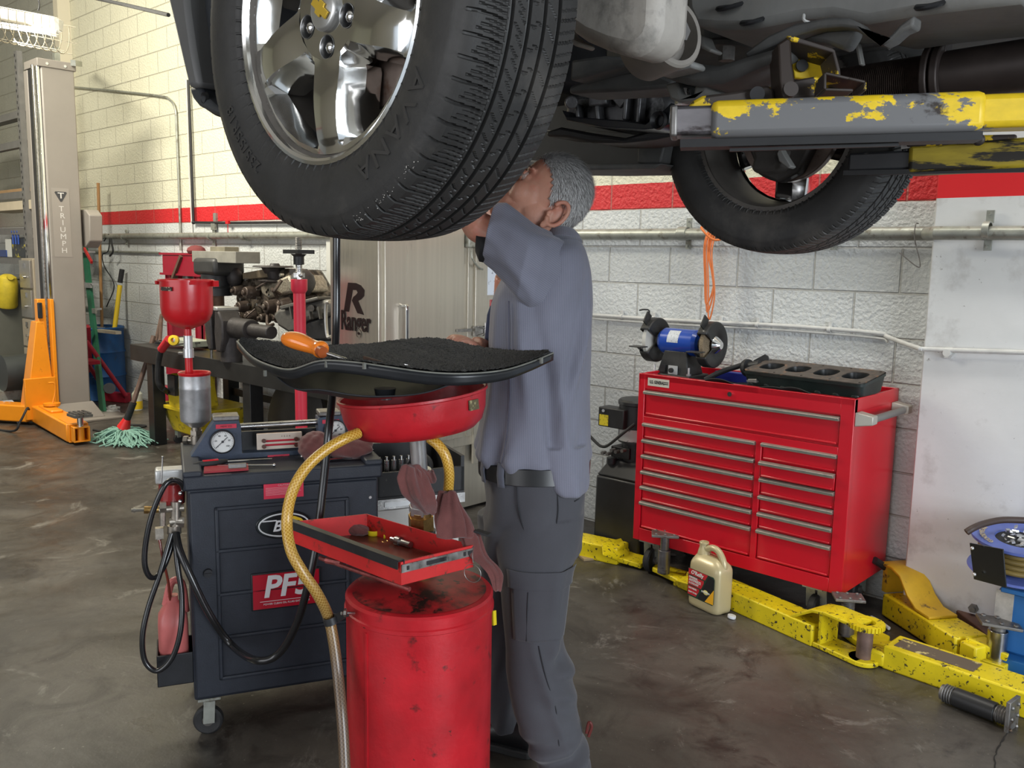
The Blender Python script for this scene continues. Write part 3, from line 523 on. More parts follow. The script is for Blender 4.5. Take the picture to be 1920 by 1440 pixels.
# bench vise
vs_=thing('bench_vise','heavy dark bench vise with worn steel jaws at the front of the workbench','vise',at(425,655,Y=3.2))
vm=mat('dark_cast_iron',(.045,.04,.04),.5,var=.25,scale=16,metal=.3,bump=.002,bscale=60)
c=at(426,618,Y=3.18)
MB().prism([c+V(x_,-.10,z_) for x_,z_ in ((-.14,.07),(-.11,.14),(-.06,.14),(-.05,.02),(-.04,-.14),(-.09,-.15),(-.13,-.07))],(0,.16,0)).build('front_jaw',vm,vs_,bevel=.012)
MB().prism([c+V(x_,-.10,z_) for x_,z_ in ((.01,.14),(.06,.14),(.11,.07),(.11,-.05),(.08,-.15),(.01,-.15),(-.005,-.02))],(0,.16,0)).build('rear_jaw',vm,vs_,bevel=.012)
MB().box(c+V(-.075,-.02,.150),(.05,.17,.024)).build('jaw_plate',alu,vs_,bevel=.004); MB().box(c+V(.03,-.02,.150),(.05,.17,.024)).build('jaw_plate',alu,vs_,bevel=.004)
MB().cyl(c+V(.05,0,.02),c+V(.33,0,.02),.072,n=28).cyl(c+V(.32,0,.02),c+V(.58,0,.02),.045,n=24).build('barrel',vm,vs_,bevel=.006)
MB().cyl(c+V(-.26,0,.02),c+V(-.12,0,.02),.035,n=18).build('screw',steel,vs_); MB().cyl(c+V(-.235,-.0,.05),c+V(-.235,-.0,-.30),.011,n=10).ball(c+V(-.235,0,-.30),.016,10).build('handle_bar',chrome,vs_)
MB().cyl((c.x+.05,c.y,bz),(c.x+.05,c.y,c.z-.05),.075,n=20).build('base',vm,vs_)
# engine block on the bench
en=thing('engine_block','greasy dismantled engine with brown and silver castings on the workbench','engine',at(520,640,Y=3.6))
em=mat('greasy_aluminium',(.20,.165,.13),.45,metal=.6,var=.45,scale=16,spot=((.03,.024,.02),.50,14,.06),bump=.006,bscale=30)
em2=mat('oily_brown_casting',(.085,.062,.050),.45,metal=.4,var=.4,scale=14,spot=((.25,.22,.19),.62,16,.05),bump=.004,bscale=36)
def E_(x,y,Y=3.55): return at(x,y,Y=Y)
MB().prism([E_(x,y) for x,y in ((446,512),(530,505),(560,560),(545,600),(450,605),(440,560))],(0,.35,0)).build('block',em,en,bevel=.03,sub=0)
MB().prism([E_(x,y,3.50) for x,y in ((486,538),(540,515),(548,530),(552,548),(500,560),(490,552))],(0,.3,0)).build('cylinder_head',mat('speckled_head',(.34,.30,.24),.4,metal=.6,var=.4,scale=60,bump=.006,bscale=80),en,bevel=.02)
MB().prism([E_(x,y,3.52) for x,y in ((454,512),(504,503),(503,520),(455,524))],(0,.3,0)).build('gasket_box',mat('oily_cardboard',(.22,.17,.11),.7,var=.2,scale=10),en,bevel=.006)
MB().lathe([(.001,.0),(.10,.0),(.125,.012),(.05,.03),(.06,.08),(.03,.14),(.001,.14)],E_(516,530,3.55)+V(.0,0,.0),(0,0,1),24).build('intake_throat',vm,en)
MB().cyl(E_(512,513),E_(512,500),.06,.09).lathe([(.001,0),(.15,.012),(.14,.022),(.001,.02)],E_(512,504),(0,0,1),28).build('air_horn',vm,en)
mb=MB()
for (x,y,r_,l) in ((481,548,.055,.1),(463,575,.05,.08),(520,575,.06,.1),(542,570,.05,.08),(478,592,.045,.07),(505,596,.04,.08),(455,545,.045,.08),(530,595,.05,.06)):
    q=E_(x,y,3.53); MB().cyl(q,q+V(0,-l,0),r_,r_*.75,14).cyl(q+V(0,-l,0),q+V(0,-l-.02,0),r_*.4,n=6).build('pulley',em2,en,bevel=.006)
mb=MB()
for k in range(7):
    a=E_(rr.uniform(445,550),rr.uniform(520,600),3.46); b=a+V(rr.uniform(-.12,.12),rr.uniform(-.05,.02),rr.uniform(-.10,.10)); cc=(a+b)/2+V(rr.uniform(-.05,.05),-.05,rr.uniform(-.05,.05)); MB().tube(smooth_path([a,cc,b],5),rr.choice([.006,.009,.012]),7).build('coolant_pipe',em2,en)
for k in range(18):
    q=E_(rr.uniform(446,552),rr.uniform(515,602),3.53); MB().cyl(q,q+V(0,-.03,0),.012,n=6).build('bolt',steel,en)
MB().ball(E_(440,520,3.5),(.06,.06,.08),12).build('alternator',vm,en)
MB().ball(E_(567,530,3.6),(.08,.1,.10),12).box(E_(560,520,3.6),(.08,.1,.12)).build('side_casting',vm,en)
# transmission case
tr=thing('transmission_case','long grey ribbed transmission housing lying on the bench right of the engine','transmission',at(560,640,Y=3.4)); tm=mat('grey_dull_casting',(.13,.125,.115),.5,metal=.4,var=.25,scale=12,bump=.002,bscale=50)
def T_(x,y,Y=3.3): return at(x,y,Y=Y)
MB().prism([T_(x,y) for x,y in ((510,590),(522,578),(556,574),(600,562),(622,560),(622,592),(590,596),(570,602),(560,622),(542,626),(520,612))],(0,.35,0)).build('case',tm,tr,bevel=.025)
MB().prism([T_(x,y,3.27) for x,y in ((523,574),(594,556),(595,562),(526,581))],(0,.3,0)).build('flange',tm,tr,bevel=.006)
for x in (545,562,580,598): MB().bar(T_(x,575,3.28),T_(x+4,598,3.28),.012,.02).build('rib',tm,tr)
MB().cyl(T_(583,578,3.29),T_(583,578,3.26),.022,n=12).build('boss',tm,tr)
MB().prism([T_(x,y,3.32) for x,y in ((570,604),(620,590),(622,640),(575,640))],(0,.3,0)).build('oil_pan',black_metal,tr,bevel=.02)
MB().tube(smooth_path([T_(618,566,3.2),T_(612,570,3.2),T_(611,600,3.2),T_(614,630,3.2),T_(621,631,3.2)],5),.011,8).build('grab_handle',alu,tr)
# clutter on bench left end
mb=MB()
for k in range(22):
    a=V(bx0+rr.uniform(.05,.75),3.2+rr.uniform(0,.45),bz+rr.uniform(.012,.05)); t=rr.uniform(0,PI); mb.bar(a,a+V(math.cos(t),math.sin(t)*.7,rr.uniform(-.05,.1))*rr.uniform(.08,.28),rr.uniform(.015,.05),rr.uniform(.006,.02))
o=tag(mb.build('scrap_blades',mat('dark_blades',(.05,.05,.05),.4,metal=.5,spot=((.35,.35,.33),.6,20,.02))),'heap of dark blades and metal offcuts on the left end of the workbench','scrap'); o['kind']='stuff'
tag(MB().box((bx0+.62,3.35,bz+.05),(.36,.16,.05)).build('dusty_case',mat('dusty_grey_green',(.32,.34,.28),.7),bevel=.006),'dusty grey-green flat case on the bench behind the red funnel bowl','case')
tag(MB().cyl(at(292,640,Y=3.6),at(303,590,Y=3.75),.016,n=8).cyl(at(300,640,Y=3.6),at(303,590,Y=3.75),.016,n=8).build('crow_bar',mat('rusty_iron',(.10,.06,.045),.7,var=.3,scale=20)),'rusty bars propped on the bench against the press','bar')
pb_=MB().box(at(318,745,Y=3.86),(.16,.12,.22)).build('pump_body',wine,pr,bevel=.01)
MB().tube(smooth_path([at(302,655,Y=3.05),at(297,680,Y=3.05),at(296,712,Y=3.05),at(302,726,Y=3.08),at(312,733,Y=3.2),at(320,740,Y=3.84)],5),.022,10).build('pump_lever',soft_black,pb_)
MB().tube([at(303,655,Y=3.05),at(317,636,Y=3.05)],.032,12).build('lever_grip',mat('red_rubber_grip',(.5,.02,.03),.5),pb_); MB().lathe([(.018,-.02),(.038,-.015),(.038,.015),(.018,.02),(.018,-.02)],at(326,638,Y=3.03),cF,18).build('yellow_ring',ym,pb_)
# yellow mop bucket
bk=thing('mop_bucket','dirty yellow wringer mop bucket on casters under the workbench','bucket',at(360,820,Z=0)); yb_=mat('dirty_yellow_bucket',(.62,.46,.02),.45,var=.1,scale=8,spot=((.12,.09,.03),.62,14,.05))
F0=at(318,827,Z=.0); 
def K_(x,y,Y): return at(x,y,Y=Y)
z0=.10; z1=K_(305,752,3.30).z; xl=K_(308,752,3.3).x; 
MB().hexa([(xl+.10,3.32,z0),(xl+.52,3.32,z0),(xl+.52,3.66,z0),(xl+.10,3.66,z0)],[(xl,3.25,z1),(xl+.66,3.25,z1),(xl+.66,3.75,z1),(xl,3.75,z1)]).build('tub',yb_,bk,bevel=.015)
MB().bb((xl-.02,3.23,z1-.03),(xl+.68,3.25,z1)).bb((xl-.02,3.23,z1-.03),(xl,3.77,z1)).build('rim',yb_,bk,bevel=.005)
MB().prism([K_(x,y,3.24) for x,y in ((319,700),(338,706),(338,728),(345,770),(318,770),(314,738))],(0,.3,0)).build('wringer',yb_,bk,bevel=.01)
MB().box(K_(324,722,3.22),(.12,.03,.16)).build('wringer_gap',black_metal,bk)
for X in (xl+.14,xl+.48):
    MB().bar((X,3.34,.11),(X,3.34,.05),.05,.03).build('caster_fork',galv,bk); MB().cyl((X-.015,3.34,.035),(X+.015,3.34,.035),.035,n=16).build('caster_wheel',soft_black,bk)
# red telescoping under-hoist stand
st=thing('under_hoist_stand','tall red under-hoist support stand with a black screw top in front of the bench','jack stand',(-4.3,2.85,0))
yy=2.85; tp_=at(558,466,Y=yy); X=tp_.x+.01
rp=mat('pinkish_red_pole',(.60,.03,.06),.4,var=.08,scale=8)
zc=at(558,530,Y=yy).z; MB().cyl((X,yy,.03),(X,yy,zc),.034,n=20).build('pole',rp,st); MB().lathe([(.034,zc-.06),(.046,zc-.04),(.046,zc+.02),(.001,zc+.02)],(X,yy,0),(0,0,1),20).build('collar',rp,st)
MB().cyl((X,yy,zc+.02),(X,yy,tp_.z-.03),.017,n=16).build('screw',chrome,st); mb=MB()
for k in range(26): mb.lathe([(.017,0),(.0195,.003),(.017,.006)],(X,yy,zc+.06+k*.0075),(0,0,1),14)
mb.build('thread',dull_steel,st)
MB().lathe([(.001,-.09),(.030,-.09),(.030,-.045),(.045,-.03),(.001,-.03)],(X,yy,tp_.z),(0,0,1),20).box((X,yy,tp_.z-.018),(.15,.11,.022)).build('saddle',black_metal,st)
MB().cyl((X,yy,zc+.03),(X,yy,zc+.055),.036,n=6).cyl((X,yy,zc+.042),(X+.11,yy-.06,zc+.045),.007,n=8).ball((X+.11,yy-.06,zc+.045),.014,10).build('screw_handle',steel,st)
mb=MB(); 
for k in range(3):
    t=2*PI*k/3+.5; mb.bar((X,yy,.06),(X+.3*math.cos(t),yy+.3*math.sin(t),.02),.04,.04)
mb.build('tripod_base',rp,st)
# dark round fan shroud beneath bench
tag(MB().lathe([(.001,.03),(.12,.035),(.30,.02),(.345,.0),(.345,-.03),(.30,-.02),(.12,.0),(.001,.0)],at(552,790,Y=3.45),(0,-1,.15),40).build('round_shroud',mat('dark_brown_grey_disc',(.035,.032,.028),.5,var=.2,scale=5)),'dark round dished disc leaning under the bench behind the red stand','disc')
tag(MB().bb((-4.9,3.45,.02),(-4.35,3.95,.64)).build('black_crate',mat('black_crate',(.012,.012,.012),.6,var=.3,scale=12),bevel=.01),'black crate in the dark under the bench beside the round disc','crate')
# wall white door panel behind
struct(MB().bb((at(612,500,Y=4.05).x,4.05,1.05),(-3.8,W,1.75)).build('trim_3',mat('white_panel',(.62,.62,.58),.5)))
lv=at(610,544,Y=3.9); tag(MB().cyl(lv,lv+V(.14,0,0),.014,n=8).ball(lv,.024,10).build('ball_lever',black_metal),'small black ball-ended lever beside the steel washer cabinet','lever')
# ================================================================ stainless parts washer
rg=thing('parts_washer','tall brushed steel parts washing cabinet with a big R logo behind the drain bowl','washing cabinet',(-4,3.5,0))
ss=mat('brushed_stainless',(.62,.58,.50),.34,metal=.85,var=.07,scale=5,stretch=(8,8,.15),rvar=.08)
xl=at(620,600,Y=3.0).x; RX=-3.8; RT=1.95
MB().bb((xl,3.0,.42),(RX,4.07,RT)).bb((xl+.04,3.04,.02),(RX-.03,4.07,.42)).build('body',ss,rg,bevel=.004)
f_=MB().bb((RX,3.03,.48),(RX+.02,3.62,RT-.03)).build('door',ss,rg,bevel=.003)
MB().bb((RX,3.66,.48),(RX+.012,3.70,RT)).bb((RX,3.715,.3),(RX+.02,4.06,RT)).build('door_frame',ss,rg,bevel=.002)
hy=at(751,600,X=RX).y; h0=at(751,574,X=RX).z; MB().tube(smooth_path([(RX+.02,hy,h0),(RX+.055,hy,h0),(RX+.06,hy,h0-.02),(RX+.06,hy,h0-.3),(RX+.06,hy,h0-.42),(RX+.02,hy,h0-.43)],4),.010,10).build('door_handle',chrome,rg)
ly=at(893,620,X=RX).y; lz=at(893,620,X=RX).z; mb=MB().box((RX+.03,ly,lz),(.02,.10,.06)).box((RX+.03,ly-.13,lz+.01),(.012,.12,.018)).tube([(RX+.045,ly-.03,lz-.03),(RX+.05,ly+.08,lz),(RX+.045,ly-.03,lz+.03)],.006,8); mb.tube([(RX+.05,ly+.03,lz-.05),(RX+.05,ly+.03,lz+.05)],.007,8); mb.build('toggle_latch',steel,rg)
MB().box((RX+.03,at(880,470,X=RX).y,at(880,450,X=RX).z),(.04,.10,.09)).build('control_box',galv,rg,bevel=.006)
MB().tube(smooth_path([at(884,470,X=RX+.03),at(886,485,X=RX+.04),at(896,500,X=RX+.04),at(905,505,X=RX+.03)],5),.006,8).build('control_cable',galv,rg)
py=at(914,520,X=RX).y; MB().bb((RX+.02,py-.02,at(914,553,X=RX).z),(RX+.023,py+.14,at(914,488,X=RX).z)).build('notice_sheet',mat('blue_white_paper',(.62,.68,.78),.6,spot=((.25,.28,.33),.62,30,.02)),rg)
dk=mat('black_logo_vinyl',(.015,.008,.008),.4)
o_=at(664,558,Y=3.0); s_=at(664,530,Y=3.0).z-at(664,585,Y=3.0).z
w_=(at(684,560,Y=3.0).x-at(645,560,Y=3.0).x)
MB().prism([V(o_.x-w_/2+u*w_,2.998,o_.z-s_/2+v*s_) for u,v in ((.22,1),(.62,1),(.85,.93),(1,.78),(.98,.58),(.84,.46),(.70,.40),(.97,-.06),(.66,-.02),(.40,.40),(.47,.52),(.60,.60),(.68,.68),(.62,.76),(.44,.76),(.25,0),(0,0),(.17,.76))],(0,.004,0)).build('logo_letter',dk,rg)
# lettering below
o2=at(667,604,Y=3.0); MB().text('Ranger',(o2.x,2.997,o2.z),(1,0,0),(0,0,1),.155,offset=.018,sx=.62,ext=.002).build('logo_word',dk,rg)
# tool cart with open drawer between the two machines
ct=thing('tool_cart','low tool cart with an open black drawer between the blue-black machine and the steel cabinet','tool cart',(-3.3,2.7,0))
def C_(x,y,d): return at(x,y,d=d)
cz=at(780,872,d=3.6).z
A_=at(705,935,d=3.45); B_=at(870,925,d=3.6)
ux=(V(B_.x,B_.y,0)-V(A_.x,A_.y,0)).normalized(); uy=V(-ux.y,ux.x,0); 
def cb(u0,u1,v0,v1,z0,z1,mb=None):
    mb=mb or MB(); P=lambda u,v,z: V(A_.x,A_.y,0)+ux*u+uy*v+V(0,0,z)
    return mb.hexa([P(u0,v0,z0),P(u1,v0,z0),P(u1,v1,z0),P(u0,v1,z0)],[P(u0,v0,z1),P(u1,v0,z1),P(u1,v1,z1),P(u0,v1,z1)])
Lc=(V(B_.x,B_.y,0)-V(A_.x,A_.y,0)).length
zb=A_.z; zt_=zb+.145
mb=MB(); cb(0,Lc,0,.015,zb,zb+.10,mb); cb(0,Lc,.34,.355,zb,zt_,mb); cb(0,.015,0,.355,zb,zt_,mb); cb(Lc-.015,Lc,0,.355,zb,zt_,mb); cb(0,Lc,0,.355,zb-.01,zb+.005,mb); mb.build('drawer',black_metal,ct)
cb(-.02,Lc,-.012,0,zb-.045,zb-.005).build('slide_rail',steel,ct); cb(.03,.16,-.016,-.01,zb-.035,zb-.015).build('rail_clip',alu,ct)
cb(-.05,Lc-.02,.0,.45,.0,zb-.05).build('body',mat('dusty_white_panel',(.55,.53,.50),.4,metal=.3,var=.1,scale=8),ct,bevel=.004)
P=lambda u,v,z: V(A_.x,A_.y,0)+ux*u+uy*v+V(0,0,z)
for k in range(5):
    q=P(.03+k*.03,.06,zb+.06); tag(MB().cyl(q,q+V(0,0,.075),.010,n=10).cyl(q+V(0,0,.075),q+V(0,0,.09),.006,n=8).build('socket_bit',steel),'steel socket standing in the open black drawer, '+('leftmost','second from left','middle one','fourth from left','rightmost')[k]+' of the five','socket','sockets in the open drawer')
q=P(.19,.05,zb+.10); tag(MB().lathe([(.001,-.02),(.045,-.02),(.055,-.01),(.055,.05),(.045,.06),(.001,.06)],q,cF,24).cyl(q,q-cF*.03,.012).build('black_knob_clamp',soft_black),'round black fluted knob in the open drawer left of the steel pole','knob')
# ================================================================ blue-black fluid exchange machine
BO=V(-2.537,1.256,0); BRZ=math.atan2(.902,.433); BX=V(.433,.902,0).normalized(); BY=V(-.902,.433,0).normalized()
def B_(x,y,v=0.0):
    """local coordinates on the machine at depth v behind its front, seen at photo pixel"""
    r=ray(x,y); o=BO+BY*v; t=(o-EYE).dot(BY)/r.dot(BY); p=EYE+r*t-BO; return V(p.dot(BX),p.dot(BY),p.z)
def BW(p): return BO+BX*p[0]+BY*p[1]+V(0,0,p[2])
bg=thing('fluid_exchange_machine','blue-black rolling fluid exchange machine with two gauges, a PF5 plate and coiled hoses','service machine',BO,BRZ,world=False)
navy=mat('textured_blue_black_plastic',(.022,.026,.036),.48,var=.12,scale=30,bump=.0006,bscale=240,spec=.45)
navy2=mat('slate_blue_console',(.045,.062,.10),.45,var=.15,scale=30,bump=.0005,bscale=260)
BWd,BDp=.600,.46
MB().bb((0,0.01,.13),(BWd,BDp,.84)).build('body',navy,bg,bevel=.008)
mb=MB().bb((-.012,-.004,.825),(BWd+.012,BDp,.872)); mb.build('lid',navy,bg,bevel=.008)
mb=MB().bb((-.012,-.004,.868),(.045,BDp,.888)).bb((BWd-.045,-.004,.868),(BWd+.012,BDp,.888)).bb((.04,BDp-.03,.868),(BWd-.04,BDp,.884)); mb.build('lid_rim',navy,bg,bevel=.006)
d0=B_(402,948); d1=B_(657,1270); x0,x1,zt,zb_=d0.x,d1.x,d0.z-.005,B_(410,1275).z
dr=MB().bb((.005,0,.14),(BWd-.005,.012,.82)).build('door',navy,bg,bevel=.006)
mb=MB()
mb.bb((x0,-.010,zb_),(x0+.012,.0,zt)).bb((x1-.012,-.010,zb_),(x1,.0,zt)).bb((x0,-.010,zt-.012),(x1,0,zt)).bb((x0,-.010,zb_),(x1,0,zb_+.012))
for k in range(1,4): z=zt-(zt-zb_)*k/4; mb.bb((x0,-.010,z-.006),(x1,0,z+.006))
mb.build('moulded_ribs',navy,dr,bevel=.004)
k_=B_(390,1073); MB().cyl(k_,k_+V(0,-.014,0),.013,n=20).bar(k_+V(-.010,-.016,0),k_+V(.010,-.016,0),.004,.004).build('door_latch',black_plastic,dr)
for zz in (.80,.79): pass
mb=MB().cyl((BWd-.03,-.003,.76),(BWd-.03,.005,.76),.005,n=8); mb.build('screw',steel,dr)
# oval badge
o=B_(532,983,-.001); badge=MB()
def oval(rx,rz,y0,y1,n=40): return [V(o.x+rx*math.cos(2*PI*i/n),y0,o.z+rz*math.sin(2*PI*i/n)) for i in range(n)]
bk1=mat('gloss_black_badge',(.006,.010,.012),.2); wh=mat('white_print',(.72,.74,.76),.45)
MB().prism(oval(.088,.047,0,0),(0,-.005,0)).build('oval_badge',bk1,dr,bevel=.002)
mb=MB(); mb.tube([q+V(0,-.006,0) for q in oval(.078,.037,0,0)],.0026,6,closed=True); mb.text('BG',o+V(-.004,-.006,-.004),(1,0,0),(0,0,1),.050,shear=.3,offset=.02,ext=.001); mb.bb((o.x-.070,-.007,o.z+.014),(o.x-.022,-.006,o.z+.018)); mb.build('badge_lettering',wh,dr)
MB().prism([V(o.x+a,-.0065,o.z+b) for a,b in ((.015,.030),(.035,.026),(.055,.017),(.066,.004),(.045,.012),(.025,.012))],(0,-.001,0)).build('badge_swoosh',mat('badge_yellow',(.75,.50,.02),.4),dr)
# PF5 plate
a=B_(473,1078); b=B_(597,1065); c=B_(476,1142); pw=b.x-a.x; ph_=a.z-c.z; pc=V((a.x+b.x)/2,0,(a.z+c.z)/2)
MB().bb((pc.x-pw/2-.005,-.008,pc.z-ph_/2-.005),(pc.x+pw/2+.005,0,pc.z+ph_/2+.005)).build('plate_frame',black_plastic,dr,bevel=.003)
crim=mat('crimson_plate',(.42,.006,.022),.35); MB().bb((pc.x-pw/2,-.010,pc.z-ph_/2),(pc.x+pw/2,-.007,pc.z+ph_/2)).build('name_plate',crim,dr)
mb=MB().text('PF5',pc+V(.0,-.0105,.012),(1,0,0),(0,0,1),.100,shear=.18,offset=.028,sx=1.0); mb.bb((pc.x-pw*.40,-.011,pc.z-.034),(pc.x+pw*.36,-.010,pc.z-.0325)); mb.text('POWER CLEAN OIL FLUID EXCHANGE',pc+V(0,-.0105,-.043),(1,0,0),(0,0,1),.0085)
mb.build('plate_lettering',wh,dr)
a=B_(494,908); b=B_(569,930); label_red=mat('pink_red_label',(.62,.03,.07),.45)
MB().bb((a.x,-.004,b.z),(b.x,.0,a.z)).build('caution_label',label_red,dr); mb=MB().text('CAUTION',V((a.x+b.x)/2,-.0045,a.z-.006),(1,0,0),(0,0,1),.008)
for k in range(6): mb.bb((a.x+.006,-.0048,a.z-.014-k*.0045),(b.x-.008-.01*(k%3),-.0042,a.z-.0128-k*.0045))
mb.build('caution_print',mat('pale_pink_print',(.7,.35,.38),.5),dr)
# console
cv=.21
def C3(x,y,v=cv): return B_(x,y,v)
pts=[(352,872),(395,800),(402,790),(448,788),(452,800),(454,850),(597,843),(597,784),(640,776),(652,790),(700,845),(702,862)]
P=[C3(*q) for q in pts]; P[0].z=.872; P[-1].z=.872
MB().prism(P,(0,.07,0)).build('console',navy2,bg,bevel=.006)
a=C3(454,850,cv+.05); b=C3(597,802,cv+.05); MB().bb((a.x,cv+.05,a.z-.03),(b.x,cv+.06,b.z)).build('console_back',black_plastic,bg)
MB().cyl(C3(448,800,cv+.03),C3(600,791,cv+.03),.011,n=16).build('handle_bar',steel,bg); MB().cyl(C3(452,814,cv+.06),C3(598,806,cv+.06),.008,n=12).build('rear_bar',galv,bg)
MB().box(C3(424,789)+V(0,.035,.008),(.085,.08,.016)).box(C3(619,780)+V(0,.035,.008),(.075,.08,.016)).build('console_caps',dull_steel,bg,bevel=.004)
dial=mat('white_dial',(.74,.75,.73),.35)
for (gx,gy,gr) in ((417,827,.036),(628,806,.034)):
    c=C3(gx,gy)+V(0,-.001,0); g=MB().lathe([(gr*1.02,.0),(gr*1.10,.0),(gr*1.10,.016),(gr,.018),(gr,.008)],c,(0,-1,0),36).build('gauge_bezel',black_metal,bg)
    MB().cyl(c,c+V(0,-.010,0),gr,n=36).build('gauge_dial',dial,g)
    mb=MB()
    for k in range(27):
        t=math.radians(225-270*k/26); u=V(math.cos(t),0,math.sin(t)); mb.bar(c+u*gr*(.82 if k%5 else .74)+V(0,-.0105,0),c+u*gr*.92+V(0,-.0105,0),.0008,.0008,up=(0,-1,0))
    for k,n_ in enumerate(('0','20','40','60','80','100')):
        t=math.radians(225-54*k); u=V(math.cos(t),0,math.sin(t)); mb.text(n_,c+u*gr*.60+V(0,-.0105,0),(1,0,0),(0,0,1),.008)
    mb.bar(c+V(-gr*.6,-.012,-gr*.55),c+V(gr*.45,-.012,gr*.42),.002,.001,up=(0,-1,0)); mb.cyl(c+V(0,-.010,0),c+V(0,-.014,0),.004,n=12); mb.build('gauge_print',mat('dial_ink',(.04,.04,.045),.5),g)
for (x,y,w,h,s_) in ((424,799,.066,.014,'NEW 532'),(620,790,.058,.013,'USED'),(522,856,.072,.014,'SERVICE')):
    c=C3(x,y)+V(0,-.002,0); l=MB().box(c,(w,.003,h)).build('tape_label',label_red,bg); MB().text(s_,c+V(0,-.002,0),(1,0,0),(0,0,1),.009).build('tape_print',mat('dark_red_print',(.18,.01,.02),.5),l)
# flow meter
c=C3(524,826,cv-.01); fm=MB().box(c,(.150,.014,.055)).build('flow_meter',mat('cream_acrylic',(.60,.52,.44),.25,coat=.4),bg,bevel=.002)
mb=MB().cyl(c+V(-.05,-.008,.002),c+V(.06,-.008,.002),.0035,n=8).cyl(c+V(-.05,-.008,-.012),c+V(.06,-.008,-.012),.0035,n=8); mb.build('red_tubes',mat('red_fluid',(.45,.03,.05),.2),fm)
mb=MB()
bk_m=mat('brown_knobs',(.10,.04,.03),.4)
for dx in (-.052,.054):
    for dz in (.004,-.016): MB().cyl(c+V(dx,-.006,dz),c+V(dx,-.016,dz),.007,n=12).build('meter_fitting',bk_m,fm)
mb.text('1  2  3  4',c+V(.02,-.0075,.016),(1,0,0),(0,0,1),.008); mb.build('meter_scale',bk_m,fm)
# casters
for nx,ny in ((.045,.05),(.045,.40),(BWd-.05,.05),(BWd-.05,.40)):
    cs=MB().box((nx,ny,.125),(.07,.07,.008)).bar((nx,ny-.034,.12),(nx-.004,ny-.034,.045),.035,.006,up=(0,1,0)).bar((nx,ny+.014,.12),(nx-.004,ny+.014,.045),.035,.006,up=(0,1,0)).build('caster',galv,bg)
    cc=V(nx-.004,ny-.01,.047); MB().lathe([(.018,-.014),(.040,-.016),(.047,-.010),(.047,.010),(.040,.016),(.018,.014),(.018,-.014)],cc,(.25,1,0),28).build('caster_wheel',soft_black,cs); MB().lathe([(.001,-.015),(.026,-.012),(.028,-.015),(.028,.015),(.026,.012),(.001,.015)],cc,(.25,1,0),20).build('wheel_hub',dull_steel,cs)
# left side: bottle holder, jug, manifold, hoses
x0=-.108; zt=B_(310,1222,.05).z; zb_=B_(310,1280,.05).z
mb=MB().bb((x0,.02,zb_),(0,.16,zb_+.006)).bb((x0,.02,zb_),(x0+.005,.16,zt)).bb((x0,.02,zb_),(0,.026,zt)).bb((x0,.154,zb_),(0,.16,zt)); mb.build('bottle_holder',black_plastic,bg,bevel=.003)
pink=mat('translucent_pink_bottle',(.60,.16,.15),.35,var=.1,scale=14,trans=.15)
tg=B_(330,1110,.09); c=V(-.056,.09,zb_+.008); H_=tg.z-c.z
def rr_ring(cx,cy,z,w,d,n=28,e=3.2):
    return [V(cx+w*math.copysign(abs(math.cos(t))**(2/e),math.cos(t)),cy+d*math.copysign(abs(math.sin(t))**(2/e),math.sin(t)),z) for t in [2*PI*i/n for i in range(n)]]
jug=thing('fluid_bottle','translucent pink fluid bottle sitting in the black side holder of the machine','bottle',BW(c))
mb=MB().loft([[BW(q) for q in rr_ring(c.x,c.y,c.z+h,w,d)] for h,w,d in ((0,.040,.05),(.01,.046,.056),(H_*.62,.046,.056),(H_*.74,.044,.052),(H_*.86,.026,.028),(H_*.90,.018,.018),(H_*.97,.018,.018))]); mb.build('body',pink,jug)
MB().tube(smooth_path([BW(c+V(-.02,.0,H_*.86)),BW(c+V(.0,.0,H_*1.12)),BW(c+V(.03,.0,H_*1.1)),BW(c+V(.04,.0,H_*.75))],5),.012,10).build('handle',pink,jug)
fit=mat('dirty_plated_fitting',(.38,.34,.29),.35,metal=.85,var=.25,scale=60)
def Q(x,y,v=.06): return B_(x,y,v)
mb=MB().cyl(Q(345,952),Q(298,956),.012,n=12).cyl(Q(342,975),Q(318,978),.016,n=12).hexn(Q(312,950),Q(300,951),.018).cyl(Q(330,940),Q(330,1000),.016,n=12).hexn(Q(345,978),Q(330,978),.019).cyl(Q(326,985),Q(326,1000),.020,n=14).cyl(Q(305,960),Q(305,985),.010,n=10).box(Q(299,999),(.024,.024,.034)).cyl(Q(299,1005),Q(299,1012),.008,n=8)
mb.build('manifold',fit,bg)
MB().cyl(Q(298,955),Q(275,956),.011,n=12).hexn(Q(278,956),Q(270,956),.012).build('brass_coupler',brass,bg); MB().cyl(Q(270,956),Q(246,957),.0055,n=10).cyl(Q(254,957),Q(250,957),.008,n=10).build('air_nipple',chrome,bg)
MB().cyl(Q(322,942,.10),Q(322,905,.10),.040,n=24).build('filter_bowl',mat('dark_red_filter_bowl',(.22,.02,.02),.2,coat=.5),bg); MB().box(Q(318,890,.10),(.085,.06,.045)).build('gauge_block',mat('scuffed_pale_metal',(.55,.55,.54),.4,metal=.5,var=.15,scale=20),bg,bevel=.006)
MB().cyl(Q(303,905,.05),Q(305,855,.05),.0022,n=6).ball(Q(305,857,.05),.004,8).build('wire_hook',steel,bg)
mb=MB().ball(Q(338,925,.02),.007,10).ball(Q(338,940,.02),.007,10); mb.build('snap_button',chrome,bg)
rubber=mat('glossy_black_hose',(.012,.012,.013),.25,coat=.3)
def hose(P,r,label,name='black_hose',m=None,cat_='hose'):
    return tag(MB().tube(smooth_path(P,8),r,14).build(name,m or rubber),label,cat_)
def W_(x,y,v): return BW(B_(x,y,v))
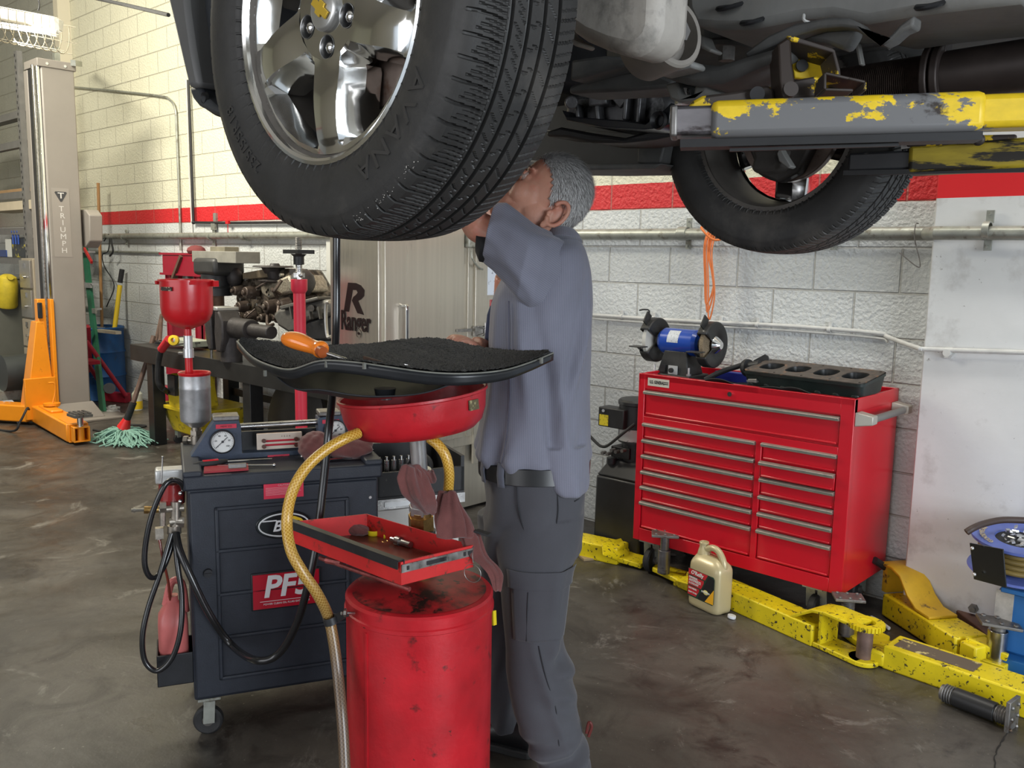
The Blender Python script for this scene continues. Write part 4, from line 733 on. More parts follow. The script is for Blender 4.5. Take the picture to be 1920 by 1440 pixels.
hose([W_(345,918,.02),W_(338,905,-.0),W_(322,900,-.01),W_(306,915,-.02),W_(285,965,-.02),W_(273,1020,-.02),W_(272,1062,-.02),W_(284,1083,-.01),W_(303,1070,.02),W_(320,1030,.04),W_(328,995,.05)],.0085,'upper black hose coil hanging off the left side of the machine')
hose([W_(322,1000,.03),W_(300,1075,.0),W_(278,1140,-.01),W_(267,1195,-.02),W_(272,1240,-.02),W_(295,1258,-.03),W_(322,1235,-.04),W_(338,1185,-.04),W_(341,1120,-.02),W_(333,1060,.0),W_(328,1003,.03)],.0085,'lower long black hose loop hanging beside the pink bottle')
hose([W_(330,1000,.03),W_(338,1035,-.01),W_(362,1090,-.04),W_(395,1155,-.05),W_(435,1210,-.05),at(480,1238,d=2.62),at(522,1226,d=2.6),at(556,1170,d=2.55),at(578,1095,d=2.5),at(594,1010,d=2.5),at(606,910,d=2.5),at(616,810,d=2.5),at(625,720,d=2.54),at(630,620,d=2.6),at(631,540,d=2.6),at(631,450,d=2.6),at(633,330,d=2.55),at(700,200,d=2.4)],.0115,'long black hose dropping from the car and sweeping up to the machine front')
hose([W_(299,1012,.05),W_(306,1050,.04),W_(316,1095,.06),W_(321,1150,.09)],.0042,'thin reddish-brown clear tube feeding the pink bottle','clear_tube',mat('red_brown_tube',(.16,.03,.02),.2,coat=.4))
# things lying on the lid
LZ=.874
def L_(x,y,z=LZ): return at(x,y,Z=z)
sd=thing('screwdriver','long screwdriver with a red and black handle lying on the machine lid','screwdriver',L_(400,868,.885))
MB().tube([L_(362,872,.884),L_(374,871,.884),L_(412,867,.884),L_(427,864,.884)],[.006,.011,.011,.006],12).build('handle',soft_black,sd); MB().cyl(L_(380,869,.886),L_(409,866,.886),.0115,n=6).build('red_sleeve',red_paint,sd); MB().cyl(L_(427,865,.884),L_(510,861,.884),.0032,n=8).build('shaft',chrome,sd)
tag(MB().cyl(L_(408,873,.879),L_(514,872,.879),.003,n=8).ball(L_(514,872,.879),.006,10).build('pick_tool',chrome),'slim chrome pick lying beside the red-handled screwdriver','tool')
bkl=[L_(383,878),L_(382,888),L_(466,882),L_(465,872)]
tag(MB().prism(bkl,(0,0,.006)).build('red_booklet',mat('dark_red_cover',(.30,.01,.02),.5)),'thin dark red booklet under the screwdriver on the machine lid','booklet')
tag(MB().box(L_(445,873,.892),(.016,.055,.014),Matrix.Rotation(BRZ-1.57,3,'Z')).build('metal_clip',dull_steel,bevel=.002),'small dull metal block resting on the red booklet','clip')
tag(MB().cyl(L_(572,865,.882),L_(600,863,.882),.0045,n=8).box(L_(594,864,.884),(.02,.012,.016)).cyl(L_(600,863,.882),L_(660,858,.882),.0035,n=8).ball(L_(567,856,.89),.007,8).build('air_fitting',chrome),'chrome air fitting and hose end under the maroon rag','fitting')
# rags
rag=mat('maroon_shop_rag',(.13,.042,.038),.95,var=.18,scale=22,sheen=.25,bump=.0015,bscale=420)
def rag_ribbon(path,width,amp,seed,name,label,n=60,m=14,twist=0,thick=.004):
    rr=random.Random(seed); P=smooth_path(path,10); ph=[rr.uniform(0,6) for _ in range(8)]
    def f(u,v):
        i=min(len(P)-1,int(u*(len(P)-1))); p=P[i]; t=(P[min(i+1,len(P)-1)]-P[max(i-1,0)]).normalized(); s=t.cross(cF).normalized()
        w=width(u) if callable(width) else width
        a=(v-.5)*w; fold=amp*(math.sin(v*17+ph[0]+3*u)+.6*math.sin(v*31+ph[1]-5*u)+.5*math.sin(u*14+ph[2]+v*4)); return p+s*(a+.12*w*math.sin(u*9+ph[3])*(v-.5))-cF*fold
    o=MB().grid(f,n,m).build(name,rag,angle=180,solid=thick,sub=1); return tag(o,label,'rag')
def blob(c,size,seed,name,label,R=None,m=None,n=44):
    rr=random.Random(seed); F=[(Vector((rr.uniform(-1,1),rr.uniform(-1,1),rr.uniform(-1,1)))*rr.uniform(3,9),rr.uniform(0,6),rr.uniform(.02,.07)) for _ in range(14)]
    mb=MB().ball((0,0,0),1,n)
    out=[]
    for v in mb.v:
        p=Vector(v); k=1+sum(a*abs(math.sin(p.dot(d)+f_)) for d,f_,a in F)-.25
        q=Vector((p.x*size[0]*k,p.y*size[1]*k,p.z*size[2]*k)); q=R@q if R else q; out.append(tuple(Vector(c)+q))
    mb.v=out; return tag(mb.build(name,m or rag,angle=180,sub=1),label,'rag')
RB=Matrix.Rotation(BRZ,3,'Z')
c1=BW(B_(592,845,.12)); c1.z=.915; blob(c1,(.052,.05,.048),4,'shop_rag','crumpled maroon rag, left lump on the machine lid in front of the flow meter',RB)
c2=BW(B_(655,843,.12)); c2.z=.908; blob(c2,(.075,.055,.040),9,'shop_rag','larger crumpled maroon rag at the right end of the machine lid below the bowl',RB)
# ================================================================ catch funnel with canister (stands on the machine)
fu=thing('catch_funnel','glossy red funnel bowl on a pipe above an aluminium canister, left of the machine','funnel',BW((.0,.5,.87)))
fd=3.05
def Fp(x,y): return at(x,y,d=fd)
ax=Fp(358,850); topz=Fp(350,525).z; s=fd/FPX
cx,cy=Fp(350,560).x,Fp(350,560).y; r=47*s; z0=Fp(350,617).z
f1=MB().lathe([(.018,z0),(r*.30,z0+.004),(r*.60,z0+.013),(r*.84,z0+.030),(r*.96,z0+.052),(r,z0+.075),(r*1.0,topz-.004),(r*1.07,topz-.004),(r*1.07,topz+.002),(r*.98,topz+.002),(r*.97,z0+.075),(r*.80,z0+.034),(r*.3,z0+.010),(.001,z0+.01)],(cx,cy,0),(0,0,1),48).build('bowl',red_paint,fu)
hk=MB().box(V(cx,cy,topz-.012)+cR*(r*1.12),(.025,.02,.02)).box(V(cx,cy,topz-.008)-cR*(r*1.10),(.012,.02,.012)).box(V(cx,cy,topz-.016)+cR*(r*.55)-cF*r*.85,(.02,.02,.016)); hk.build('rim_lug',red_paint,f1)
c=V(cx,cy,0)+(-HR*.42-HF*.92)*r; c.z=Fp(325,540).z; un=(-HR*.42-HF*.92); ux=Vector((0,0,1)).cross(un).normalized()
MB().box(c-V(0,0,0)+un*.001,(.048,.004,.013),Matrix(((ux.x,un.x,0),(ux.y,un.y,0),(0,0,1)))).build('label_strip',mat('dark_decal',(.03,.02,.015),.5,spot=((.5,.45,.3),.56,120,.02)),f1)
cx2,cy2=cx,cy
def rod(y0,y1,r_,m,name): 
    a=Fp(351,y0);b=Fp(351+ (y1-615)*.02,y1); return MB().cyl((cx,cy,a.z),(cx,cy,b.z),r_,n=20).build(name,m,fu)
rod(610,632,.0125,red_paint,'red_stem'); rod(630,662,.015,alu,'sleeve'); rod(655,672,.018,alu,'clamp_collar'); rod(668,705,.013,red_paint,'red_pipe')
MB().tube([V(cx,cy,Fp(351,664).z)-cR*.02,V(cx,cy,Fp(351,664).z)-cR*.035],.005,8).build('clamp_screw',steel,fu)
cd_=Fp(362,760); zt=Fp(362,703).z; zb_=Fp(362,803).z; r=28.5*s; off=V(0,0,0)+HR*(.012)
cc=V(cx,cy,0)+HR*.018
MB().lathe([(.001,zb_-.006),(r*.45,zb_-.006),(r*.96,zb_+.016),(r,zb_+.03),(r,zt-.055),(r*1.025,zt-.05),(r*1.0,zt-.045),(r,zt-.004),(r*.93,zt-.004)],cc,(0,0,1),44).build('canister',mat('scuffed_aluminium_can',(.42,.42,.43),.42,metal=.75,var=.2,scale=24,rvar=.1),fu)
MB().lathe([(r*.90,zt-.012),(r*1.02,zt-.004),(r*1.06,zt+.002),(r*1.02,zt+.006),(r*.92,zt+.005),(r*.80,zt-.004),(.001,zt-.006)],cc,(0,0,1),44).build('red_rim',red_paint,fu)
mb=MB().cyl(cc+V(0,0,zb_-.006),cc+V(0,0,zb_-.04),.017,n=16).hexn(cc+V(0,0,zb_-.02),cc+V(0,0,zb_-.035),.022).cyl(cc+V(0,0,zb_-.04),cc+V(0,0,zb_-.085),.020,n=18); q=cc+V(0,0,zb_-.055); mb.cyl(q,q-cR*.045,.010,n=12).hexn(q-cR*.03,q-cR*.045,.016); mb.build('valve_fitting',fit,fu)
q=cc+V(0,0,zb_-.085); MB().tube([q,V(q.x,q.y,.87)],.014,12).build('down_pipe',fit,fu)
# ================================================================ oil drain tank
TC=V(-1.650,1.433,0); TR=.187; TZ=0.710
tk=thing('oil_drain_tank','tall red cylindrical oil drain tank with a tilted red catch bowl on a steel pole','drain tank',TC)
dirty_red=mat('grimy_red_tank',(.42,.011,.018),.38,var=.22,scale=6,coat=.15,spot=((.10,.012,.012),.66,16,.05),spot2=((.04,.015,.012),.70,44,.02),bump=.0008,bscale=60,rvar=.1)
MB().lathe([(.001,.05),(TR,.05),(TR,.0+.06),(TR,TZ-.046),(TR+.0045,TZ-.043),(TR+.0045,TZ-.034),(TR+.001,TZ-.031),(TR+.002,TZ-.006),(TR-.003,TZ+.000),(TR-.014,TZ+.002),(TR-.05,TZ+.004),(.10,TZ+.012),(.001,TZ+.018)],TC,(0,0,1),72).build('tank',dirty_red,tk,angle=30)
un=(-HR*.60-HF*.80).normalized(); q=TC+un*(TR+.001); MB().bar(V(q.x,q.y,.06),V(q.x,q.y,TZ-.055),.006,.004,up=un).build('weld_seam',dirty_red,tk)
grime=mat('black_grease',(.025,.010,.008),.55,var=.4,scale=20)
def grime_patch(a0,a1,r0,r1,seed):
    rr=random.Random(seed); n=26; ring=[]
    for i in range(n):
        t=2*PI*i/n; a=(a0+a1)/2+(a1-a0)/2*math.cos(t)*rr.uniform(.75,1.1); r_=(r0+r1)/2+(r1-r0)/2*math.sin(t)*rr.uniform(.75,1.1)
        p=TC+(HR*math.cos(a)+HF*math.sin(a))*r_; p.z=TZ+.018-(.006*(r_/.10) if r_<.10 else .006+.008*(r_-.10)/.05)+.0012; ring.append(p)
    return ring
MB().lathe([(TR-.016,TZ+.0030),(TR-.05,TZ+.0052),(.10,TZ+.0132),(.001,TZ+.0192)],TC,(0,0,1),64).build('grimy_top',mat('greasy_red_top',(.36,.015,.018),.4,var=.3,scale=9,spot=((.030,.012,.010),.50,7,.06),spot2=((.02,.01,.008),.60,30,.03)),tk)
for k in range(3):
    t=2*PI*k/3+.3; q=TC+V(math.cos(t)*.15,math.sin(t)*.15,0); MB().cyl(q+V(-.01,0,.027),q+V(.01,0,.027),.026,n=20).build('caster',soft_black,tk); MB().box(q+V(0,0,.045),(.035,.03,.03)).build('caster_fork',galv,tk)
# pole (leans a touch, stands behind the centre)
def D_(x,y,d=None): return at(x,y,d=d or (2.43-.09*(1010-y)/190))
pb=D_(792,1010); base=V(pb.x,pb.y,TZ)
brs=MB().cyl(V(pb.x,pb.y,TZ-.0),D_(792,1003),.035,n=24).hexn(D_(790,998),D_(789,966),.036).cyl(D_(789,966),D_(789,958),.030,n=24); brs.build('brass_bushing',brass,tk)
MB().hexn(D_(788,961),D_(788,948),.032).cyl(D_(788,950),D_(787,880),.027,n=24).cyl(D_(787,892),D_(787,880),.031,n=24).cyl(D_(787,881),D_(782,818),.0215,n=24).build('steel_pole',alu,tk)
c=D_(789,1000); MB().lathe([(.038,-.012),(.041,-.01),(.041,.01),(.036,.012)],V(c.x,c.y,c.z),(0,0,1),24).box(c-cR*.045-cF*.0,(.035,.02,.024)).build('band_clamp',dull_steel,tk)
# bowl
bc_=at(774,737,d=2.32); ax_=(UP*math.cos(math.radians(6.5))-HR*math.sin(math.radians(6.5))).normalized(); br_=.196
bowl=MB().lathe([(.001,-.108),(br_*.62,-.106),(br_*.80,-.098),(br_*.90,-.080),(br_*.955,-.050),(br_*.985,-.006),(br_*1.01,-.003),(br_*1.01,.003),(br_*.985,.004),(br_*.965,.0),(br_*.93,-.05),(br_*.87,-.078),(br_*.60,-.098),(.001,-.099)],bc_,ax_,72).build('catch_bowl',dirty_red,tk)
a=math.radians(-32); dirn=(HR*math.cos(a)+HF*math.sin(a)); q=bc_+dirn*br_*.995+V(0,0,-.028+.017); ux=UP.cross(dirn).normalized(); uy=ax_
MB().box(q,(.040,.003,.026),Matrix(((ux.x,dirn.x,uy.x),(ux.y,dirn.y,uy.y),(ux.z,dirn.z,uy.z)))).build('torn_decal',mat('torn_olive_decal',(.10,.08,.04),.6,spot=((.35,.30,.15),.55,70,.03)),bowl)
# braided amber hose
amb=mat('amber_braided_hose',(.36,.17,.012),.35,coat=.25)
N=amb.node_tree.nodes;L=amb.node_tree.links;b=N['Principled BSDF']; uvn=N.new('ShaderNodeUVMap')
sp=N.new('ShaderNodeSeparateXYZ'); L.new(uvn.outputs[0],sp.inputs[0])
def mth(op,a,b_=None,c=None):
    m=N.new('ShaderNodeMath'); m.operation=op
    for i,x in enumerate((a,b_,c)):
        if x is None: continue
        if isinstance(x,(int,float)): m.inputs[i].default_value=x
        else: L.new(x,m.inputs[i])
    return m.outputs[0]
s1=mth('ABSOLUTE',mth('SINE',mth('ADD',mth('MULTIPLY',sp.outputs[0],PI*9),mth('MULTIPLY',sp.outputs[1],330))))
s2=mth('ABSOLUTE',mth('SINE',mth('SUBTRACT',mth('MULTIPLY',sp.outputs[0],PI*9),mth('MULTIPLY',sp.outputs[1],330))))
br=mth('LESS_THAN',mth('MINIMUM',s1,s2),.36)
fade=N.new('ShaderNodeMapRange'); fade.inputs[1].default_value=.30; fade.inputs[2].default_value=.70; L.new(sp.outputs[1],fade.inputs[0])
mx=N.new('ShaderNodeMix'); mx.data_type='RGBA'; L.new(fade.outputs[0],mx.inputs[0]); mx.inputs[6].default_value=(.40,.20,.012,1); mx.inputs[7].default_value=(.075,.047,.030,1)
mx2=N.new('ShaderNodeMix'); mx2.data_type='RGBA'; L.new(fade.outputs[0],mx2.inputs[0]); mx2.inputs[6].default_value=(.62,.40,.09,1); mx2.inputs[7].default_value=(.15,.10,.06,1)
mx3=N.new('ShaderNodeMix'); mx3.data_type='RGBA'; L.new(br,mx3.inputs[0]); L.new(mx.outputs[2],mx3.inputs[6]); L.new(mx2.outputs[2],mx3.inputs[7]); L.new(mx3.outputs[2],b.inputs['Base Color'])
def uv_tube(P,r,label,name,m,n=20,k=8):
    P=smooth_path(P,k); o=MB().tube(P,r,n,cap=False).build(name,m,angle=180); L_=[0]
    for a,c in zip(P,P[1:]): L_.append(L_[-1]+(c-a).length)
    uv=o.data.uv_layers.new(name='UVMap')
    for pl in o.data.polygons:
        idx=[o.data.loops[l].vertex_index for l in pl.loop_indices]; wrap=max(i%n for i in idx)-min(i%n for i in idx)>2
        for l,i in zip(pl.loop_indices,idx):
            u=i%n; u=n if (wrap and u==0) else u
            uv.data[l].uv=(u/n,L_[i//n])
    return tag(o,label,'hose')
h=lambda x,y,d: at(x,y,d=d)
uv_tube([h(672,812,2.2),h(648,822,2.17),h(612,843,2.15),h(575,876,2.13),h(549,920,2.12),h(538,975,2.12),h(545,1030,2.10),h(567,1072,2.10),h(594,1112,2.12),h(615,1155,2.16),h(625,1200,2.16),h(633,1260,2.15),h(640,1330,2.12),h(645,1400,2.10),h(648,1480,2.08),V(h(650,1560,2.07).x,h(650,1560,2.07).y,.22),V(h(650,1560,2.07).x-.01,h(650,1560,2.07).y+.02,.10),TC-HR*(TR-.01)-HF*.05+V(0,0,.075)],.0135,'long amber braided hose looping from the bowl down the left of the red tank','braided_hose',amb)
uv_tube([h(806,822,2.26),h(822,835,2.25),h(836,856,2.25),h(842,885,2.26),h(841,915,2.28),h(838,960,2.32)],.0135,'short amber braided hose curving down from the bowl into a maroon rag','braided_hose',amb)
cl=thing('hose_clip','dark P-shaped hose clip bolted to the left side of the red tank','clip',h(625,1158,2.13))
q=h(620,1163,2.15); MB().lathe([(.0145,-.009),(.0175,-.009),(.0175,.009),(.0145,.009),(.0145,-.009)],q,(h(628,1200,2.15)-h(610,1140,2.14)),24).bar(q+cR*.014+V(0,0,.004),h(650,1148,2.12),.006,.02,up=(0,0,1)).build('strap',black_metal,cl); MB().cyl(h(640,1150,2.11),h(664,1150,2.14),.004,n=8).hexn(h(650,1150,2.11),h(645,1150,2.11),.009).build('bolt',steel,cl)
# drawer tray lying on the tank
ZT=.84
P=[at(x,y,Z=ZT) for x,y in ((545,978),(688,963),(888,1022),(752,1052))]
tr_=thing('drawer_tray','small red tool drawer used as a tray on top of the drain tank','tray',(P[0]+P[2])/2-V(0,0,.055))
P=[p+V(0,0,dz) for p,dz in zip(P,(.0,.0,.0,-.003))]
hgt=.058; Bm=[p-V(0,0,hgt) for p in P]; ctr=sum(P,Vector())/4
inn=[p+(ctr-p).normalized()*.006 for p in P]; inb=[p-V(0,0,hgt-.003) for p in inn]
mb=MB(); 
for i in range(4):
    j=(i+1)%4; mb.hexa([Bm[i],Bm[j],inb[j]-V(0,0,.003),inb[i]-V(0,0,.003)],[P[i],P[j],inn[j],inn[i]])
mb.build('drawer_walls',red_old,tr_,bevel=.001)
MB().hexa([p-V(0,0,.004) for p in inb],[p for p in inb]).build('drawer_bottom',mat('oily_red_brown_tray',(.16,.03,.02),.3,var=.25,scale=10,spot=((.06,.03,.015),.55,9,.1)),tr_)
# black slide on the near edge, steel slide on the right
A,Bq=P[0],P[3]; out=((A-P[1]).normalized()+(Bq-P[2]).normalized())*.5; out.z=0
mb=MB().bar(A+V(0,0,.004),Bq+V(0,0,.004),.018,.004).bar(A+out*.009+V(0,0,-.006),Bq+out*.009+V(0,0,-.006),.003,.022).bar(A-out*.008+V(0,0,.0),Bq-out*.008+V(0,0,.0),.003,.010); mb.build('black_slide',black_metal,tr_)
A,Bq=P[3],P[2]; n_=(Bq-A).cross(UP).normalized(); n_=n_ if n_.dot(EYE-A)>0 else -n_
mb=MB().bar(A+n_*.002+V(0,0,-.016),Bq+n_*.002+V(0,0,-.016),.003,.020); sl=mb.build('steel_slide',steel,tr_)
for f_,w in ((.08,.006),(.86,.006),(.45,.05),(.55,.02),(.94,.012)): c=A.lerp(Bq,f_)+n_*.0045+V(0,0,-.016); MB().bar(c-(Bq-A).normalized()*w/2,c+(Bq-A).normalized()*w/2,.002,.010).build('slide_slot',black_metal,sl)  # dark bars stand in for the shade in the slide's open slots
# support bar beneath the tray, near edge
MB().cyl(at(600,1046,Z=.765),at(768,1105,Z=.752),.006,n=8).cyl(at(612,1050,Z=.765),at(640,1056,Z=.765),.009,n=8).build('underside_rod',mat('red_smeared_rod',(.22,.05,.045),.4,metal=.4,var=.5,scale=40),tr_)
ti=ZT-hgt+.001
tag(MB().lathe([(.001,0),(.018,0),(.020,.003),(.020,.014),(.017,.014),(.016,.003),(.001,.002)],at(701,1002,Z=ti+.002),(0,0,1),24).build('yellow_dish',mat('bright_yellow_plastic',(.75,.60,.02),.35)),'larger open yellow plastic dish-like cap in the red tray','cap')
q=at(720,1006,Z=ti+.006); tag(MB().cyl(q,q+cR*.013+V(0,0,.0),.008,n=14).cyl(q+cR*.013,q+cR*.020,.006,n=14).build('small_yellow_plug',MATS['bright_yellow_plastic']),'tiny yellow plug beside the larger yellow cap in the red tray','plug')
a=at(733,1010,Z=ti+.012); b=at(770,1022,Z=ti+.012); tag(MB().cyl(a,a.lerp(b,.45),.006,n=10).cyl(a.lerp(b,.28),a.lerp(b,.5),.013,n=14).cyl(a.lerp(b,.45),b,.009,n=14).build('plated_valve',steel),'small plated metal valve lying in the red tray','valve')
q=at(722,1015,Z=ti+.002); tag(MB().lathe([(.008,-.001),(.0095,0),(.008,.001),(.0065,0),(.008,-.001)],q,(0,0,1),20).build('copper_washer',brass),'copper washer ring on the bottom of the red tray','washer')
c=at(668,993,Z=ti+.014); blob(c,(.036,.018,.014),12,'shop_rag','small maroon rag stuffed in the left of the red tray',Matrix.Rotation(.3,3,'Z'))
# rag on pole, rag on hose, rag on tank edge
def rp(x,y,d): return at(x,y,d=d)
def cone_rag(axis_pts,radii,seed,label,flat=.6,name='shop_rag',n=40,amp=.22):
    rr=random.Random(seed); f0=rr.uniform(0,6); rings=[]; P=smooth_path(axis_pts,8); K=len(P); m=len(radii)
    for i,p in enumerate(P):
        u=i/(K-1)*(m-1); a=int(min(u,m-1.001)); r_=radii[a]+(radii[a+1]-radii[a])*(u-a); ring=[]
        for k in range(n):
            t=2*PI*k/n; w=r_*(1+amp*math.sin(5*t+f0+i*.12)+amp*.5*math.sin(11*t+i*.3+f0)); ring.append(p+cR*math.cos(t)*w+cF*math.sin(t)*w*flat+V(0,0,.006*math.sin(3*t+f0)*(1 if i in (0,K-1) else 0)))
        rings.append(ring)
    return tag(MB().loft(rings).build(name,rag,angle=180,sub=1),label,'rag')
cone_rag([rp(768,872,2.20),rp(772,895,2.19),rp(785,925,2.18),rp(798,944,2.19),rp(808,964,2.21)],[.020,.034,.036,.028,.012],3,'maroon rag knotted around the steel pole below the bowl',.75)
cone_rag([rp(772,872,2.21),rp(784,885,2.2),rp(792,905,2.2),rp(805,900,2.22),rp(806,882,2.24)],[.012,.022,.024,.018,.008],8,'second fold of maroon rag wound over the pole just under the bowl',.8)
cone_rag([rp(840,921,2.26),rp(842,945,2.25),rp(848,975,2.24),rp(854,1008,2.23)],[.020,.028,.041,.046],6,'maroon rag hanging like a sleeve from the short amber hose',.5)
cone_rag([rp(880,1000,2.24),rp(895,1040,2.22),rp(918,1062,2.20),rp(930,1080,2.19),rp(933,1108,2.19)],[.024,.022,.019,.016,.008],15,'maroon rag tail draped over the right edge of the tank top',.4)
# ball valve at tray's right corner
bv=thing('ball_valve','brass ball valve with a dark lever beside the right corner of the red tray','valve',rp(878,1010,2.25))
MB().cyl(rp(866,1010,2.25),rp(893,1012,2.25),.013,n=14).hexn(rp(872,1008,2.25),rp(884,1010,2.25),.017).cyl(rp(874,1004,2.25),rp(873,993,2.25),.008,n=12).build('body',brass,bv); MB().cyl(rp(892,1011,2.25),rp(903,1007,2.25),.007,n=10).build('stem_tail',steel,bv)
MB().bar(rp(872,994,2.25),rp(895,996,2.24),.02,.003).bar(rp(893,995,2.24),rp(918,1003,2.22),.018,.006).build('lever',soft_black,bv)
q=rp(888,1073,2.08); tag(MB().lathe([(.022,-.0008),(.0228,0),(.022,.0008),(.0212,0),(.022,-.0008)],rp(886,1075,2.1),(HF*.9+HR*.4),30).tube(smooth_path([rp(887,1055,2.1),rp(886,1040,2.1),rp(888,1024,2.12)],4),.001,6).build('wire_loop',dull_steel),'thin wire loop hanging from the corner of the red tray','wire')
# ================================================================ car undertray / liner lying on the bowl
ln=thing('carpeted_liner','curled black carpeted liner panel resting on top of the red catch bowl','liner panel',bc_+V(0,0,.02))
fr=[(445,641,2.30),(470,668,2.20),(500,684,2.12),(545,694,2.05),(600,678,2.00),(660,680,1.97),(720,688,1.96),(800,699,1.96),(870,702,1.97),(940,696,2.02),(990,682,2.08),(1037,663,2.15)]
bk_=[(446,637,2.32),(490,640,2.40),(540,645,2.45),(590,650,2.48),(640,648,2.50),(700,645,2.52),(750,638,2.53),(800,634,2.54),(840,638,2.52),(900,652,2.45),(970,660,2.32),(1037,661,2.17)]
Fq=smooth_path([at(x,y,d=d) for x,y,d in fr],6); Bq=smooth_path([at(x,y,d=d) for x,y,d in bk_],6); nn=len(Fq)-1
def top(u,v,lift_=0):
    i=u*nn; a=min(int(i),nn-1); t=i-a; p=Fq[a].lerp(Fq[a+1],t); q=Bq[a].lerp(Bq[a+1],t); w=p.lerp(q,v); w.z-=.018*math.sin(PI*v)*math.sin(PI*u); w.z+=lift_; return w
def belly(u,v):
    p=top(u,v); k=max(0,1-((u-.46)/.27)**2)*max(0,1-((v-.35)/.75)**2); p.z-=.006+.085*k; return p
mb=MB().grid(lambda u,v:top(u,v),66,24); n0=len(mb.v); mb.grid(belly,66,24)
mb.build('panel',black_plastic,ln,solid=.003)
# turned-down lip along the front edge and the light edge bead
def lipf(u,v):
    p=top(u,0); k=.016 if u<.12 else .016+.010*math.sin(PI*min(1,(u-.12)/.88)); return p+V(0,0,-k*v)-cF*(.004*(1-v))
MB().grid(lipf,66,3).build('lip',mat('satin_black_lip',(.014,.015,.017),.3,var=.2,scale=14),ln,solid=.003)
bead=mat('scuffed_grey_edge',(.16,.16,.14),.5,var=.2,scale=30); MB().tube([top(u/60,0)+V(0,0,.001)-cF*.002 for u in range(0,61)],.0026,8).build('edge_bead',bead,ln)
for x,y,d in ((612,683,2.0),(683,686,1.96),(1015,676,2.1),(497,700,2.12)): MB().box(at(x,y,d=d-.01),(.006,.006,.014)).build('clip',bead,ln)
carp=mat('black_carpet',(.014,.013,.012),.95,var=.5,scale=90,bump=.004,bscale=380,spot=((.055,.048,.040),.62,150,.05),sheen=.15)
rr=random.Random(2)
def carpet(u,v):
    return top(.012+u*.976,.03+v*.94,.006+.0018*math.sin(u*190+v*31)*math.sin(v*140+u*50)+rr.uniform(-.0014,.0014))
MB().grid(carpet,330,110).build('carpet',carp,ln,angle=180)
tf=MB()
for k in range(9000):
    u,v=rr.random(),rr.random()**1.4; p=top(.012+u*.976,.03+v*.94,.005); d_=V(rr.uniform(-.004,.004),rr.uniform(-.004,.004),rr.uniform(.003,.0065)); s_=V(rr.uniform(-1,1),rr.uniform(-1,1),0).normalized()*.0006
    tf.add([p-s_,p+s_,p+d_],[(0,1,2)])
tfo=tf.build('carpet_fuzz',carp,ln,angle=180); tfo['kind']='stuff'
c=at(722,728,d=2.08); MB().cyl(c,c-UP*.018,.026,.022,20).cyl(c-UP*.018,c-UP*.026,.016,n=16).build('drain_boss',MATS['satin_black_lip'],ln)
# orange screwdriver on the liner
od=thing('orange_screwdriver','big orange-handled screwdriver lying on the carpeted liner','screwdriver',at(590,655,d=2.08))
P=[at(531,639,d=2.12),at(535,638,d=2.11),at(548,640,d=2.10),at(566,645,d=2.09),at(582,652,d=2.075),at(594,656,d=2.065),at(600,658,d=2.06),at(608,661,d=2.05)]
mb=MB().tube([p+V(0,0,.004) for p in P],[.006,.019,.024,.025,.020,.019,.025,.023],7); oh=mb.build('handle',mat('clear_orange_handle',(.85,.22,.02),.12,coat=.6),od,sub=2)
a=at(604,660,d=2.05); b=at(650,675,d=2.03); MB().cyl(at(600,658,d=2.045),at(606,661,d=2.035),.0135,n=20).build('ferrule',mat('brown_orange',(.35,.08,.02),.3),od); MB().cyl(a,b,.0045,n=10).build('shaft',steel,od)
a=at(682,672,d=2.10); b=at(722,684,d=2.05); tag(MB().bar(a,b,.004,.012).build('rusty_strip',MATS['rusty_bar']),'short rusty metal strip lying on the liner carpet','strip')
q=at(752,688,d=2.02); tag(MB().lathe([(.022,-.004),(.026,-.003),(.027,.003),(.023,.005),(.020,.0),(.022,-.004)],q-V(0,0,.008),(UP*.9-cF*.35),36).build('steel_ring',chrome),'shiny steel ring half sunk in the carpet at the front of the liner','ring')
# ================================================================ the mechanic
man=thing('person','person in grey work shirt and trousers looking up and reaching under the car','person',at(1010,1430,Z=0))
skin=mat('warm_skin',(.46,.225,.155),.48,var=.10,scale=16,bump=.0006,bscale=160,spot=((.50,.17,.12),.60,14,.12))
b=skin.node_tree.nodes['Principled BSDF']; b.inputs['Subsurface Weight'].default_value=.12; b.inputs['Subsurface Radius'].default_value=(.012,.005,.003)
def cloth_mat(name,col,stripe=None,scl=300,bump=.0005,var=.1,sw=.0):
    m=mat(name,col,.85,var=var,scale=4,sheen=.2,bump=bump,bscale=scl)
    if stripe:
        N=m.node_tree.nodes;L=m.node_tree.links;b=N['Principled BSDF']; src=b.inputs['Base Color'].links[0].from_socket
        uvn=N.new('ShaderNodeTexCoord'); sp=N.new('ShaderNodeSeparateXYZ'); L.new(uvn.outputs['Object'],sp.inputs[0])
        # fine vertical pin stripes: distance around the body approximated along the room diagonal
        d=N.new('ShaderNodeVectorMath'); d.operation='DOT_PRODUCT'; d.inputs[1].default_value=stripe; L.new(uvn.outputs['Object'],d.inputs[0])
        mu=N.new('ShaderNodeMath'); mu.operation='MULTIPLY'; mu.inputs[1].default_value=1250; L.new(d.outputs['Value'],mu.inputs[0])
        si=N.new('ShaderNodeMath'); si.operation='SINE'; L.new(mu.outputs[0],si.inputs[0])
        mr=N.new('ShaderNodeMapRange'); mr.inputs[1].default_value=-1; mr.inputs[3].default_value=.86; mr.inputs[4].default_value=1.14; L.new(si.outputs[0],mr.inputs[0])
        h=N.new('ShaderNodeHueSaturation'); L.new(src,h.inputs['Color']); L.new(mr.outputs[0],h.inputs['Value']); L.new(h.outputs[0],b.inputs['Base Color'])
    return m
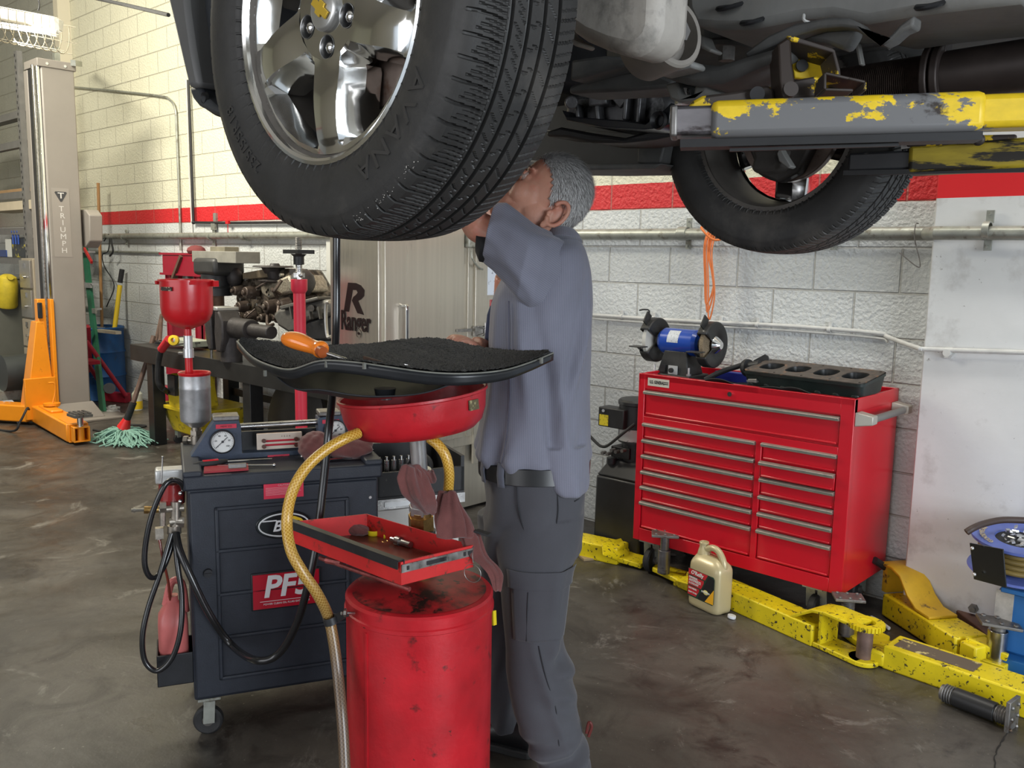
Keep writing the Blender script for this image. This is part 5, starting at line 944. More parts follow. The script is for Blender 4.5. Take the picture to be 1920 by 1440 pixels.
shirt_m=cloth_mat('blue_grey_striped_shirt',(.150,.153,.195),stripe=tuple(HR))
sleeve_m=cloth_mat('blue_grey_striped_sleeve',(.150,.153,.195),stripe=tuple((HR*.55+UP*.83).normalized()))
pants_m=cloth_mat('charcoal_work_trousers',(.052,.052,.061),scl=500,var=.12)
shade_black=mat('sleeve_shade_black',(.008,.008,.009),.9)
class Rings:
    def __init__(s,rows,e=2.2): s.rows=rows; s.e=e
    def par(s,y):
        R_=s.rows; y=max(R_[0][0],min(R_[-1][0],y))
        for i in range(len(R_)-1):
            if y<=R_[i+1][0]: break
        a,b=R_[i],R_[i+1]; t=(y-a[0])/(b[0]-a[0]); p0=R_[max(0,i-1)]; p3=R_[min(len(R_)-1,i+2)]
        out=[]
        for k in range(1,5):
            m0=(b[k]-p0[k])/(b[0]-p0[0])*(b[0]-a[0]) if i>0 else b[k]-a[k]; m1=(p3[k]-a[k])/(p3[0]-a[0])*(b[0]-a[0]) if i+2<len(R_) else b[k]-a[k]
            h=t*t*t; q=t*t; out.append((2*h-3*q+1)*a[k]+(h-2*q+t)*m0+(-2*h+3*q)*b[k]+(h-q)*m1)
        return out
    def P(s,y,t,off=0):
        xl,xr,d,rd=s.par(y); c=at((xl+xr)/2,y,d=d); hw=(xr-xl)/2*d/FPX
        cc,ss=math.cos(t),math.sin(t); e=2/s.e
        return c+HR*(math.copysign(abs(cc)**e,cc)*(hw+off))+HF*(math.copysign(abs(ss)**e,ss)*(rd+off))
    def loft(s,mb,step=6,n=64,fold=None):
        y0,y1=s.rows[0][0],s.rows[-1][0]; K=int((y1-y0)/step)+1; rings=[]
        for k in range(K+1):
            y=y0+(y1-y0)*k/K; rings.append([s.P(y,2*PI*i/n,fold(y,2*PI*i/n) if fold else 0) for i in range(n)])
        mb.loft(rings); return mb
def remesh(o,vox,smooth=6,fac=.5):
    m=o.modifiers.new('remesh','REMESH'); m.mode='VOXEL'; m.voxel_size=vox; m.use_smooth_shade=True
    m=o.modifiers.new('smooth','SMOOTH'); m.factor=fac; m.iterations=smooth; return o
torso=Rings([(430,1041,1072,2.55,.055),(447,1026,1084,2.55,.080),(460,1003,1093,2.56,.140),(478,980,1100,2.58,.185),(510,950,1107,2.60,.205),(560,924,1110,2.60,.205),(620,917,1109,2.60,.200),(680,915,1107,2.60,.192),(740,909,1105,2.60,.185),(800,899,1104,2.60,.182),(842,895,1103,2.60,.178),(866,903,1101,2.60,.170)],2.3)
def gs(x,s): return math.exp(-(x/s)**2)
def fold_shirt(y,t):
    # t=-90deg faces the camera; folds fan from the armpit and hang at the waist
    a=math.degrees(t); a=a-360 if a>180 else a; x=(a+90)/90
    o=.008*gs(x-(-.28+.0010*(y-560)),.07)*gs(y-650,110)-.009*gs(x-(-.10+.0012*(y-560)),.06)*gs(y-680,120)
    o+=.009*gs(x-(.15+.0007*(y-620)),.06)*gs(y-760,90)-.009*gs(x-(.02+.0012*(y-700)),.05)*gs(y-790,70)
    o+=.004*math.sin(8*t+y*.012)*gs(y-830,60)+.004*math.sin(13*t+2)*gs(y-850,40)+.004*gs(y-846,14)
    o+=.006*gs(x+.62,.08)*gs(y-700,160)+.010*gs(x-(.62-.0016*(y-560)),.06)*gs(y-640,90)-.007*gs(x-(.50-.0016*(y-560)),.05)*gs(y-640,90)+.006*math.sin(9*x+y*.035)*gs(y-600,60)*gs(x-.2,.5)
    return o*1.7
mb=torso.loft(MB(),5,88,fold_shirt)
tail=Rings([(820,978,1103.5,2.60,.178),(850,992,1104,2.60,.184),(880,1006,1104,2.60,.186),(897,1016,1102,2.60,.184),(905,1030,1098,2.60,.178)],2.3)
tail.loft(mb,5,72,lambda y,t:.003*math.sin(9*t)*gs(y-890,25))
def span(mb,rows,n=32,wr=0):
    """rings given by two photo points, a depth and a depth radius"""
    rings=[]
    R_=[]
    for a,b in zip(rows,rows[1:]):
        for k in range(5): R_.append([a[i]+(b[i]-a[i])*k/5 for i in range(6)])
    R_.append(rows[-1])
    for x0,y0,x1,y1,d,rd in R_:
        p=at(x0,y0,d=d);q=at(x1,y1,d=d);c=(p+q)/2;h=(p-q)/2; K_=len(rings); rings.append([c+(h*math.cos(2*PI*i/n)+cF*math.sin(2*PI*i/n)*rd)*(1+wr*(math.sin(7*2*PI*i/n+K_*.22)*.5+gs(((2*PI*i/n-3.9-K_*.02)),.22)-.9*gs(((2*PI*i/n-4.5+K_*.015)),.2)+.8*gs(((2*PI*i/n-5.1+K_*.01)),.18))) for i in range(n)])
    mb.loft(rings); return mb
sh=remesh(mb.build('shirt',shirt_m,man,angle=180),.0045,3)
sl=MB(); span(sl,[(1062,452,1030,600,2.52,.12),(1035,438,990,585,2.46,.12),(1002,424,968,560,2.42,.10),(970,398,944,528,2.42,.085),(950,382,924,505,2.43,.078),(934,380,908,492,2.44,.075),(927,386,904,487,2.44,.073)],64,.075)
span(sl,[(960,480,990,590,2.78,.07),(935,540,985,600,2.86,.065),(928,640,978,645,2.90,.06)])
so=remesh(sl.build('sleeves',sleeve_m,man,angle=180),.0042,2)
# folds in the raised sleeve
def curve_on(name,pts,r,m,par,n=6): return MB().tube(smooth_path([at(*p[:2],d=p[2]) for p in pts],n),r,8).build(name,m,par,angle=180)

col=MB(); span(col,[(1019,431,1078,433,2.53,.070),(1016,440,1086,442,2.53,.088),(1010,452,1092,456,2.54,.12)],48); col.build('collar',shirt_m,sh,angle=180,bevel=.003)
# ---- body: one continuous skin under the clothes
phi=math.radians(-8); th=math.radians(42); f0=(-HR*math.cos(phi)+HF*math.sin(phi)); hf=f0*math.cos(th)+UP*math.sin(th); hu=UP*math.cos(th)-f0*math.sin(th); hs=hf.cross(hu)
if hs.dot(HF)>0: hs=-hs
HK=1.16; HC=at(1042,404,d=2.42)-(hf*(-.030)+hs*.080+hu*(-.020))*HK
def Hd(f,s,u): return HC+(hf*f+hs*s+hu*u)*HK
HRm=Matrix(((hf.x,hs.x,hu.x),(hf.y,hs.y,hu.y),(hf.z,hs.z,hu.z)))
body=MB()
def E3(f,s,u,rf,rs,ru,n=24): body.ball(Hd(f,s,u),(rf*HK,rs*HK,ru*HK),n,HRm)
E3(.0,0,.028,.089,.078,.092,32); E3(.040,0,-.015,.052,.066,.078,28); E3(.030,0,-.070,.058,.057,.042); E3(.072,0,-.096,.024,.028,.020); E3(.060,0,-.060,.040,.044,.042)
for s in (1,-1):
    E3(.058,s*.038,-.030,.032,.026,.032); E3(.080,s*.028,.027,.012,.024,.006); E3(-.005,s*.054,-.050,.042,.014,.040); E3(.076,s*.030,.004,.010,.020,.012)
body.tube([Hd(.086,0,.018),Hd(.104,0,-.012),Hd(.117,0,-.034),Hd(.103,0,-.044)],[.009*HK,.011*HK,.015*HK,.012*HK],14); E3(.100,.012,-.038,.012,.010,.010,12); E3(.100,-.012,-.038,.012,.010,.010,12)
E3(.090,0,-.066,.013,.026,.008,16); E3(.086,0,-.078,.013,.022,.008,16)
for s in (1,-1): # ears
    cen=(-.030,s*.078,-.020); P=[]
    for k in range(15):
        t=math.radians(-140+ (300*k/14)); P.append(Hd(cen[0]-.019*math.cos(t),cen[1]+s*(.010+.004*math.cos(t)),cen[2]+.033*math.sin(t)+.004))
    body.tube(P,.0058*HK,10); body.ball(Hd(cen[0],cen[1]-s*.002,cen[2]),(.016*HK,.007*HK,.026*HK),16,HRm); body.ball(Hd(cen[0]+.008,cen[1]+s*.006,cen[2]-.036),(.009*HK,.006*HK,.011*HK),12,HRm); body.ball(Hd(cen[0]+.017,cen[1]+s*.003,cen[2]-.006),(.006*HK,.006*HK,.009*HK),10,HRm)
nb=at(1050,470,d=2.56)
body.tube([Hd(-.022,0,-.02),Hd(-.016,0,-.070),at(1041,440,d=2.54),nb,at(1025,560,d=2.6)],[.058*HK,.056*HK,.056,.068,.10],24)
body.tube([at(1030,520,d=2.6),at(1015,700,d=2.6),at(1000,860,d=2.6),at(1005,960,d=2.6)],[.10,.095,.095,.10],20)
for kn in (((1005,960,2.56),(1004,1180,2.52),(1045,1420,2.48)),((955,960,2.7),(945,1180,2.78),(945,1360,2.82))):
    body.tube([at(*kn[0][:2],d=kn[0][2]),at(*kn[1][:2],d=kn[1][2]),at(*kn[2][:2],d=kn[2][2])],[.075,.05,.036],16)
# raised near arm: shoulder, elbow, forearm going up behind the tire
body.tube(smooth_path([at(1020,520,d=2.46),at(975,480,d=2.43),at(915,435,d=2.44),at(893,422,d=2.45),at(880,380,d=2.40),at(890,320,d=2.36),at(900,270,d=2.34)],4),[.052-.0009*k for k in range(25)],16)
# lowered far arm resting a hand on the liner's back edge
body.tube(smooth_path([at(960,520,d=2.8),at(950,620,d=2.88),at(945,690,d=2.85),at(915,664,d=2.68),at(893,650,d=2.58)],5),[.055-.0012*k for k in range(21)],16)
def handm(w,dirv,upv,sidev,curl,sc=1.0):
    """w wrist point; fingers run along dirv and curl toward -upv; sidev points to the thumb"""
    P=lambda a,b_,c: w+(dirv*a+sidev*b_+upv*c)*sc
    body.tube([P(-.02,0,0),P(.0,0,0)],[.028*sc,.029*sc],14)
    R=Matrix(((dirv.x,sidev.x,upv.x),(dirv.y,sidev.y,upv.y),(dirv.z,sidev.z,upv.z)))
    body.ball(P(.045,0,0),(.055*sc,.042*sc,.017*sc),18,R); body.ball(P(.030,.012,-.004),(.035*sc,.026*sc,.018*sc),14,R)
    for k,(off,L_,r_) in enumerate(((.031,.070,.0092),(.011,.080,.0095),(-.010,.074,.0090),(-.029,.058,.0080))):
        p=P(.082-.004*abs(k-1.2),off,.002); pts=[P(.05,off*.8,.002),p]; a=0
        for seg,fr in enumerate((.42,.32,.26)):
            a+=curl*(.75 if seg==0 else 1.0); p=p+(dirv*math.cos(a)-upv*math.sin(a))*(L_*fr*sc); pts.append(p)
        body.tube(smooth_path(pts,3),[r_*sc*(1.08-.32*i/(len(pts)*3-3)) for i in range((len(pts)-1)*3+1)],10)
    body.tube(smooth_path([P(.012,.025,-.004),P(.035,.046,-.010),P(.062,.052,-.020),P(.080,.046,-.028)],3),[.014*sc,.0135*sc,.013*sc,.012*sc,.0115*sc,.011*sc,.0108*sc,.0102*sc,.0098*sc,.009*sc],10)
w1_=at(892,649,d=2.57); dv=(at(845,629,d=2.50)-w1_).normalized(); uv_=(UP-dv*UP.dot(dv)).normalized(); uv_=(uv_*.95-cF*.25); uv_=(uv_-dv*uv_.dot(dv)).normalized(); sv_=dv.cross(uv_); sv_=sv_ if sv_.dot(cF)<0 else -sv_
handm(w1_,dv,uv_,sv_,.95,.90)
w2_=at(903,255,d=2.33); dv2=(UP*.9+HR*.1+cF*.2).normalized(); uv2=(-cF-dv2*(-cF).dot(dv2)).normalized(); handm(w2_,dv2,uv2,dv2.cross(uv2),.5,.95)
bo=remesh(body.build('body',skin,man,angle=180),.0036,4)
# eyes
for s in (1,-1):
    e_=MB().ball(Hd(.0835,s*.034,.003),.0125*HK,18).build('eye',mat('eye_white',(.30,.22,.19),.3) if 'eye_white' not in MATS else MATS['eye_white'],man)
    p=Hd(.0835,s*.034,.003); gz=(hf*.93+hu*.30+hs*.12).normalized(); MB().ball(p+gz*.0082*HK,.0056*HK,14).build('iris',mat('dark_iris',(.02,.012,.008),.15) if 'dark_iris' not in MATS else MATS['dark_iris'],e_)
for s in (1,-1):
    for lo,hi in ((.0,1.35),(-1.5,-.55)):
        q=Hd(.0835,s*.034,.003); r=.0138*HK; MB().grid(lambda u,v:q+(hf*math.cos(lo+(hi-lo)*v)*math.cos(-1.25+2.5*u)+hs*math.sin(-1.25+2.5*u)*math.cos(lo+(hi-lo)*v)+hu*math.sin(lo+(hi-lo)*v))*r,12,6).build('eyelid',skin,man,angle=180,solid=.001)
hair_l=mat('light_grey_hair',(.55,.54,.53),.55); hair_d=mat('dark_grey_hair',(.12,.11,.105),.6); hair_m=mat('mid_grey_hair',(.30,.29,.285),.6)
def strands(name,items,mats,parent):
    vs=[];fs=[];mi=[]
    for p,dv_,nv,L_,w,m in items:
        s_=dv_.cross(nv).normalized()*w; a=len(vs); q=p+dv_*L_*.5+nv*L_*.10; r=p+dv_*L_+nv*L_*.06
        vs+=[p-s_,p+s_,q-s_*.8,q+s_*.8,r]; fs+=[(a,a+1,a+3,a+2),(a+2,a+3,a+4)]; mi+=[m,m]
    me=bpy.data.meshes.new(name); me.from_pydata([tuple(v) for v in vs],[],fs); o=link(name,me,mats[0],parent)
    for m in mats[1:]: me.materials.append(m)
    me.polygons.foreach_set('material_index',mi); return o
rr=random.Random(21); items=[]
def on_scalp(f,s,u):
    if u>.050+max(0,f-.03)*.35 and f<.088: return True
    if f>.034: return u>.046+(f-.034)*.4 and f<.086
    if f>-.004: return u>-.010+(f+.004)*1.45
    if f>-.052: return u>.020
    return u>-.078+ (f+.10)*.15
while len(items)<17000:
    z=rr.uniform(-1,1); t=rr.uniform(0,2*PI); q=math.sqrt(1-z*z); n=(q*math.cos(t),q*math.sin(t),z)
    f,s,u=.0+.090*n[0],.079*n[1],.028+.094*n[2]
    if u<-.03: # nape follows the neck
        s=s*1.0; f=min(f,-.060*(1 if abs(n[1])<.8 else .8)) if n[0]<0 else f
    if not on_scalp(f,s,u): continue
    nv=(hf*n[0]/.090+hs*n[1]/.079+hu*n[2]/.092).normalized()
    comb=(-hf*.9-hu*(.25+.6*abs(n[1]))) if u>.03 else (-hu*.85-hf*.45)
    comb+=V(rr.uniform(-1,1),rr.uniform(-1,1),rr.uniform(-1,1))*.33; dv_=(comb-nv*comb.dot(nv)).normalized()
    dv_=(dv_+nv*rr.uniform(.12,.42)).normalized(); top=max(0,u-.05)/.07; side=abs(n[1])
    pl=.62 if u>-.03 else .3; m=0 if rr.random()<pl else (1 if rr.random()<.45 else 2)
    L_=rr.uniform(.012,.020)+.014*top
    items.append((Hd(f,s,u)-nv*.002,dv_,nv,L_*HK,.00075,m))
hr=strands('hair',items,[hair_l,hair_d,hair_m],man)
cap=MB()
nn_=56; keep=[]
tmpb=MB().ball((0,0,0),1,nn_); 
for f_ in tmpb.f:
    c=sum((Vector(tmpb.v[i]) for i in f_),Vector())/len(f_); 
    if on_scalp(-.0+.090*c.x-.004,.079*c.y,.028+.092*c.z-.004): keep.append(f_)
cap.add([Hd(.0905*v[0],.0795*v[1],.028+.0942*v[2]) for v in tmpb.v],keep); cap.build('scalp_hair',hair_m,hr,angle=180,solid=.003)
items=[]
for k in range(420):
    s=rr.uniform(-.030,.030); items.append((Hd(.100-abs(s)*.35,s,-.054+rr.uniform(-.006,.004)-abs(s)*.15),(-hu*.8+hf*.3+hs*s*12+V(rr.uniform(-.3,.3),rr.uniform(-.3,.3),0)).normalized(),hf,.012,.0006,0 if rr.random()<.75 else 2))
for k in range(500):
    s=rr.uniform(-.05,.05); items.append((Hd(.083-abs(s)*.5,s,-.088+rr.uniform(-.018,.012)),(-hu*.6+hf*.5).normalized(),hf,.006,.0005,0))
for s0 in (1,-1):
    for k in range(90): a=rr.uniform(-1,1); items.append((Hd(.094-abs(a)*.010,s0*(.031+a*.018),.028+rr.uniform(-.003,.003)-abs(a)*.003),(hs*s0*.8+hu*.25).normalized(),hf,.009,.0006,1))
strands('facial_hair',items,[hair_l,hair_d,hair_m],man)
# black tube stands in for the shade inside the shirt sleeve
us=MB(); span(us,[(955,420,940,500,2.44,.06),(915,436,898,490,2.45,.058),(896,432,891,472,2.46,.05)]); us.build('sleeve_inner_shade',shade_black,man,angle=180)
# ---- trousers
hip=Rings([(846,903,1100,2.60,.165),(870,904,1101,2.60,.170),(910,910,1099,2.60,.175),(950,912,1095,2.60,.178),(1000,906,1090,2.61,.170),(1040,905,1078,2.62,.150)],2.3)
lg1=Rings([(960,930,1095,2.54,.115),(1000,924,1090,2.53,.112),(1035,930,1082,2.52,.110),(1062,936,1072,2.51,.105),(1100,938,1067,2.50,.098),(1150,942,1061,2.49,.092),(1190,946,1056,2.49,.088),(1215,948,1060,2.49,.088),(1260,949,1073,2.49,.088),(1330,962,1084,2.48,.085),(1380,980,1094,2.48,.084),(1415,1000,1104,2.47,.088),(1440,1008,1107,2.47,.090),(1462,1010,1104,2.47,.086)],2.2)
lg2=Rings([(960,897,1020,2.72,.11),(1040,899,1010,2.74,.105),(1120,905,995,2.77,.10),(1200,912,982,2.79,.088),(1300,918,973,2.82,.078),(1345,921,970,2.83,.078),(1358,922,968,2.83,.074)],2.2)
def fold_leg(y,t):
    a=math.degrees(t); a=a-360 if a>180 else a; x=(a+90)/90
    o=.006*gs(x-(.45-.004*(y-1190)),.14)*gs(y-1195,22)-.006*gs(x-(.5-.003*(y-1215)),.2)*gs(y-1222,14)+.007*gs(x-.6,.5)*gs(y-1245,18)
    o+=.006*math.sin((y+26*x)*.16)*gs(y-1400,34)*(.5+.5*gs(x+.1,.9))+.004*math.sin((y-30*x)*.11)*gs(y-1290,50)*gs(x-.5,.5)
    o+=.004*gs(x-(-.15+.0015*(y-1100)),.10)*gs(y-1290,110)+.0045*gs(x-.35,.12)*gs(y-1080,60)
    return o*2.4
mb=hip.loft(MB(),6,80,lambda y,t:.005*math.sin(7*t+y*.02)+.007*gs(y-1000-25*math.cos(t),12)); lg1.loft(mb,5,72,fold_leg); lg2.loft(mb,6,56,lambda y,t:.004*math.sin(5*t+y*.05))
tr0=remesh(mb.build('trousers',pants_m,man,angle=180),.005,3)
def patch(R_,y0,y1,t0,t1,off,name,m,par,ny=24,nt=16,solid=.003,edge=None):
    return MB().grid(lambda u,v:R_.P(y0+(y1-y0)*v,math.radians(t0+(t1-t0)*u),off+(fold_leg(y0+(y1-y0)*v,math.radians(t0+(t1-t0)*u)) if R_ is lg1 else 0)),nt,ny).build(name,m,par,angle=180,solid=solid)
pk_=patch(lg1,1052,1178,-128,-22,.0035,'cargo_pocket',pants_m,tr0); patch(lg1,1048,1082,-134,-16,.0065,'pocket_flap',pants_m,pk_)
seam=mat('dark_seam',(.022,.022,.026),.9)
def surf_line(R_,pts,off,r,name,par,m=seam,fold=None): return MB().tube(smooth_path([R_.P(y,math.radians(t),off+(fold(y,math.radians(t)) if fold else 0)) for y,t in pts],5),r,6).build(name,m,par,angle=180)
surf_line(hip,[(886,-108),(920,-108),(955,-102),(990,-92),(1008,-83)],.001,.0018,'pocket_seam',tr0); surf_line(hip,[(886,-72),(930,-70),(975,-74),(1008,-83)],.001,.0014,'pocket_seam',tr0)
surf_line(lg1,[(1185,-84),(1240,-80),(1300,-72),(1360,-78),(1400,-84)],.001,.0014,'leg_seam',tr0,fold=fold_leg); surf_line(lg1,[(1085,-100),(1130,-101),(1176,-102)],.0055,.0012,'pocket_crease',tr0,fold=fold_leg)
surf_line(hip,[(915,-48),(912,-38),(908,-24)],.002,.0016,'back_pocket',tr0)
# shirt seams and deep folds
surf_line(torso,[(560,-128),(640,-122),(720,-118),(800,-116),(846,-118)],.004,.0013,'side_seam',sh,mat('shirt_seam',(.07,.07,.10),.9),fold_shirt)
# belt with loops
bel=Rings([(852,901,1102,2.60,.172),(884,902,1100,2.60,.176)],2.3)
mb=MB(); n=80; bz=[[bel.P(y_,2*PI*i/n,off) for i in range(n)] for y_,off in ((854,.000),(855,.007),(883,.007),(884,.0))]; 
for ring,lift_ in zip(bz,(0,0,0,0)): pass
mb.loft(bz,cap=False); mb.build('belt',mat('black_belt_leather',(.010,.010,.011),.35),man,bevel=.001,solid=.002)
for ang_,px_ in ((-122,935),(-150,905),(-40,1060)): MB().grid(lambda u,v:bel.P(847+42*v,math.radians(ang_-4+8*u),.012-.008*abs(v-.5)),3,8).build('belt_loop',cloth_mat('belt_loop_cloth',(.08,.085,.11)) if 'belt_loop_cloth' not in MATS else MATS['belt_loop_cloth'],man,angle=180,solid=.003)
# shoes
shoe=mat('black_work_shoe',(.010,.010,.011),.38); sole=mat('dark_sole',(.02,.02,.02),.7)
def shoe_(cx,y0,d,dirv,name='shoe'):
    c=at(cx,y0,d=d); c.z=0; n_=V(-dirv.y,dirv.x,0); rings=[]
    for s_,w,h in ((-.10,.020,.055),(-.09,.036,.085),(-.05,.042,.110),(0,.042,.105),(.05,.045,.080),(.10,.050,.062),(.15,.046,.050),(.18,.032,.040),(.192,.014,.026)):
        rings.append([c+dirv*s_+n_*(w*math.cos(t))+UP*(.012+h*.5+h*.5*math.sin(t)) for t in [2*PI*i/24 for i in range(24)]])
    s0=MB().loft(rings).build(name,shoe,man,angle=180,sub=1)
    rings=[[c+dirv*s_+n_*(w*1.06*math.cos(t)) for t in (0,)] for s_,w in ()]
    P=[]; 
    for s_,w in ((-.105,.018),(-.09,.038),(-.04,.044),(.0,.043),(.06,.048),(.11,.053),(.16,.047),(.19,.028),(.198,.0)): P.append((s_,w))
    poly=[c+dirv*s_+n_*w for s_,w in P]+[c+dirv*s_-n_*w for s_,w in P[::-1][1:]]
    MB().prism(poly,(0,0,.024)).build('sole',sole,s0,bevel=.004); return s0
s1=shoe_(1068,1440,2.49,(-HR*.80+HF*.6).normalized()); q=at(1104,1362,d=2.44); MB().tube(smooth_path([q+V(0,0,-.03),q+V(0,0,0)+HR*.008,q+V(0,0,.012),q+V(0,0,-.02)-HR*.006],4),.0045,8).build('heel_loop',mat('dark_red_loop',(.10,.015,.012),.6),s1)
shoe_(950,1380,2.83,(-HR*.25+HF*.97).normalized()*-1 if False else (-HR*.9+HF*.43).normalized())
# things carried
pk2=MB().prism([at(x,y,d=2.62) for x,y in ((919,572),(913,590),(908,640),(905,690),(916,690),(924,600),(926,574))],cF*.09).build('shirt_pocket',cloth_mat('dark_blue_pocket',(.06,.07,.12)),sh,bevel=.004)
tag(MB().cyl(at(921,596,d=2.64),at(922,562,d=2.64),.006,n=10).build('red_pen',red_paint),'red pen clipped in the shirt pocket of the mechanic','pen')
q=at(927,1162,d=2.40); tag(MB().bar(at(926,1145,d=2.42),at(927,1172,d=2.42),.006,.012).build('yellow_tag',mat('yellow_tag_strip',(.75,.58,.02),.4)),'thin yellow strip peeking out between the red tank and the trousers','tag')
# ================================================================ the raised car
import numpy as np
CW=V(-1.221,.853,1.940)
car=thing('car','raised car seen from below with polished alloy front wheel and dusty grey underbody','car',(-.4,1.7,1.9))
tire_m=mat('tire_rubber',(.026,.025,.024),.55,var=.22,scale=14,spot=((.075,.068,.06),.64,5,.10),bump=.0003,bscale=200,rvar=.08)
polish=mat('polished_alloy',(.78,.78,.77),.10,metal=1,var=.04,scale=6,rvar=.05)
alloy_grey=mat('machined_grey_alloy',(.30,.30,.30),.28,metal=.9,var=.1,scale=20)
def tyre_mesh():
    nt=1440
    us=[];e=.045
    gro=[-.42,-.08,.24,.56]
    for u in np.linspace(-1,1,61): us.append(u)
    for g in gro: us+=[g-e,g-e*.86,g-e*.5,g+e*.5,g+e*.86,g+e]
    us+=[-.505,-.50,-.495]; us=sorted(set(round(float(x),4) for x in us)); us=np.array(us)
    side=[(.1035,.3485),(.107,.345),(.1105,.340),(.113,.334),(.1155,.326),(.1162,.3245),(.1172,.318),(.118,.308),(.1185,.297),(.1180,.286),(.1172,.276),(.1150,.263),(.1115,.252),(.1110,.2495),(.106,.242),(.100,.2375)]
    w=np.concatenate([[-a for a,_ in side[::-1]],us*.1,[a for a,_ in side]]); r=np.concatenate([[b for _,b in side[::-1]],.358-.0065*np.abs(us)**2.6,[b for _,b in side]])
    th=np.arange(nt)*2*math.pi/nt
    T,Wd=np.meshgrid(th,w,indexing='ij'); Rr=np.tile(r,(nt,1)); U=Wd/.1
    dep=np.zeros_like(U)
    for g in gro: dep=np.maximum(dep,.0075*np.clip((e-np.abs(U-g))/(e*.16),0,1))
    dep=np.maximum(dep,.002*(np.abs(U+.50)<.004))
    N=72; ph=T*N/(2*math.pi)
    fr=lambda x: x-np.floor(x)
    # outer shoulder
    sh=(U<-.515)&(U>-1.13); f=fr(ph+.55*(U+1)**2*1.2)
    d=np.where(f<.11,.006,0.)+np.where((np.abs(f-.36)<.045)&(U>-1.0),.003,0)+np.where((np.abs(f-.60)<.045)&(U>-.93),.003,0)+np.where((np.abs(f-.82)<.04)&(U>-.86),.0022,0)
    dep=np.maximum(dep,np.where(sh,d*np.clip((U+1.13)/.08,0,1),0))
    m=(U<-.47)&(U>-.498); dep=np.maximum(dep,np.where(m&(fr(ph*2)<.12),.0018,0))
    m=(U>-.36)&(U<-.12); f=fr(ph+2.6*U); dep=np.maximum(dep,np.where(m&(f<.09)&(U<-.17),.004,0)); f=fr(ph+.5+3.4*U); dep=np.maximum(dep,np.where(m&(f<.08)&(U>-.28),.003,0))
    m=(U>-.03)&(U<.19); z=np.where(U<.05,2.8*U,np.where(U<.11,-7*(U-.05)+.14,2.8*(U-.11)-.28)); f=fr(ph+z); dep=np.maximum(dep,np.where(m&(f<.085),.004,0))
    m=(U>.29)&(U<.51); f=fr(ph+2.8*U); dep=np.maximum(dep,np.where(m&(f<.09),.0026,0))
    m=(U>.61)&(U<1.1); f=fr(ph-.9*U); dep=np.maximum(dep,np.where(m&(f<.10),.004,0)+np.where(m&(np.abs(f-.5)<.045),.002,0))
    Rr=Rr-dep
    # sidewall ridge ring
    co=np.stack([Rr*np.cos(T),Wd,Rr*np.sin(T)],-1).reshape(-1,3)
    nw=len(w); i,j=np.meshgrid(np.arange(nt),np.arange(nw-1),indexing='ij'); i2=(i+1)%nt
    F=np.stack([i*nw+j,i*nw+j+1,i2*nw+j+1,i2*nw+j],-1).reshape(-1,4)
    me=bpy.data.meshes.new('tire'); me.vertices.add(len(co)); me.vertices.foreach_set('co',co.astype('f').ravel()); me.loops.add(F.size); me.loops.foreach_set('vertex_index',F.ravel().astype('i'))
    me.polygons.add(len(F)); me.polygons.foreach_set('loop_start',np.arange(0,F.size,4,dtype='i')); me.update(calc_edges=True); me.polygons.foreach_set('use_smooth',np.ones(len(F),dtype=bool)); me.set_sharp_from_angle(angle=math.radians(28)); me.validate(); return me
TM=tyre_mesh()
def spoke_mesh():
    mb=MB(); rs=[.075,.082,.09,.098,.105,.12,.135,.15,.165,.18,.193,.200,.207,.214,.222]
    def sm(x): x=max(0,min(1,x)); return x*x*(3-2*x)
    rows=[]
    for r in rs:
        m=sm((r-.078)/.024)*(1-sm((r-.196)/.018)); a1=math.degrees(math.asin(min(.9,(.034-.006*sm((r-.09)/.1))/r))); a2=min(34,a1+ math.degrees(.019/r))
        a2=a2+(35-a2)*(1-m)*.0
        base=.010-.006*math.sin(PI*sm((r-.07)/.16))+.004*sm((r-.19)/.03)
        row=[]
        for k in range(5):
            c=270+72*k
            for t,dp in ((-36,.050),(-(a2+36)/2,.048),(-a2,.042),(-(a1+1.6),.010),(-a1,.0),(-a1*.5,-.0015),(0,-.002),(a1*.5,-.0015),(a1,0),(a1+1.6,.010),(a2,.042),((a2+36)/2,.048)):
                a=math.radians(c+t); row.append((r*math.cos(a),base+(dp*m if dp>0 else dp),r*math.sin(a)))
        rows.append(row)
    n=len(rows[0]); vs=[p for row in rows for p in row]; fs=[]
    for j in range(len(rs)-1):
        for i in range(n):
            k=i%12
            hole=k in (0,1,10,11) and rs[j]>=.098 and rs[j+1]<=.2001
            if hole: continue
            fs.append((j*n+i,j*n+(i+1)%n,(j+1)*n+(i+1)%n,(j+1)*n+i))
    # returns behind the holes
    for j in range(len(rs)-1):
        for i in range(n):
            if i%12 in (2,10) and .098<=rs[j] and rs[j+1]<=.2001:
                a=vs[j*n+i];b=vs[(j+1)*n+i]; o=len(vs); vs+= [(b[0],b[1]+.03,b[2]),(a[0],a[1]+.03,a[2])]; fs.append((j*n+i,(j+1)*n+i,o,o+1))
    mb.add(vs,fs)
    # outer flange
    mb.lathe([(.222,.014),(.226,.010),(.229,.0005),(.234,-.003),(.240,-.002),(.243,.004),(.243,.010),(.238,.016)],(0,0,0),(0,1,0),120)
    return mb
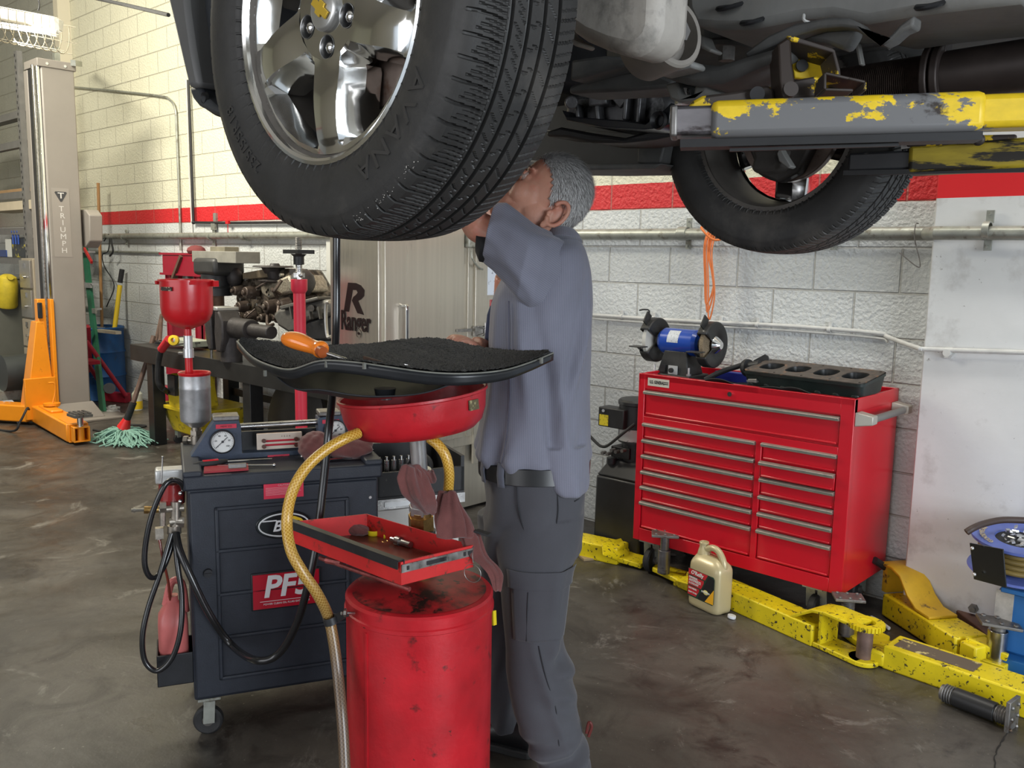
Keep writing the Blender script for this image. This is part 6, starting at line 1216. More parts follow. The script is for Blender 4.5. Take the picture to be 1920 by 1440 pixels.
def wheel(org,rot180):
    w=spoke_mesh().build('wheel_rim',polish,None,angle=24); w.parent=car; w.matrix_parent_inverse=Matrix.Translation(car.location).inverted()
    w.location=org; 
    if rot180: w.rotation_euler=(0,0,PI)
    def sub(o): o.parent=w; return o
    # hub plate with bolt pockets
    cu=bpy.data.curves.new('hub','CURVE'); cu.dimensions='2D'; cu.fill_mode='BOTH'
    def circ(cx,cy,r,n=40):
        s=cu.splines.new('POLY'); s.points.add(n-1); s.use_cyclic_u=True
        for i in range(n): s.points[i].co=(cx+r*math.cos(2*PI*i/n),cy+r*math.sin(2*PI*i/n),0,1)
    circ(0,0,.0755,60)
    hp=[(.0560*math.cos(math.radians(270+72*k)),.0560*math.sin(math.radians(270+72*k))) for k in range(5)]
    for a,b in hp: circ(a,b,.0178,32)
    tmp=bpy.data.objects.new('hub',cu); COL.objects.link(tmp); bpy.context.view_layer.update(); me=bpy.data.meshes.new_from_object(tmp.evaluated_get(bpy.context.evaluated_depsgraph_get())); bpy.data.objects.remove(tmp); bpy.data.curves.remove(cu)
    mb=MB(); mb.add([(v.co.x,.0098-.0000,v.co.y) for v in me.vertices],[tuple(p.vertices) for p in me.polygons]); sub(mb.build('hub_plate',polish))
    for a,b in hp: sub(MB().lathe([(.0190,.0085),(.0178,.0090),(.0168,.012),(.0155,.036),(.001,.038)],(a,0,b),(0,1,0),28).build('bolt_pocket',alloy_grey))
    for a,b in hp: sub(MB().cyl((a,.034,b),(a,.016,b),.0108,.0102,6).ball((a,.016,b),(.0100,.006,.0100),12).build('lug_nut',chrome))
    sub(MB().lathe([(.0335,.011),(.0335,.004),(.031,.001),(.028,.0000),(.001,-.001)],(0,0,0),(0,1,0),48).build('center_cap',mat('satin_cap',(.50,.50,.49),.3,metal=.8) if 'satin_cap' not in MATS else MATS['satin_cap']))
    bt=[(-.024,-.0065),(-.0085,-.0065),(-.0085,-.012),(.0065,-.012),(.0065,-.0065),(.022,-.0065),(.024,.0065),(.0085,.0065),(.0085,.012),(-.0065,.012),(-.0065,.0065),(-.022,.0065)]
    ca,sa=math.cos(math.radians(-38)),math.sin(math.radians(-38))
    sub(MB().prism([(x*ca-y*sa,-.0015,x*sa+y*ca) for x,y in bt],(0,-.003,0)).build('gold_emblem',mat('gold_emblem',(.75,.50,.06),.3,metal=.5) if 'gold_emblem' not in MATS else MATS['gold_emblem'],bevel=.0006))
    barrel_m=MATS.get('dusty_rim_barrel') or mat('dusty_rim_barrel',(.10,.09,.08),.6,metal=.3,var=.2,scale=12)
    sub(MB().lathe([(.229,.004),(.222,.014),(.214,.03),(.205,.06),(.205,.10),(.212,.14),(.218,.185),(.226,.200),(.238,.202),(.240,.206),(.226,.206)],(0,0,0),(0,1,0),96).build('rim_barrel',barrel_m))
    rusty=MATS.get('brake_rotor') or mat('brake_rotor',(.16,.12,.10),.45,metal=.5,var=.15,scale=30,spot=((.09,.04,.02),.66,12,.05))
    sub(MB().lathe([(.075,.085),(.148,.085),(.150,.087),(.150,.109),(.148,.111),(.075,.111),(.075,.085)],(0,0,0),(0,1,0),72).lathe([(.001,.055),(.074,.055),(.078,.060),(.078,.090)],(0,0,0),(0,1,0),48).build('brake_disc',rusty))
    kn=MATS.get('cast_knuckle') or mat('cast_knuckle',(.055,.05,.045),.6,metal=.3,var=.3,scale=14)
    sub(MB().prism([(x,.115,z) for x,z in ((-.10,-.05),(-.06,-.13),(0,-.155),(.06,-.13),(.10,-.05),(.09,.06),(.03,.16),(-.04,.15),(-.09,.06))],(0,.045,0)).cyl((0,.12,0),(0,.20,0),.055,.04,20).box((.12,.10,.06),(.06,.09,.14)).build('hub_carrier',kn,bevel=.008))
    t=sub(link('tire',TM,None)); t.location=(0,.105,0)
    if not TM.materials: TM.materials.append(tire_m)
    return w,t
w1,t1=wheel(CW,False); w2,t2=wheel(V(CW.x,2.57,CW.z),True)
w1['label']='near polished alloy wheel with gold emblem'; w2['label']='far wheel seen from its inner side'
# sidewall lettering
let_m=mat('raised_rubber_lettering',(.034,.032,.030),.5)
def curved(body,phi0,R0,size,sx=1):
    def wp(v):
        r=R0+v[1]; a=math.radians(phi0)-v[0]/R0; yy=-.0135-.0008*(abs(r-.295)<.03)+max(0,(r-.305))*.06+max(0,.285-r)*.10
        return (r*math.cos(a),.0+yy-v[2]*1.0,r*math.sin(a))
    return MB().text(body,(0,0,0),(1,0,0),(0,1,0),size,ext=.0012,warp=wp,space=1.15,sx=sx,offset=.004)
o=curved('235/55R18',220,.292,.030).build('size_lettering',let_m); o.parent=w1
o=curved('AVANA',-47,.283,.044,1.25).build('brand_lettering',let_m); o.parent=w1
# white scuffs on the shoulder
mb=MB(); rr=random.Random(11)
for k in range(46):
    a=math.radians(rr.choice([rr.gauss(-72,3),rr.gauss(-61,2),rr.gauss(-50,2)])); r=.3405+rr.uniform(-.006,.006); w=-.0135+.105-.0; y=.105-(.1105+.0015); 
    p=V(r*math.cos(a),y-.0005-(.3405-r)*.25,r*math.sin(a)); s=rr.uniform(.0004,.0016); mb.ball(p,(s,.0006,s*.7),6)
o=mb.build('curb_scuff',mat('pale_scuff',(.42,.40,.37),.7)); o.parent=w1; o['kind']='stuff'
# ---- body pieces. S(): slab traced on its own plane with real thickness
under=mat('dusty_undercoat',(.075,.075,.073),.62,var=.25,scale=9,spot=((.12,.115,.105),.60,7,.10),bump=.001,bscale=40)
under_l=mat('dusty_grey_panel',(.20,.20,.19),.58,var=.2,scale=7,spot=((.22,.21,.19),.62,6,.1),bump=.0008,bscale=50)  # dusty panel grey, raised to carry light bounced off the floor
dust_pan=mat('sandy_scuffed_plate',(.36,.335,.30),.62,var=.18,scale=9,spot=((.20,.19,.17),.60,14,.08),bump=.001,bscale=60)
blk_u=mat('black_underbody',(.012,.012,.013),.5,var=.3,scale=12)
brown_ex=mat('heat_browned_exhaust',(.038,.029,.026),.5,metal=.4,var=.3,scale=10)
castal=mat('dirty_cast_aluminium',(.15,.15,.155),.4,metal=.6,var=.35,scale=14,spot=((.03,.03,.03),.6,12,.06))
fascia=mat('grey_body_plastic',(.10,.10,.10),.5,var=.1,scale=5)
liner_m=mat('fender_liner_plastic',(.030,.033,.038),.5,var=.25,scale=8,bump=.0006,bscale=80)
def S(name,pts,Y,th,m,bevel=.006,sub=0,parent=car): return MB().prism([at(x,y,Y=Y) for x,y in pts],(0,th,0)).build(name,m,parent,bevel=bevel,sub=sub)
S('bumper_cover',[(300,-60),(343,-60),(350,20),(360,90),(373,162),(353,166),(342,120),(328,60)],.86,.10,fascia,.01)
S('bumper_lower_corner',[(352,163),(373,160),(380,178),(400,196),(425,204),(425,224),(398,213),(372,200),(360,185)],.87,.12,liner_m,.008)
S('fender_liner',[(343,-60),(520,-60),(520,190),(425,175),(392,168),(373,160),(360,90),(350,20)],.90,.10,liner_m,.01)
o=S('fender_liner_rib',[(352,0),(366,0),(372,60),(384,140),(376,150),(364,80)],.885,.02,liner_m,.006)
q=at(381,116,Y=.89); MB().cyl(q,q+V(0,-.008,0),.013,n=20).build('push_clip',blk_u,car,bevel=.002)
q=at(386,184,Y=.875); MB().lathe([(.004,0),(.010,-.006),(.012,0)],q,(0,1,0),16).build('tow_eye',blk_u,car)
S('bumper_underside',[(372,176),(395,182),(425,190),(425,225),(400,216),(385,206)],1.0,.9,blk_u,.005)
# floor of the car above everything
MB().bb((-2.1,1.08,2.42),(3.2,2.35,2.47)).bb((-1.55,1.10,2.25),(-.75,1.16,2.44)).bb((-2.0,.9,2.40),(3.2,2.55,2.60)).build('floor_pan',blk_u,car)
MB().bb((-.55,1.95,2.16),(3.0,2.28,2.30)).bb((-1.1,2.3,2.10),(3.0,2.5,2.34)).build('far_frame_rail',under,car,bevel=.02)
MB().bb((-2.2,1.3,2.05),(-1.75,2.3,2.45)).build('engine_block_underside',blk_u,car,bevel=.03)
S('dusty_deflector_plate',[(1042,-60),(1047,10),(1052,36),(1066,58),(1088,74),(1130,92),(1172,103),(1188,102),(1206,92),(1222,74),(1231,48),(1237,-60)],1.20,.10,dust_pan,.022)
S('plate_flange',[(1036,-60),(1042,40),(1056,62),(1086,80),(1080,88),(1052,70),(1036,45),(1028,-60)],1.24,.05,dust_pan,.006)
a=at(1222,82,Y=1.42); b=at(1262,70,Y=1.42); ax_b=(b-a).normalized()*.9-cF*.42; c0=at(1206,90,Y=1.42); c1=c0+ax_b*.085
bu=MB().lathe([(.001,0),(.060,0),(.062,.004),(.062,.088),(.058,.092),(.050,.092),(.048,.060),(.001,.058)],c0,ax_b,40).build('rubber_bushing',mat('tan_grey_bushing',(.22,.20,.175),.6,var=.2,scale=12),car)
MB().hexn(c0+ax_b.normalized()*.058,c0+ax_b.normalized()*.105,.020).cyl(c0+ax_b.normalized()*.055,c0+ax_b.normalized()*.075,.027,n=20).build('bushing_bolt',dull_steel,bu)
S('subframe_plate',[(1282,-60),(1286,20),(1300,50),(1345,54),(1400,54),(1440,46),(1500,34),(1560,30),(1622,43),(1714,27),(1820,14),(1930,2),(1930,-80),(1282,-80)],1.66,.28,under_l,.018)
for x,y,w,h in ((1367,10,30,9),(1409,38,26,7),(1742,8,26,6)):
    q=at(x,y,Y=1.655); MB().lathe([(.001,.004),(w*.0009,.004),(w*.0010,0),(w*.0009,-.004),(.001,-.002)],q+V(0,.004,0),(0,.45,-1),24).build('access_hole_disc',blk_u,car)  # dark disc stands in for the shade in an open access hole
S('stamped_bracket',[(1395,98),(1440,66),(1490,44),(1552,32),(1590,33),(1612,43),(1632,64),(1652,79),(1672,62),(1688,44),(1714,27),(1712,50),(1692,58),(1672,76),(1655,84),(1640,80),(1622,66),(1604,54),(1576,50),(1535,53),(1495,65),(1440,88),(1398,108)],1.58,.04,under,.005)
S('bracket_lobe',[(1495,64),(1535,54),(1576,52),(1606,56),(1598,72),(1586,91),(1578,92),(1545,80),(1500,76)],1.62,.04,under,.008)
q=at(1362,92,Y=1.95); MB().lathe([(.001,-.02),(.085,-.02),(.092,-.012),(.085,-.004),(.060,0),(.060,.06),(.066,.075),(.001,.075)],q,(0,.15,1),36).build('engine_mount',under,car)
q=at(1362,114,Y=1.85); MB().hexn(q,q+V(0,0,.03),.018).build('mount_bolt',dull_steel,car)
S('mount_strap',[(1308,70),(1314,64),(1322,84),(1335,92),(1330,98),(1314,90)],1.75,.05,under_l,.004)
S('lower_control_arm',[(1232,140),(1262,128),(1300,118),(1345,122),(1400,104),(1470,84),(1470,108),(1420,126),(1390,140),(1350,156),(1300,160),(1262,152)],1.52,.14,under,.016)
S('arm_lip',[(1221,132),(1228,125),(1292,113),(1298,118),(1296,126),(1235,140),(1224,138)],1.46,.05,under_l,.008)
S('tie_bracket',[(1246,158),(1270,152),(1275,176),(1300,178),(1302,160),(1325,162),(1324,172),(1310,185),(1275,192),(1256,186)],1.55,.08,under_l,.006)
q=at(1280,196,Y=1.58); MB().hexn(q,q+V(0,0,.03),.016).build('bracket_bolt',steel,car)
S('cross_arm',[(1066,162),(1100,148),(1190,130),(1200,118),(1222,132),(1262,150),(1258,164),(1180,170),(1066,176)],1.72,.12,under,.012)
S('upper_cross_arm',[(1070,112),(1130,104),(1186,106),(1185,119),(1158,127),(1110,140),(1068,152)],1.66,.10,under,.012)
S('engine_bay_shade',[(900,90),(1262,60),(1262,258),(900,262)],2.5,.06,blk_u,.004)  # added black slab stands in for the shade of the engine bay
S('far_sill',[(1240,-80),(1960,-80),(1960,175),(1240,150)],2.70,.06,blk_u,.004)
S('stub_bracket',[(1176,104),(1190,105),(1187,119),(1172,118)],1.6,.05,under_l,.004)
S('transmission_housing',[(1060,180),(1090,172),(1170,170),(1250,168),(1258,192),(1250,236),(1180,240),(1100,236),(1056,220)],2.02,.4,castal,.02)
mb=MB()
for x0,y0,x1,y1 in ((1122,186,1126,228),(1086,196,1088,222),(1205,168,1200,232),(1180,168,1175,226),(1150,172,1170,196)): mb.bar(at(x0,y0,Y=2.0),at(x1,y1,Y=2.0),.012,.03)
mb.box(at(1130,182,Y=2.0),(.06,.05,.05)).cyl(at(1070,192,Y=1.98),at(1072,192,Y=1.92),.018,n=12); mb.build('housing_ribs',castal,car,bevel=.004)
S('oil_pan',[(1053,206),(1062,218),(1170,226),(1210,232),(1246,205),(1258,192),(1254,232),(1240,240),(1205,243),(1130,238),(1062,226)],1.97,.35,mat('glossy_black_pan',(.014,.015,.018),.22),.010)
q=at(1236,226,Y=1.96); MB().lathe([(.014,0),(.022,-.01),(.024,0)],q,(0,1,0),18).build('pan_boss',blk_u,car)
S('crossmember',[(1024,246),(1050,238),(1100,248),(1170,258),(1262,232),(1264,254),(1225,262),(1170,268),(1110,268),(1062,258),(1024,256)],2.08,.16,blk_u,.01)
S('splash_shield',[(960,296),(1070,308),(1240,306),(1226,316),(1096,319),(960,318)],2.28,.25,under,.006)
S('shield_side',[(1196,268),(1242,262),(1248,262),(1238,305),(1210,308),(1194,306)],2.30,.20,under,.006)
S('shield_back',[(930,240),(1240,250),(1240,308),(930,322)],2.45,.05,blk_u,.004)
# exhaust: braided flex section, flange, pipe
braid=mat('braided_flex',(.085,.062,.052),.5,metal=.6,var=.3,scale=60)
a=at(1570,172,Y=1.98); b=at(1742,148,Y=1.98)
mb=MB(); m_=46
prof=[]
for k in range(m_*2+1): prof.append((.046+(.003 if k%2 else -.003),(b-a).length*k/(m_*2)))
mb.lathe(prof,a,b-a,30); mb.build('flex_pipe',braid,car,angle=20)
d_=(b-a).normalized(); MB().cyl(b,b+d_*.014,.068,n=28).cyl(b+d_*.018,b+d_*.034,.066,n=28).box(b+d_*.02+V(0,0,.06),(.03,.04,.05)).build('exhaust_flange',brown_ex,car,bevel=.003); q=b+d_*.034-UP*.0+cR*0-cF*.05; MB().hexn(q,q+d_*.02,.010).cyl(q+d_*.02,q+d_*.032,.005,n=8).build('flange_bolt',dull_steel,car)
MB().cyl(b+d_*.03,b+d_*1.1,.050,n=28).build('exhaust_pipe',brown_ex,car)
S('heat_shield',[(1755,32),(1790,22),(1930,8),(1930,58),(1850,66),(1800,70),(1785,62)],2.10,.03,under,.006)
MB().tube(smooth_path([at(1780,20,Y=2.05),at(1786,36,Y=2.05),at(1822,38,Y=2.05),at(1852,52,Y=2.05)],4),.003,6).build('brake_line',under_l,car)
MB().tube(smooth_path([at(1507,28,Y=1.62),at(1508,38,Y=1.61),at(1522,44,Y=1.62)],4),.003,6).build('wire_tie',mat('white_wire_tie',(.5,.5,.48),.5),car)
S('bracket_strut',[(1602,80),(1608,78),(1616,120),(1610,122)],1.9,.02,under_l,.002)
# inside of the far wheel: strut, arm, bracket
q=at(1415,290,Y=2.2); S('far_knuckle',[(1406,318),(1412,296),(1408,278),(1462,276),(1456,292),(1462,306),(1450,318),(1432,322),(1416,324)],2.22,.08,MATS['cast_knuckle'],.01)
S('far_brake_bracket',[(1462,276),(1470,290),(1484,312),(1478,316),(1460,302),(1456,288)],2.2,.03,under_l,.003)
# red painted patch seen through the far wheel is the wall stripe itself
# ---- lift arm under the near side
la_=thing('near_lift_arm','near lift arm with flaking yellow paint over dark steel holding up the car','lift arm',at(1600,230,d=1.5))
N=yellow_arm.node_tree.nodes; L=yellow_arm.node_tree.links
for n_ in list(N):
    if n_.type=='MAP_RANGE' and abs(n_.inputs[1].default_value-.522)<.002:
        src=n_.inputs[0].links[0].from_socket; tc=N.new('ShaderNodeTexCoord'); sp=N.new('ShaderNodeSeparateXYZ'); L.new(tc.outputs['Object'],sp.inputs[0])
        ma=N.new('ShaderNodeMath'); ma.operation='MULTIPLY_ADD'; ma.inputs[1].default_value=-.36; ma.inputs[2].default_value=-.145; L.new(sp.outputs[0],ma.inputs[0])
        mz=N.new('ShaderNodeMath'); mz.operation='MULTIPLY_ADD'; mz.inputs[1].default_value=-2.2; mz.inputs[2].default_value=2.2*1.797; L.new(sp.outputs[2],mz.inputs[0])
        a1_=N.new('ShaderNodeMath'); a1_.operation='ADD'; L.new(src,a1_.inputs[0]); L.new(ma.outputs[0],a1_.inputs[1]); a2_=N.new('ShaderNodeMath'); a2_.operation='ADD'; L.new(a1_.outputs[0],a2_.inputs[0]); L.new(mz.outputs[0],a2_.inputs[1]); L.new(a2_.outputs[0],n_.inputs[0])
A=at(1332,229,d=1.55); Bq=at(1838,213,d=1.46); dA=(Bq-A).normalized()
MB().bar(A,Bq,.08,.063).build('outer_sleeve',yellow_arm,la_,bevel=.012)
MB().bar(A-dA*.068,A+dA*.05,.060,.049).build('inner_stub',steel_dark,la_,bevel=.006); MB().bar(A-dA*.069,A-dA*.056,.066,.053).build('stub_cap',dull_steel,la_,bevel=.004)
MB().bar(Bq-dA*.02,Bq+dA*.6,.068,.054).build('arm_beam',yellow_arm,la_,bevel=.010)
MB().bar(A+V(0,.0,-.038)-dA*.05,Bq+V(0,0,-.038),.05,.014).bar(A+V(0,-.01,-.050)+dA*.04,Bq+V(0,-.01,-.048)-dA*.12,.010,.005).build('under_rail',blk_u,la_)
MB().prism([at(x,y,d=1.58) for x,y in ((1290,206),(1296,190),(1318,178),(1380,170),(1440,158),(1452,165),(1455,190),(1440,196),(1340,206))],cF*.04).build('lock_lever',steel_dark,la_,bevel=.006).data.materials[0]=mat('dark_arm_yellow_flakes',(.05,.04,.035),.5,metal=.2,spot=((.70,.48,.02),.56,16,.01))
MB().cyl(at(1420,176,d=1.57),at(1420,176,d=1.565),.013,n=20).build('lever_pin',black_metal,la_)
pt=yellow_arm
def SD(name,pts,d,th,m,bevel=.003,parent=la_): return MB().prism([at(x,y,d=d) for x,y in pts],cF*th).build(name,m,parent,bevel=bevel)
def SQ(name,front,dfront,back,dback,m,th=.006):
    a=[at(x,y,d=dfront) for x,y in front]; b=[at(x,y,d=dback) for x,y in back]
    return MB().add(a+b,[(0,1,3,2)] if len(a)==2 else [(0,1,2,3)]).build(name,m,la_,solid=th)
dk_pl=MATS['dark_arm_yellow_flakes']
SD('pad_side_plate',[(1458,82),(1476,70),(1484,74),(1486,120),(1494,170),(1486,186),(1468,184),(1462,150)],1.55,.055,mat('brown_black_steel',(.035,.025,.02),.5,metal=.3),.004)
SD('pad_back_plate',[(1480,68),(1500,72),(1560,92),(1568,100),(1574,150),(1572,160),(1530,150),(1490,146)],1.615,.008,yellow_arm,.002)
SD('pad_top_flange',[(1476,66),(1488,67),(1562,90),(1568,96),(1562,98),(1484,76)],1.55,.07,dk_pl,.002)
SD('pad_right_flange',[(1560,92),(1567,96),(1576,130),(1578,158),(1571,158),(1569,130)],1.55,.065,dk_pl,.002)
SD('pad_hinge',[(1486,150),(1530,142),(1580,158),(1578,176),(1480,186),(1470,184),(1462,160),(1478,152)],1.575,.04,dk_pl,.004)
mb=MB(); a,b,c,d__=[at(x,y,d=1.54) for x,y in ((1538,146),(1612,162),(1612,178),(1538,176))]
for p,q in ((a,b.lerp(a,.35)),(b.lerp(a,.0),b.lerp(a,.45)),(a,d__),(d__,d__.lerp(c,.7)),(b,c)): mb.bar(p,q,.05,.005,up=cU if abs((q-p).normalized().z)<.9 else cR)
mb.build('pad_channel',dk_pl,la_,bevel=.002)
q=at(1503,124,d=1.612); MB().cyl(q,q-cF*.004,.011,n=20).build('plate_hole',blk_u,la_); q=at(1480,170,d=1.54); MB().cyl(q,q-cF*.01,.013,n=20).build('hinge_pin',dk_pl,la_)
fa=thing('far_lift_arm','far lift arm, dark with scraped yellow, reaching in from the right edge','lift arm',at(1800,300,d=2.3))
yk=mat('scraped_dark_yellow',(.36,.27,.02),.5,var=.2,scale=30,spot=((.02,.017,.012),.50,14,.03),stretch=(.3,1,2))
A=at(1592,307,d=2.28); Bq=at(1706,302,d=2.22); C_=at(1960,287,d=2.08)
MB().bar(A,Bq+(Bq-A)*.1,.07,.046).build('inner_beam',black_metal,fa,bevel=.006); MB().bar(Bq,C_,.09,.070).build('outer_sleeve',yk,fa,bevel=.01)
MB().bar(A+V(0,-.03,-.026),C_+V(0,-.03,-.040),.012,.012).build('lower_rod',blk_u,fa)
MB().bar(at(1700,268,d=2.2),at(1905,264,d=2.1),.06,.024).cyl(at(1835,262,d=2.1),at(1835,262,d=2.07),.014,n=16).build('arm_lock',dk_pl,fa,bevel=.006)
MB().bar(at(1690,276,d=2.2),at(1780,264,d=2.15),.02,.012).build('lock_rod',dull_steel,fa)
# ================================================================ red tool cabinet
X0,Y0,TL,TD,ZB,ZTOP=-2.477,3.565,1.07,.49,.170,1.010
tc_=thing('tool_cabinet','large red rolling tool cabinet with many narrow drawers against the block wall','tool cabinet',(X0+TL/2,Y0+TD/2,0))
mb=MB().bb((X0,Y0+.018,ZB),(X0+TL,Y0+TD,ZTOP-.05))
mb.build('cabinet_body',tool_red,tc_,bevel=.004)
xa,xb,xc,xd=X0+.035,X0+.640,X0+.668,X0+1.012
mb=MB().bb((X0,Y0,ZB),(xa,Y0+.03,ZTOP)).bb((xd,Y0,ZB),(X0+TL,Y0+.03,ZTOP)).bb((xa,Y0,ZTOP-.072),(xd,Y0+.03,ZTOP)).bb((xa,Y0,ZB),(xd,Y0+.03,ZB+.062)).bb((xa,Y0,.765),(xd,Y0+.03,.80)).bb((xb,Y0,ZB+.06),(xc,Y0+.03,.77))
mb.build('front_frame',tool_red,tc_,bevel=.002)
mb=MB().bb((X0,Y0,ZTOP-.06),(X0+.012,Y0+TD,ZTOP)).bb((X0+TL-.012,Y0,ZTOP-.06),(X0+TL,Y0+TD,ZTOP)).bb((X0,Y0+TD-.012,ZTOP-.06),(X0+TL,Y0+TD,ZTOP)).bb((X0,Y0,ZTOP-.03),(X0+TL,Y0+.012,ZTOP)); mb.build('top_rim',tool_red,tc_,bevel=.003)
MB().bb((X0+.01,Y0+.01,ZTOP-.052),(X0+TL-.01,Y0+TD-.01,ZTOP-.045)).build('top_mat',soft_black,tc_)
trimm=mat('dull_aluminium_pull',(.40,.41,.36),.38,metal=.7,var=.12,scale=30)
ztops=[.768,.686,.608,.528,.450,.372]
def drawer(x0,x1,zt,zb,out=0.0):
    d=MB().bb((x0+.004,Y0+.008-out,zb),(x1-.004,Y0+.03,zt-.012)).build('drawer',tool_red,tc_,bevel=.002)
    MB().bb((x0+.010,Y0-.002-out,zb+.002),(x1-.010,Y0+.010-out,zb+.012)).build('drawer_lip',tool_red,d,bevel=.004)
    MB().prism([(x0+.002,Y0-.014-out,zt-.016),(x0+.002,Y0-.016-out,zt-.004),(x0+.002,Y0-.004-out,zt+.001),(x0+.002,Y0+.01-out,zt+.001),(x0+.002,Y0+.008-out,zt-.018)],(x1-x0-.004,0,0)).build('pull',trimm,d,bevel=.001)
drawer(xa,xd,.928,.808)
for i,z in enumerate(ztops):
    zn=ztops[i+1]+.006 if i<5 else ZB+.066
    drawer(xa,xb,z,zn); drawer(xc,xd,z,zn,.012 if i==1 else 0)
MB().cyl((X0+TL*.47,Y0,.965),(X0+TL*.47,Y0-.010,.965),.011,n=20).build('lock',chrome,tc_)
lx=X0+.105; MB().bb((X0+.055,Y0-.003,.955),(X0+.175,Y0,.993)).build('name_plate',mat('cream_plate',(.55,.53,.45),.45),tc_); mb=MB().text('U.S. GENERAL',(X0+.108,Y0-.0035,.974),(1,0,0),(0,0,1),.022,sx=.62,offset=.02); mb.bb((X0+.148,Y0-.004,.977),(X0+.172,Y0-.003,.981)).bb((X0+.148,Y0-.004,.969),(X0+.172,Y0-.003,.973)).build('plate_lettering',soft_black,tc_)
xh=X0+TL; zh=.925
MB().cyl((xh+.052,Y0+.06,zh),(xh+.052,Y0+.40,zh),.016,n=20).build('side_handle',mat('grey_handle_grip',(.22,.22,.21),.4,metal=.5),tc_)
for yy in (Y0+.02,Y0+.42): MB().hexa([(xh,yy-.015,zh-.03),(xh+.07,yy+.0,zh-.018),(xh+.07,yy+.05,zh-.018),(xh,yy+.05,zh-.03)],[(xh,yy-.015,zh+.03),(xh+.07,yy+.0,zh+.018),(xh+.07,yy+.05,zh+.018),(xh,yy+.05,zh+.03)]).build('handle_bracket',mat('beige_bracket',(.42,.40,.35),.45,metal=.3) if 'beige_bracket' not in MATS else MATS['beige_bracket'],tc_,bevel=.004)
for nx,ny in ((X0+.08,Y0+.05),(X0+TL-.13,Y0+.05),(X0+.08,Y0+TD-.08),(X0+TL-.10,Y0+TD-.08)):
    cs=MB().bar((nx-.026,ny,.168),(nx-.026,ny+.01,.06),.005,.04,up=(1,0,0)).bar((nx+.026,ny,.168),(nx+.026,ny+.01,.06),.005,.04,up=(1,0,0)).box((nx,ny,.166),(.09,.09,.006)).build('caster',galv,tc_)
    MB().lathe([(.02,-.018),(.058,-.018),(.064,-.010),(.064,.010),(.058,.018),(.02,.018),(.02,-.018)],(nx,ny+.01,.064),(1,0,0),28).build('caster_wheel',soft_black,cs); MB().cyl((nx-.030,ny+.01,.064),(nx+.030,ny+.01,.064),.02,n=14).build('caster_hub',dull_steel,cs)
# ---- bench grinder
zt=ZTOP-.045
gr=thing('bench_grinder','blue bench grinder with black wheel guards on the left end of the tool cabinet','grinder',(-2.36,3.76,zt))
gm=mat('black_cast_guard',(.022,.022,.022),.45,var=.3,scale=20,spot=((.25,.24,.22),.70,30,.03)); gb=mat('blue_motor',(.012,.06,.36),.28,coat=.4,var=.06,scale=8)
gy=3.80; c=at(1276,641,Y=gy); 
zc=c.z; s=.062
MB().hexa([(c.x-.115,gy-.10,zt),(c.x+.125,gy-.10,zt),(c.x+.125,gy+.10,zt),(c.x-.115,gy+.10,zt)],[(c.x-.105,gy-.09,zt+.035),(c.x+.115,gy-.09,zt+.035),(c.x+.115,gy+.09,zt+.035),(c.x-.105,gy+.09,zt+.035)]).build('base',gm,gr,bevel=.006)
MB().hexa([(c.x-.085,gy-.075,zt+.03),(c.x+.095,gy-.075,zt+.03),(c.x+.095,gy+.075,zt+.03),(c.x-.085,gy+.075,zt+.03)],[(c.x-.06,gy-.05,zc-.04),(c.x+.07,gy-.05,zc-.04),(c.x+.07,gy+.05,zc-.04),(c.x-.06,gy+.05,zc-.04)]).build('pedestal',gm,gr,bevel=.006)
MB().cyl((c.x-.085,gy,zc),(c.x+.095,gy,zc),.066,n=40).lathe([(.066,0),(.055,.018),(.03,.022)],(c.x+.095,gy,zc),(1,0,0),40).lathe([(.066,0),(.055,.018),(.03,.022)],(c.x-.085,gy,zc),(-1,0,0),40).build('motor_housing',gb,gr)
MB().cyl((c.x-.13,gy,zc),(c.x-.10,gy,zc),.032,n=24).cyl((c.x+.11,gy,zc),(c.x+.14,gy,zc),.032,n=24).build('shaft_boss',gm,gr)
lb=MB()
ring=[(math.radians(120+5*k)) for k in range(13)]
vs=[];
for t in ring:
    for dx in (-.040,.025): vs.append((c.x+dx,gy+.0668*math.cos(t)*1.0,zc+.0668*math.sin(t)))
lb.add(vs,[(2*i,2*i+1,2*i+3,2*i+2) for i in range(12)]); lb.build('spec_label',mat('spec_label',(.55,.58,.62),.4,spot=((.12,.14,.18),.60,160,.02)),gr)
MB().box((c.x+.012,gy-.078,zt+.055),(.05,.008,.045)).build('switch_plate',mat('grey_switch_plate',(.45,.46,.46),.4),gr); MB().cyl((c.x+.008,gy-.080,zt+.055),(c.x+.008,gy-.095,zt+.055),.012,n=14).box((c.x-.045,gy-.075,zt+.06),(.03,.02,.035)).build('switch_knob',soft_black,gr)
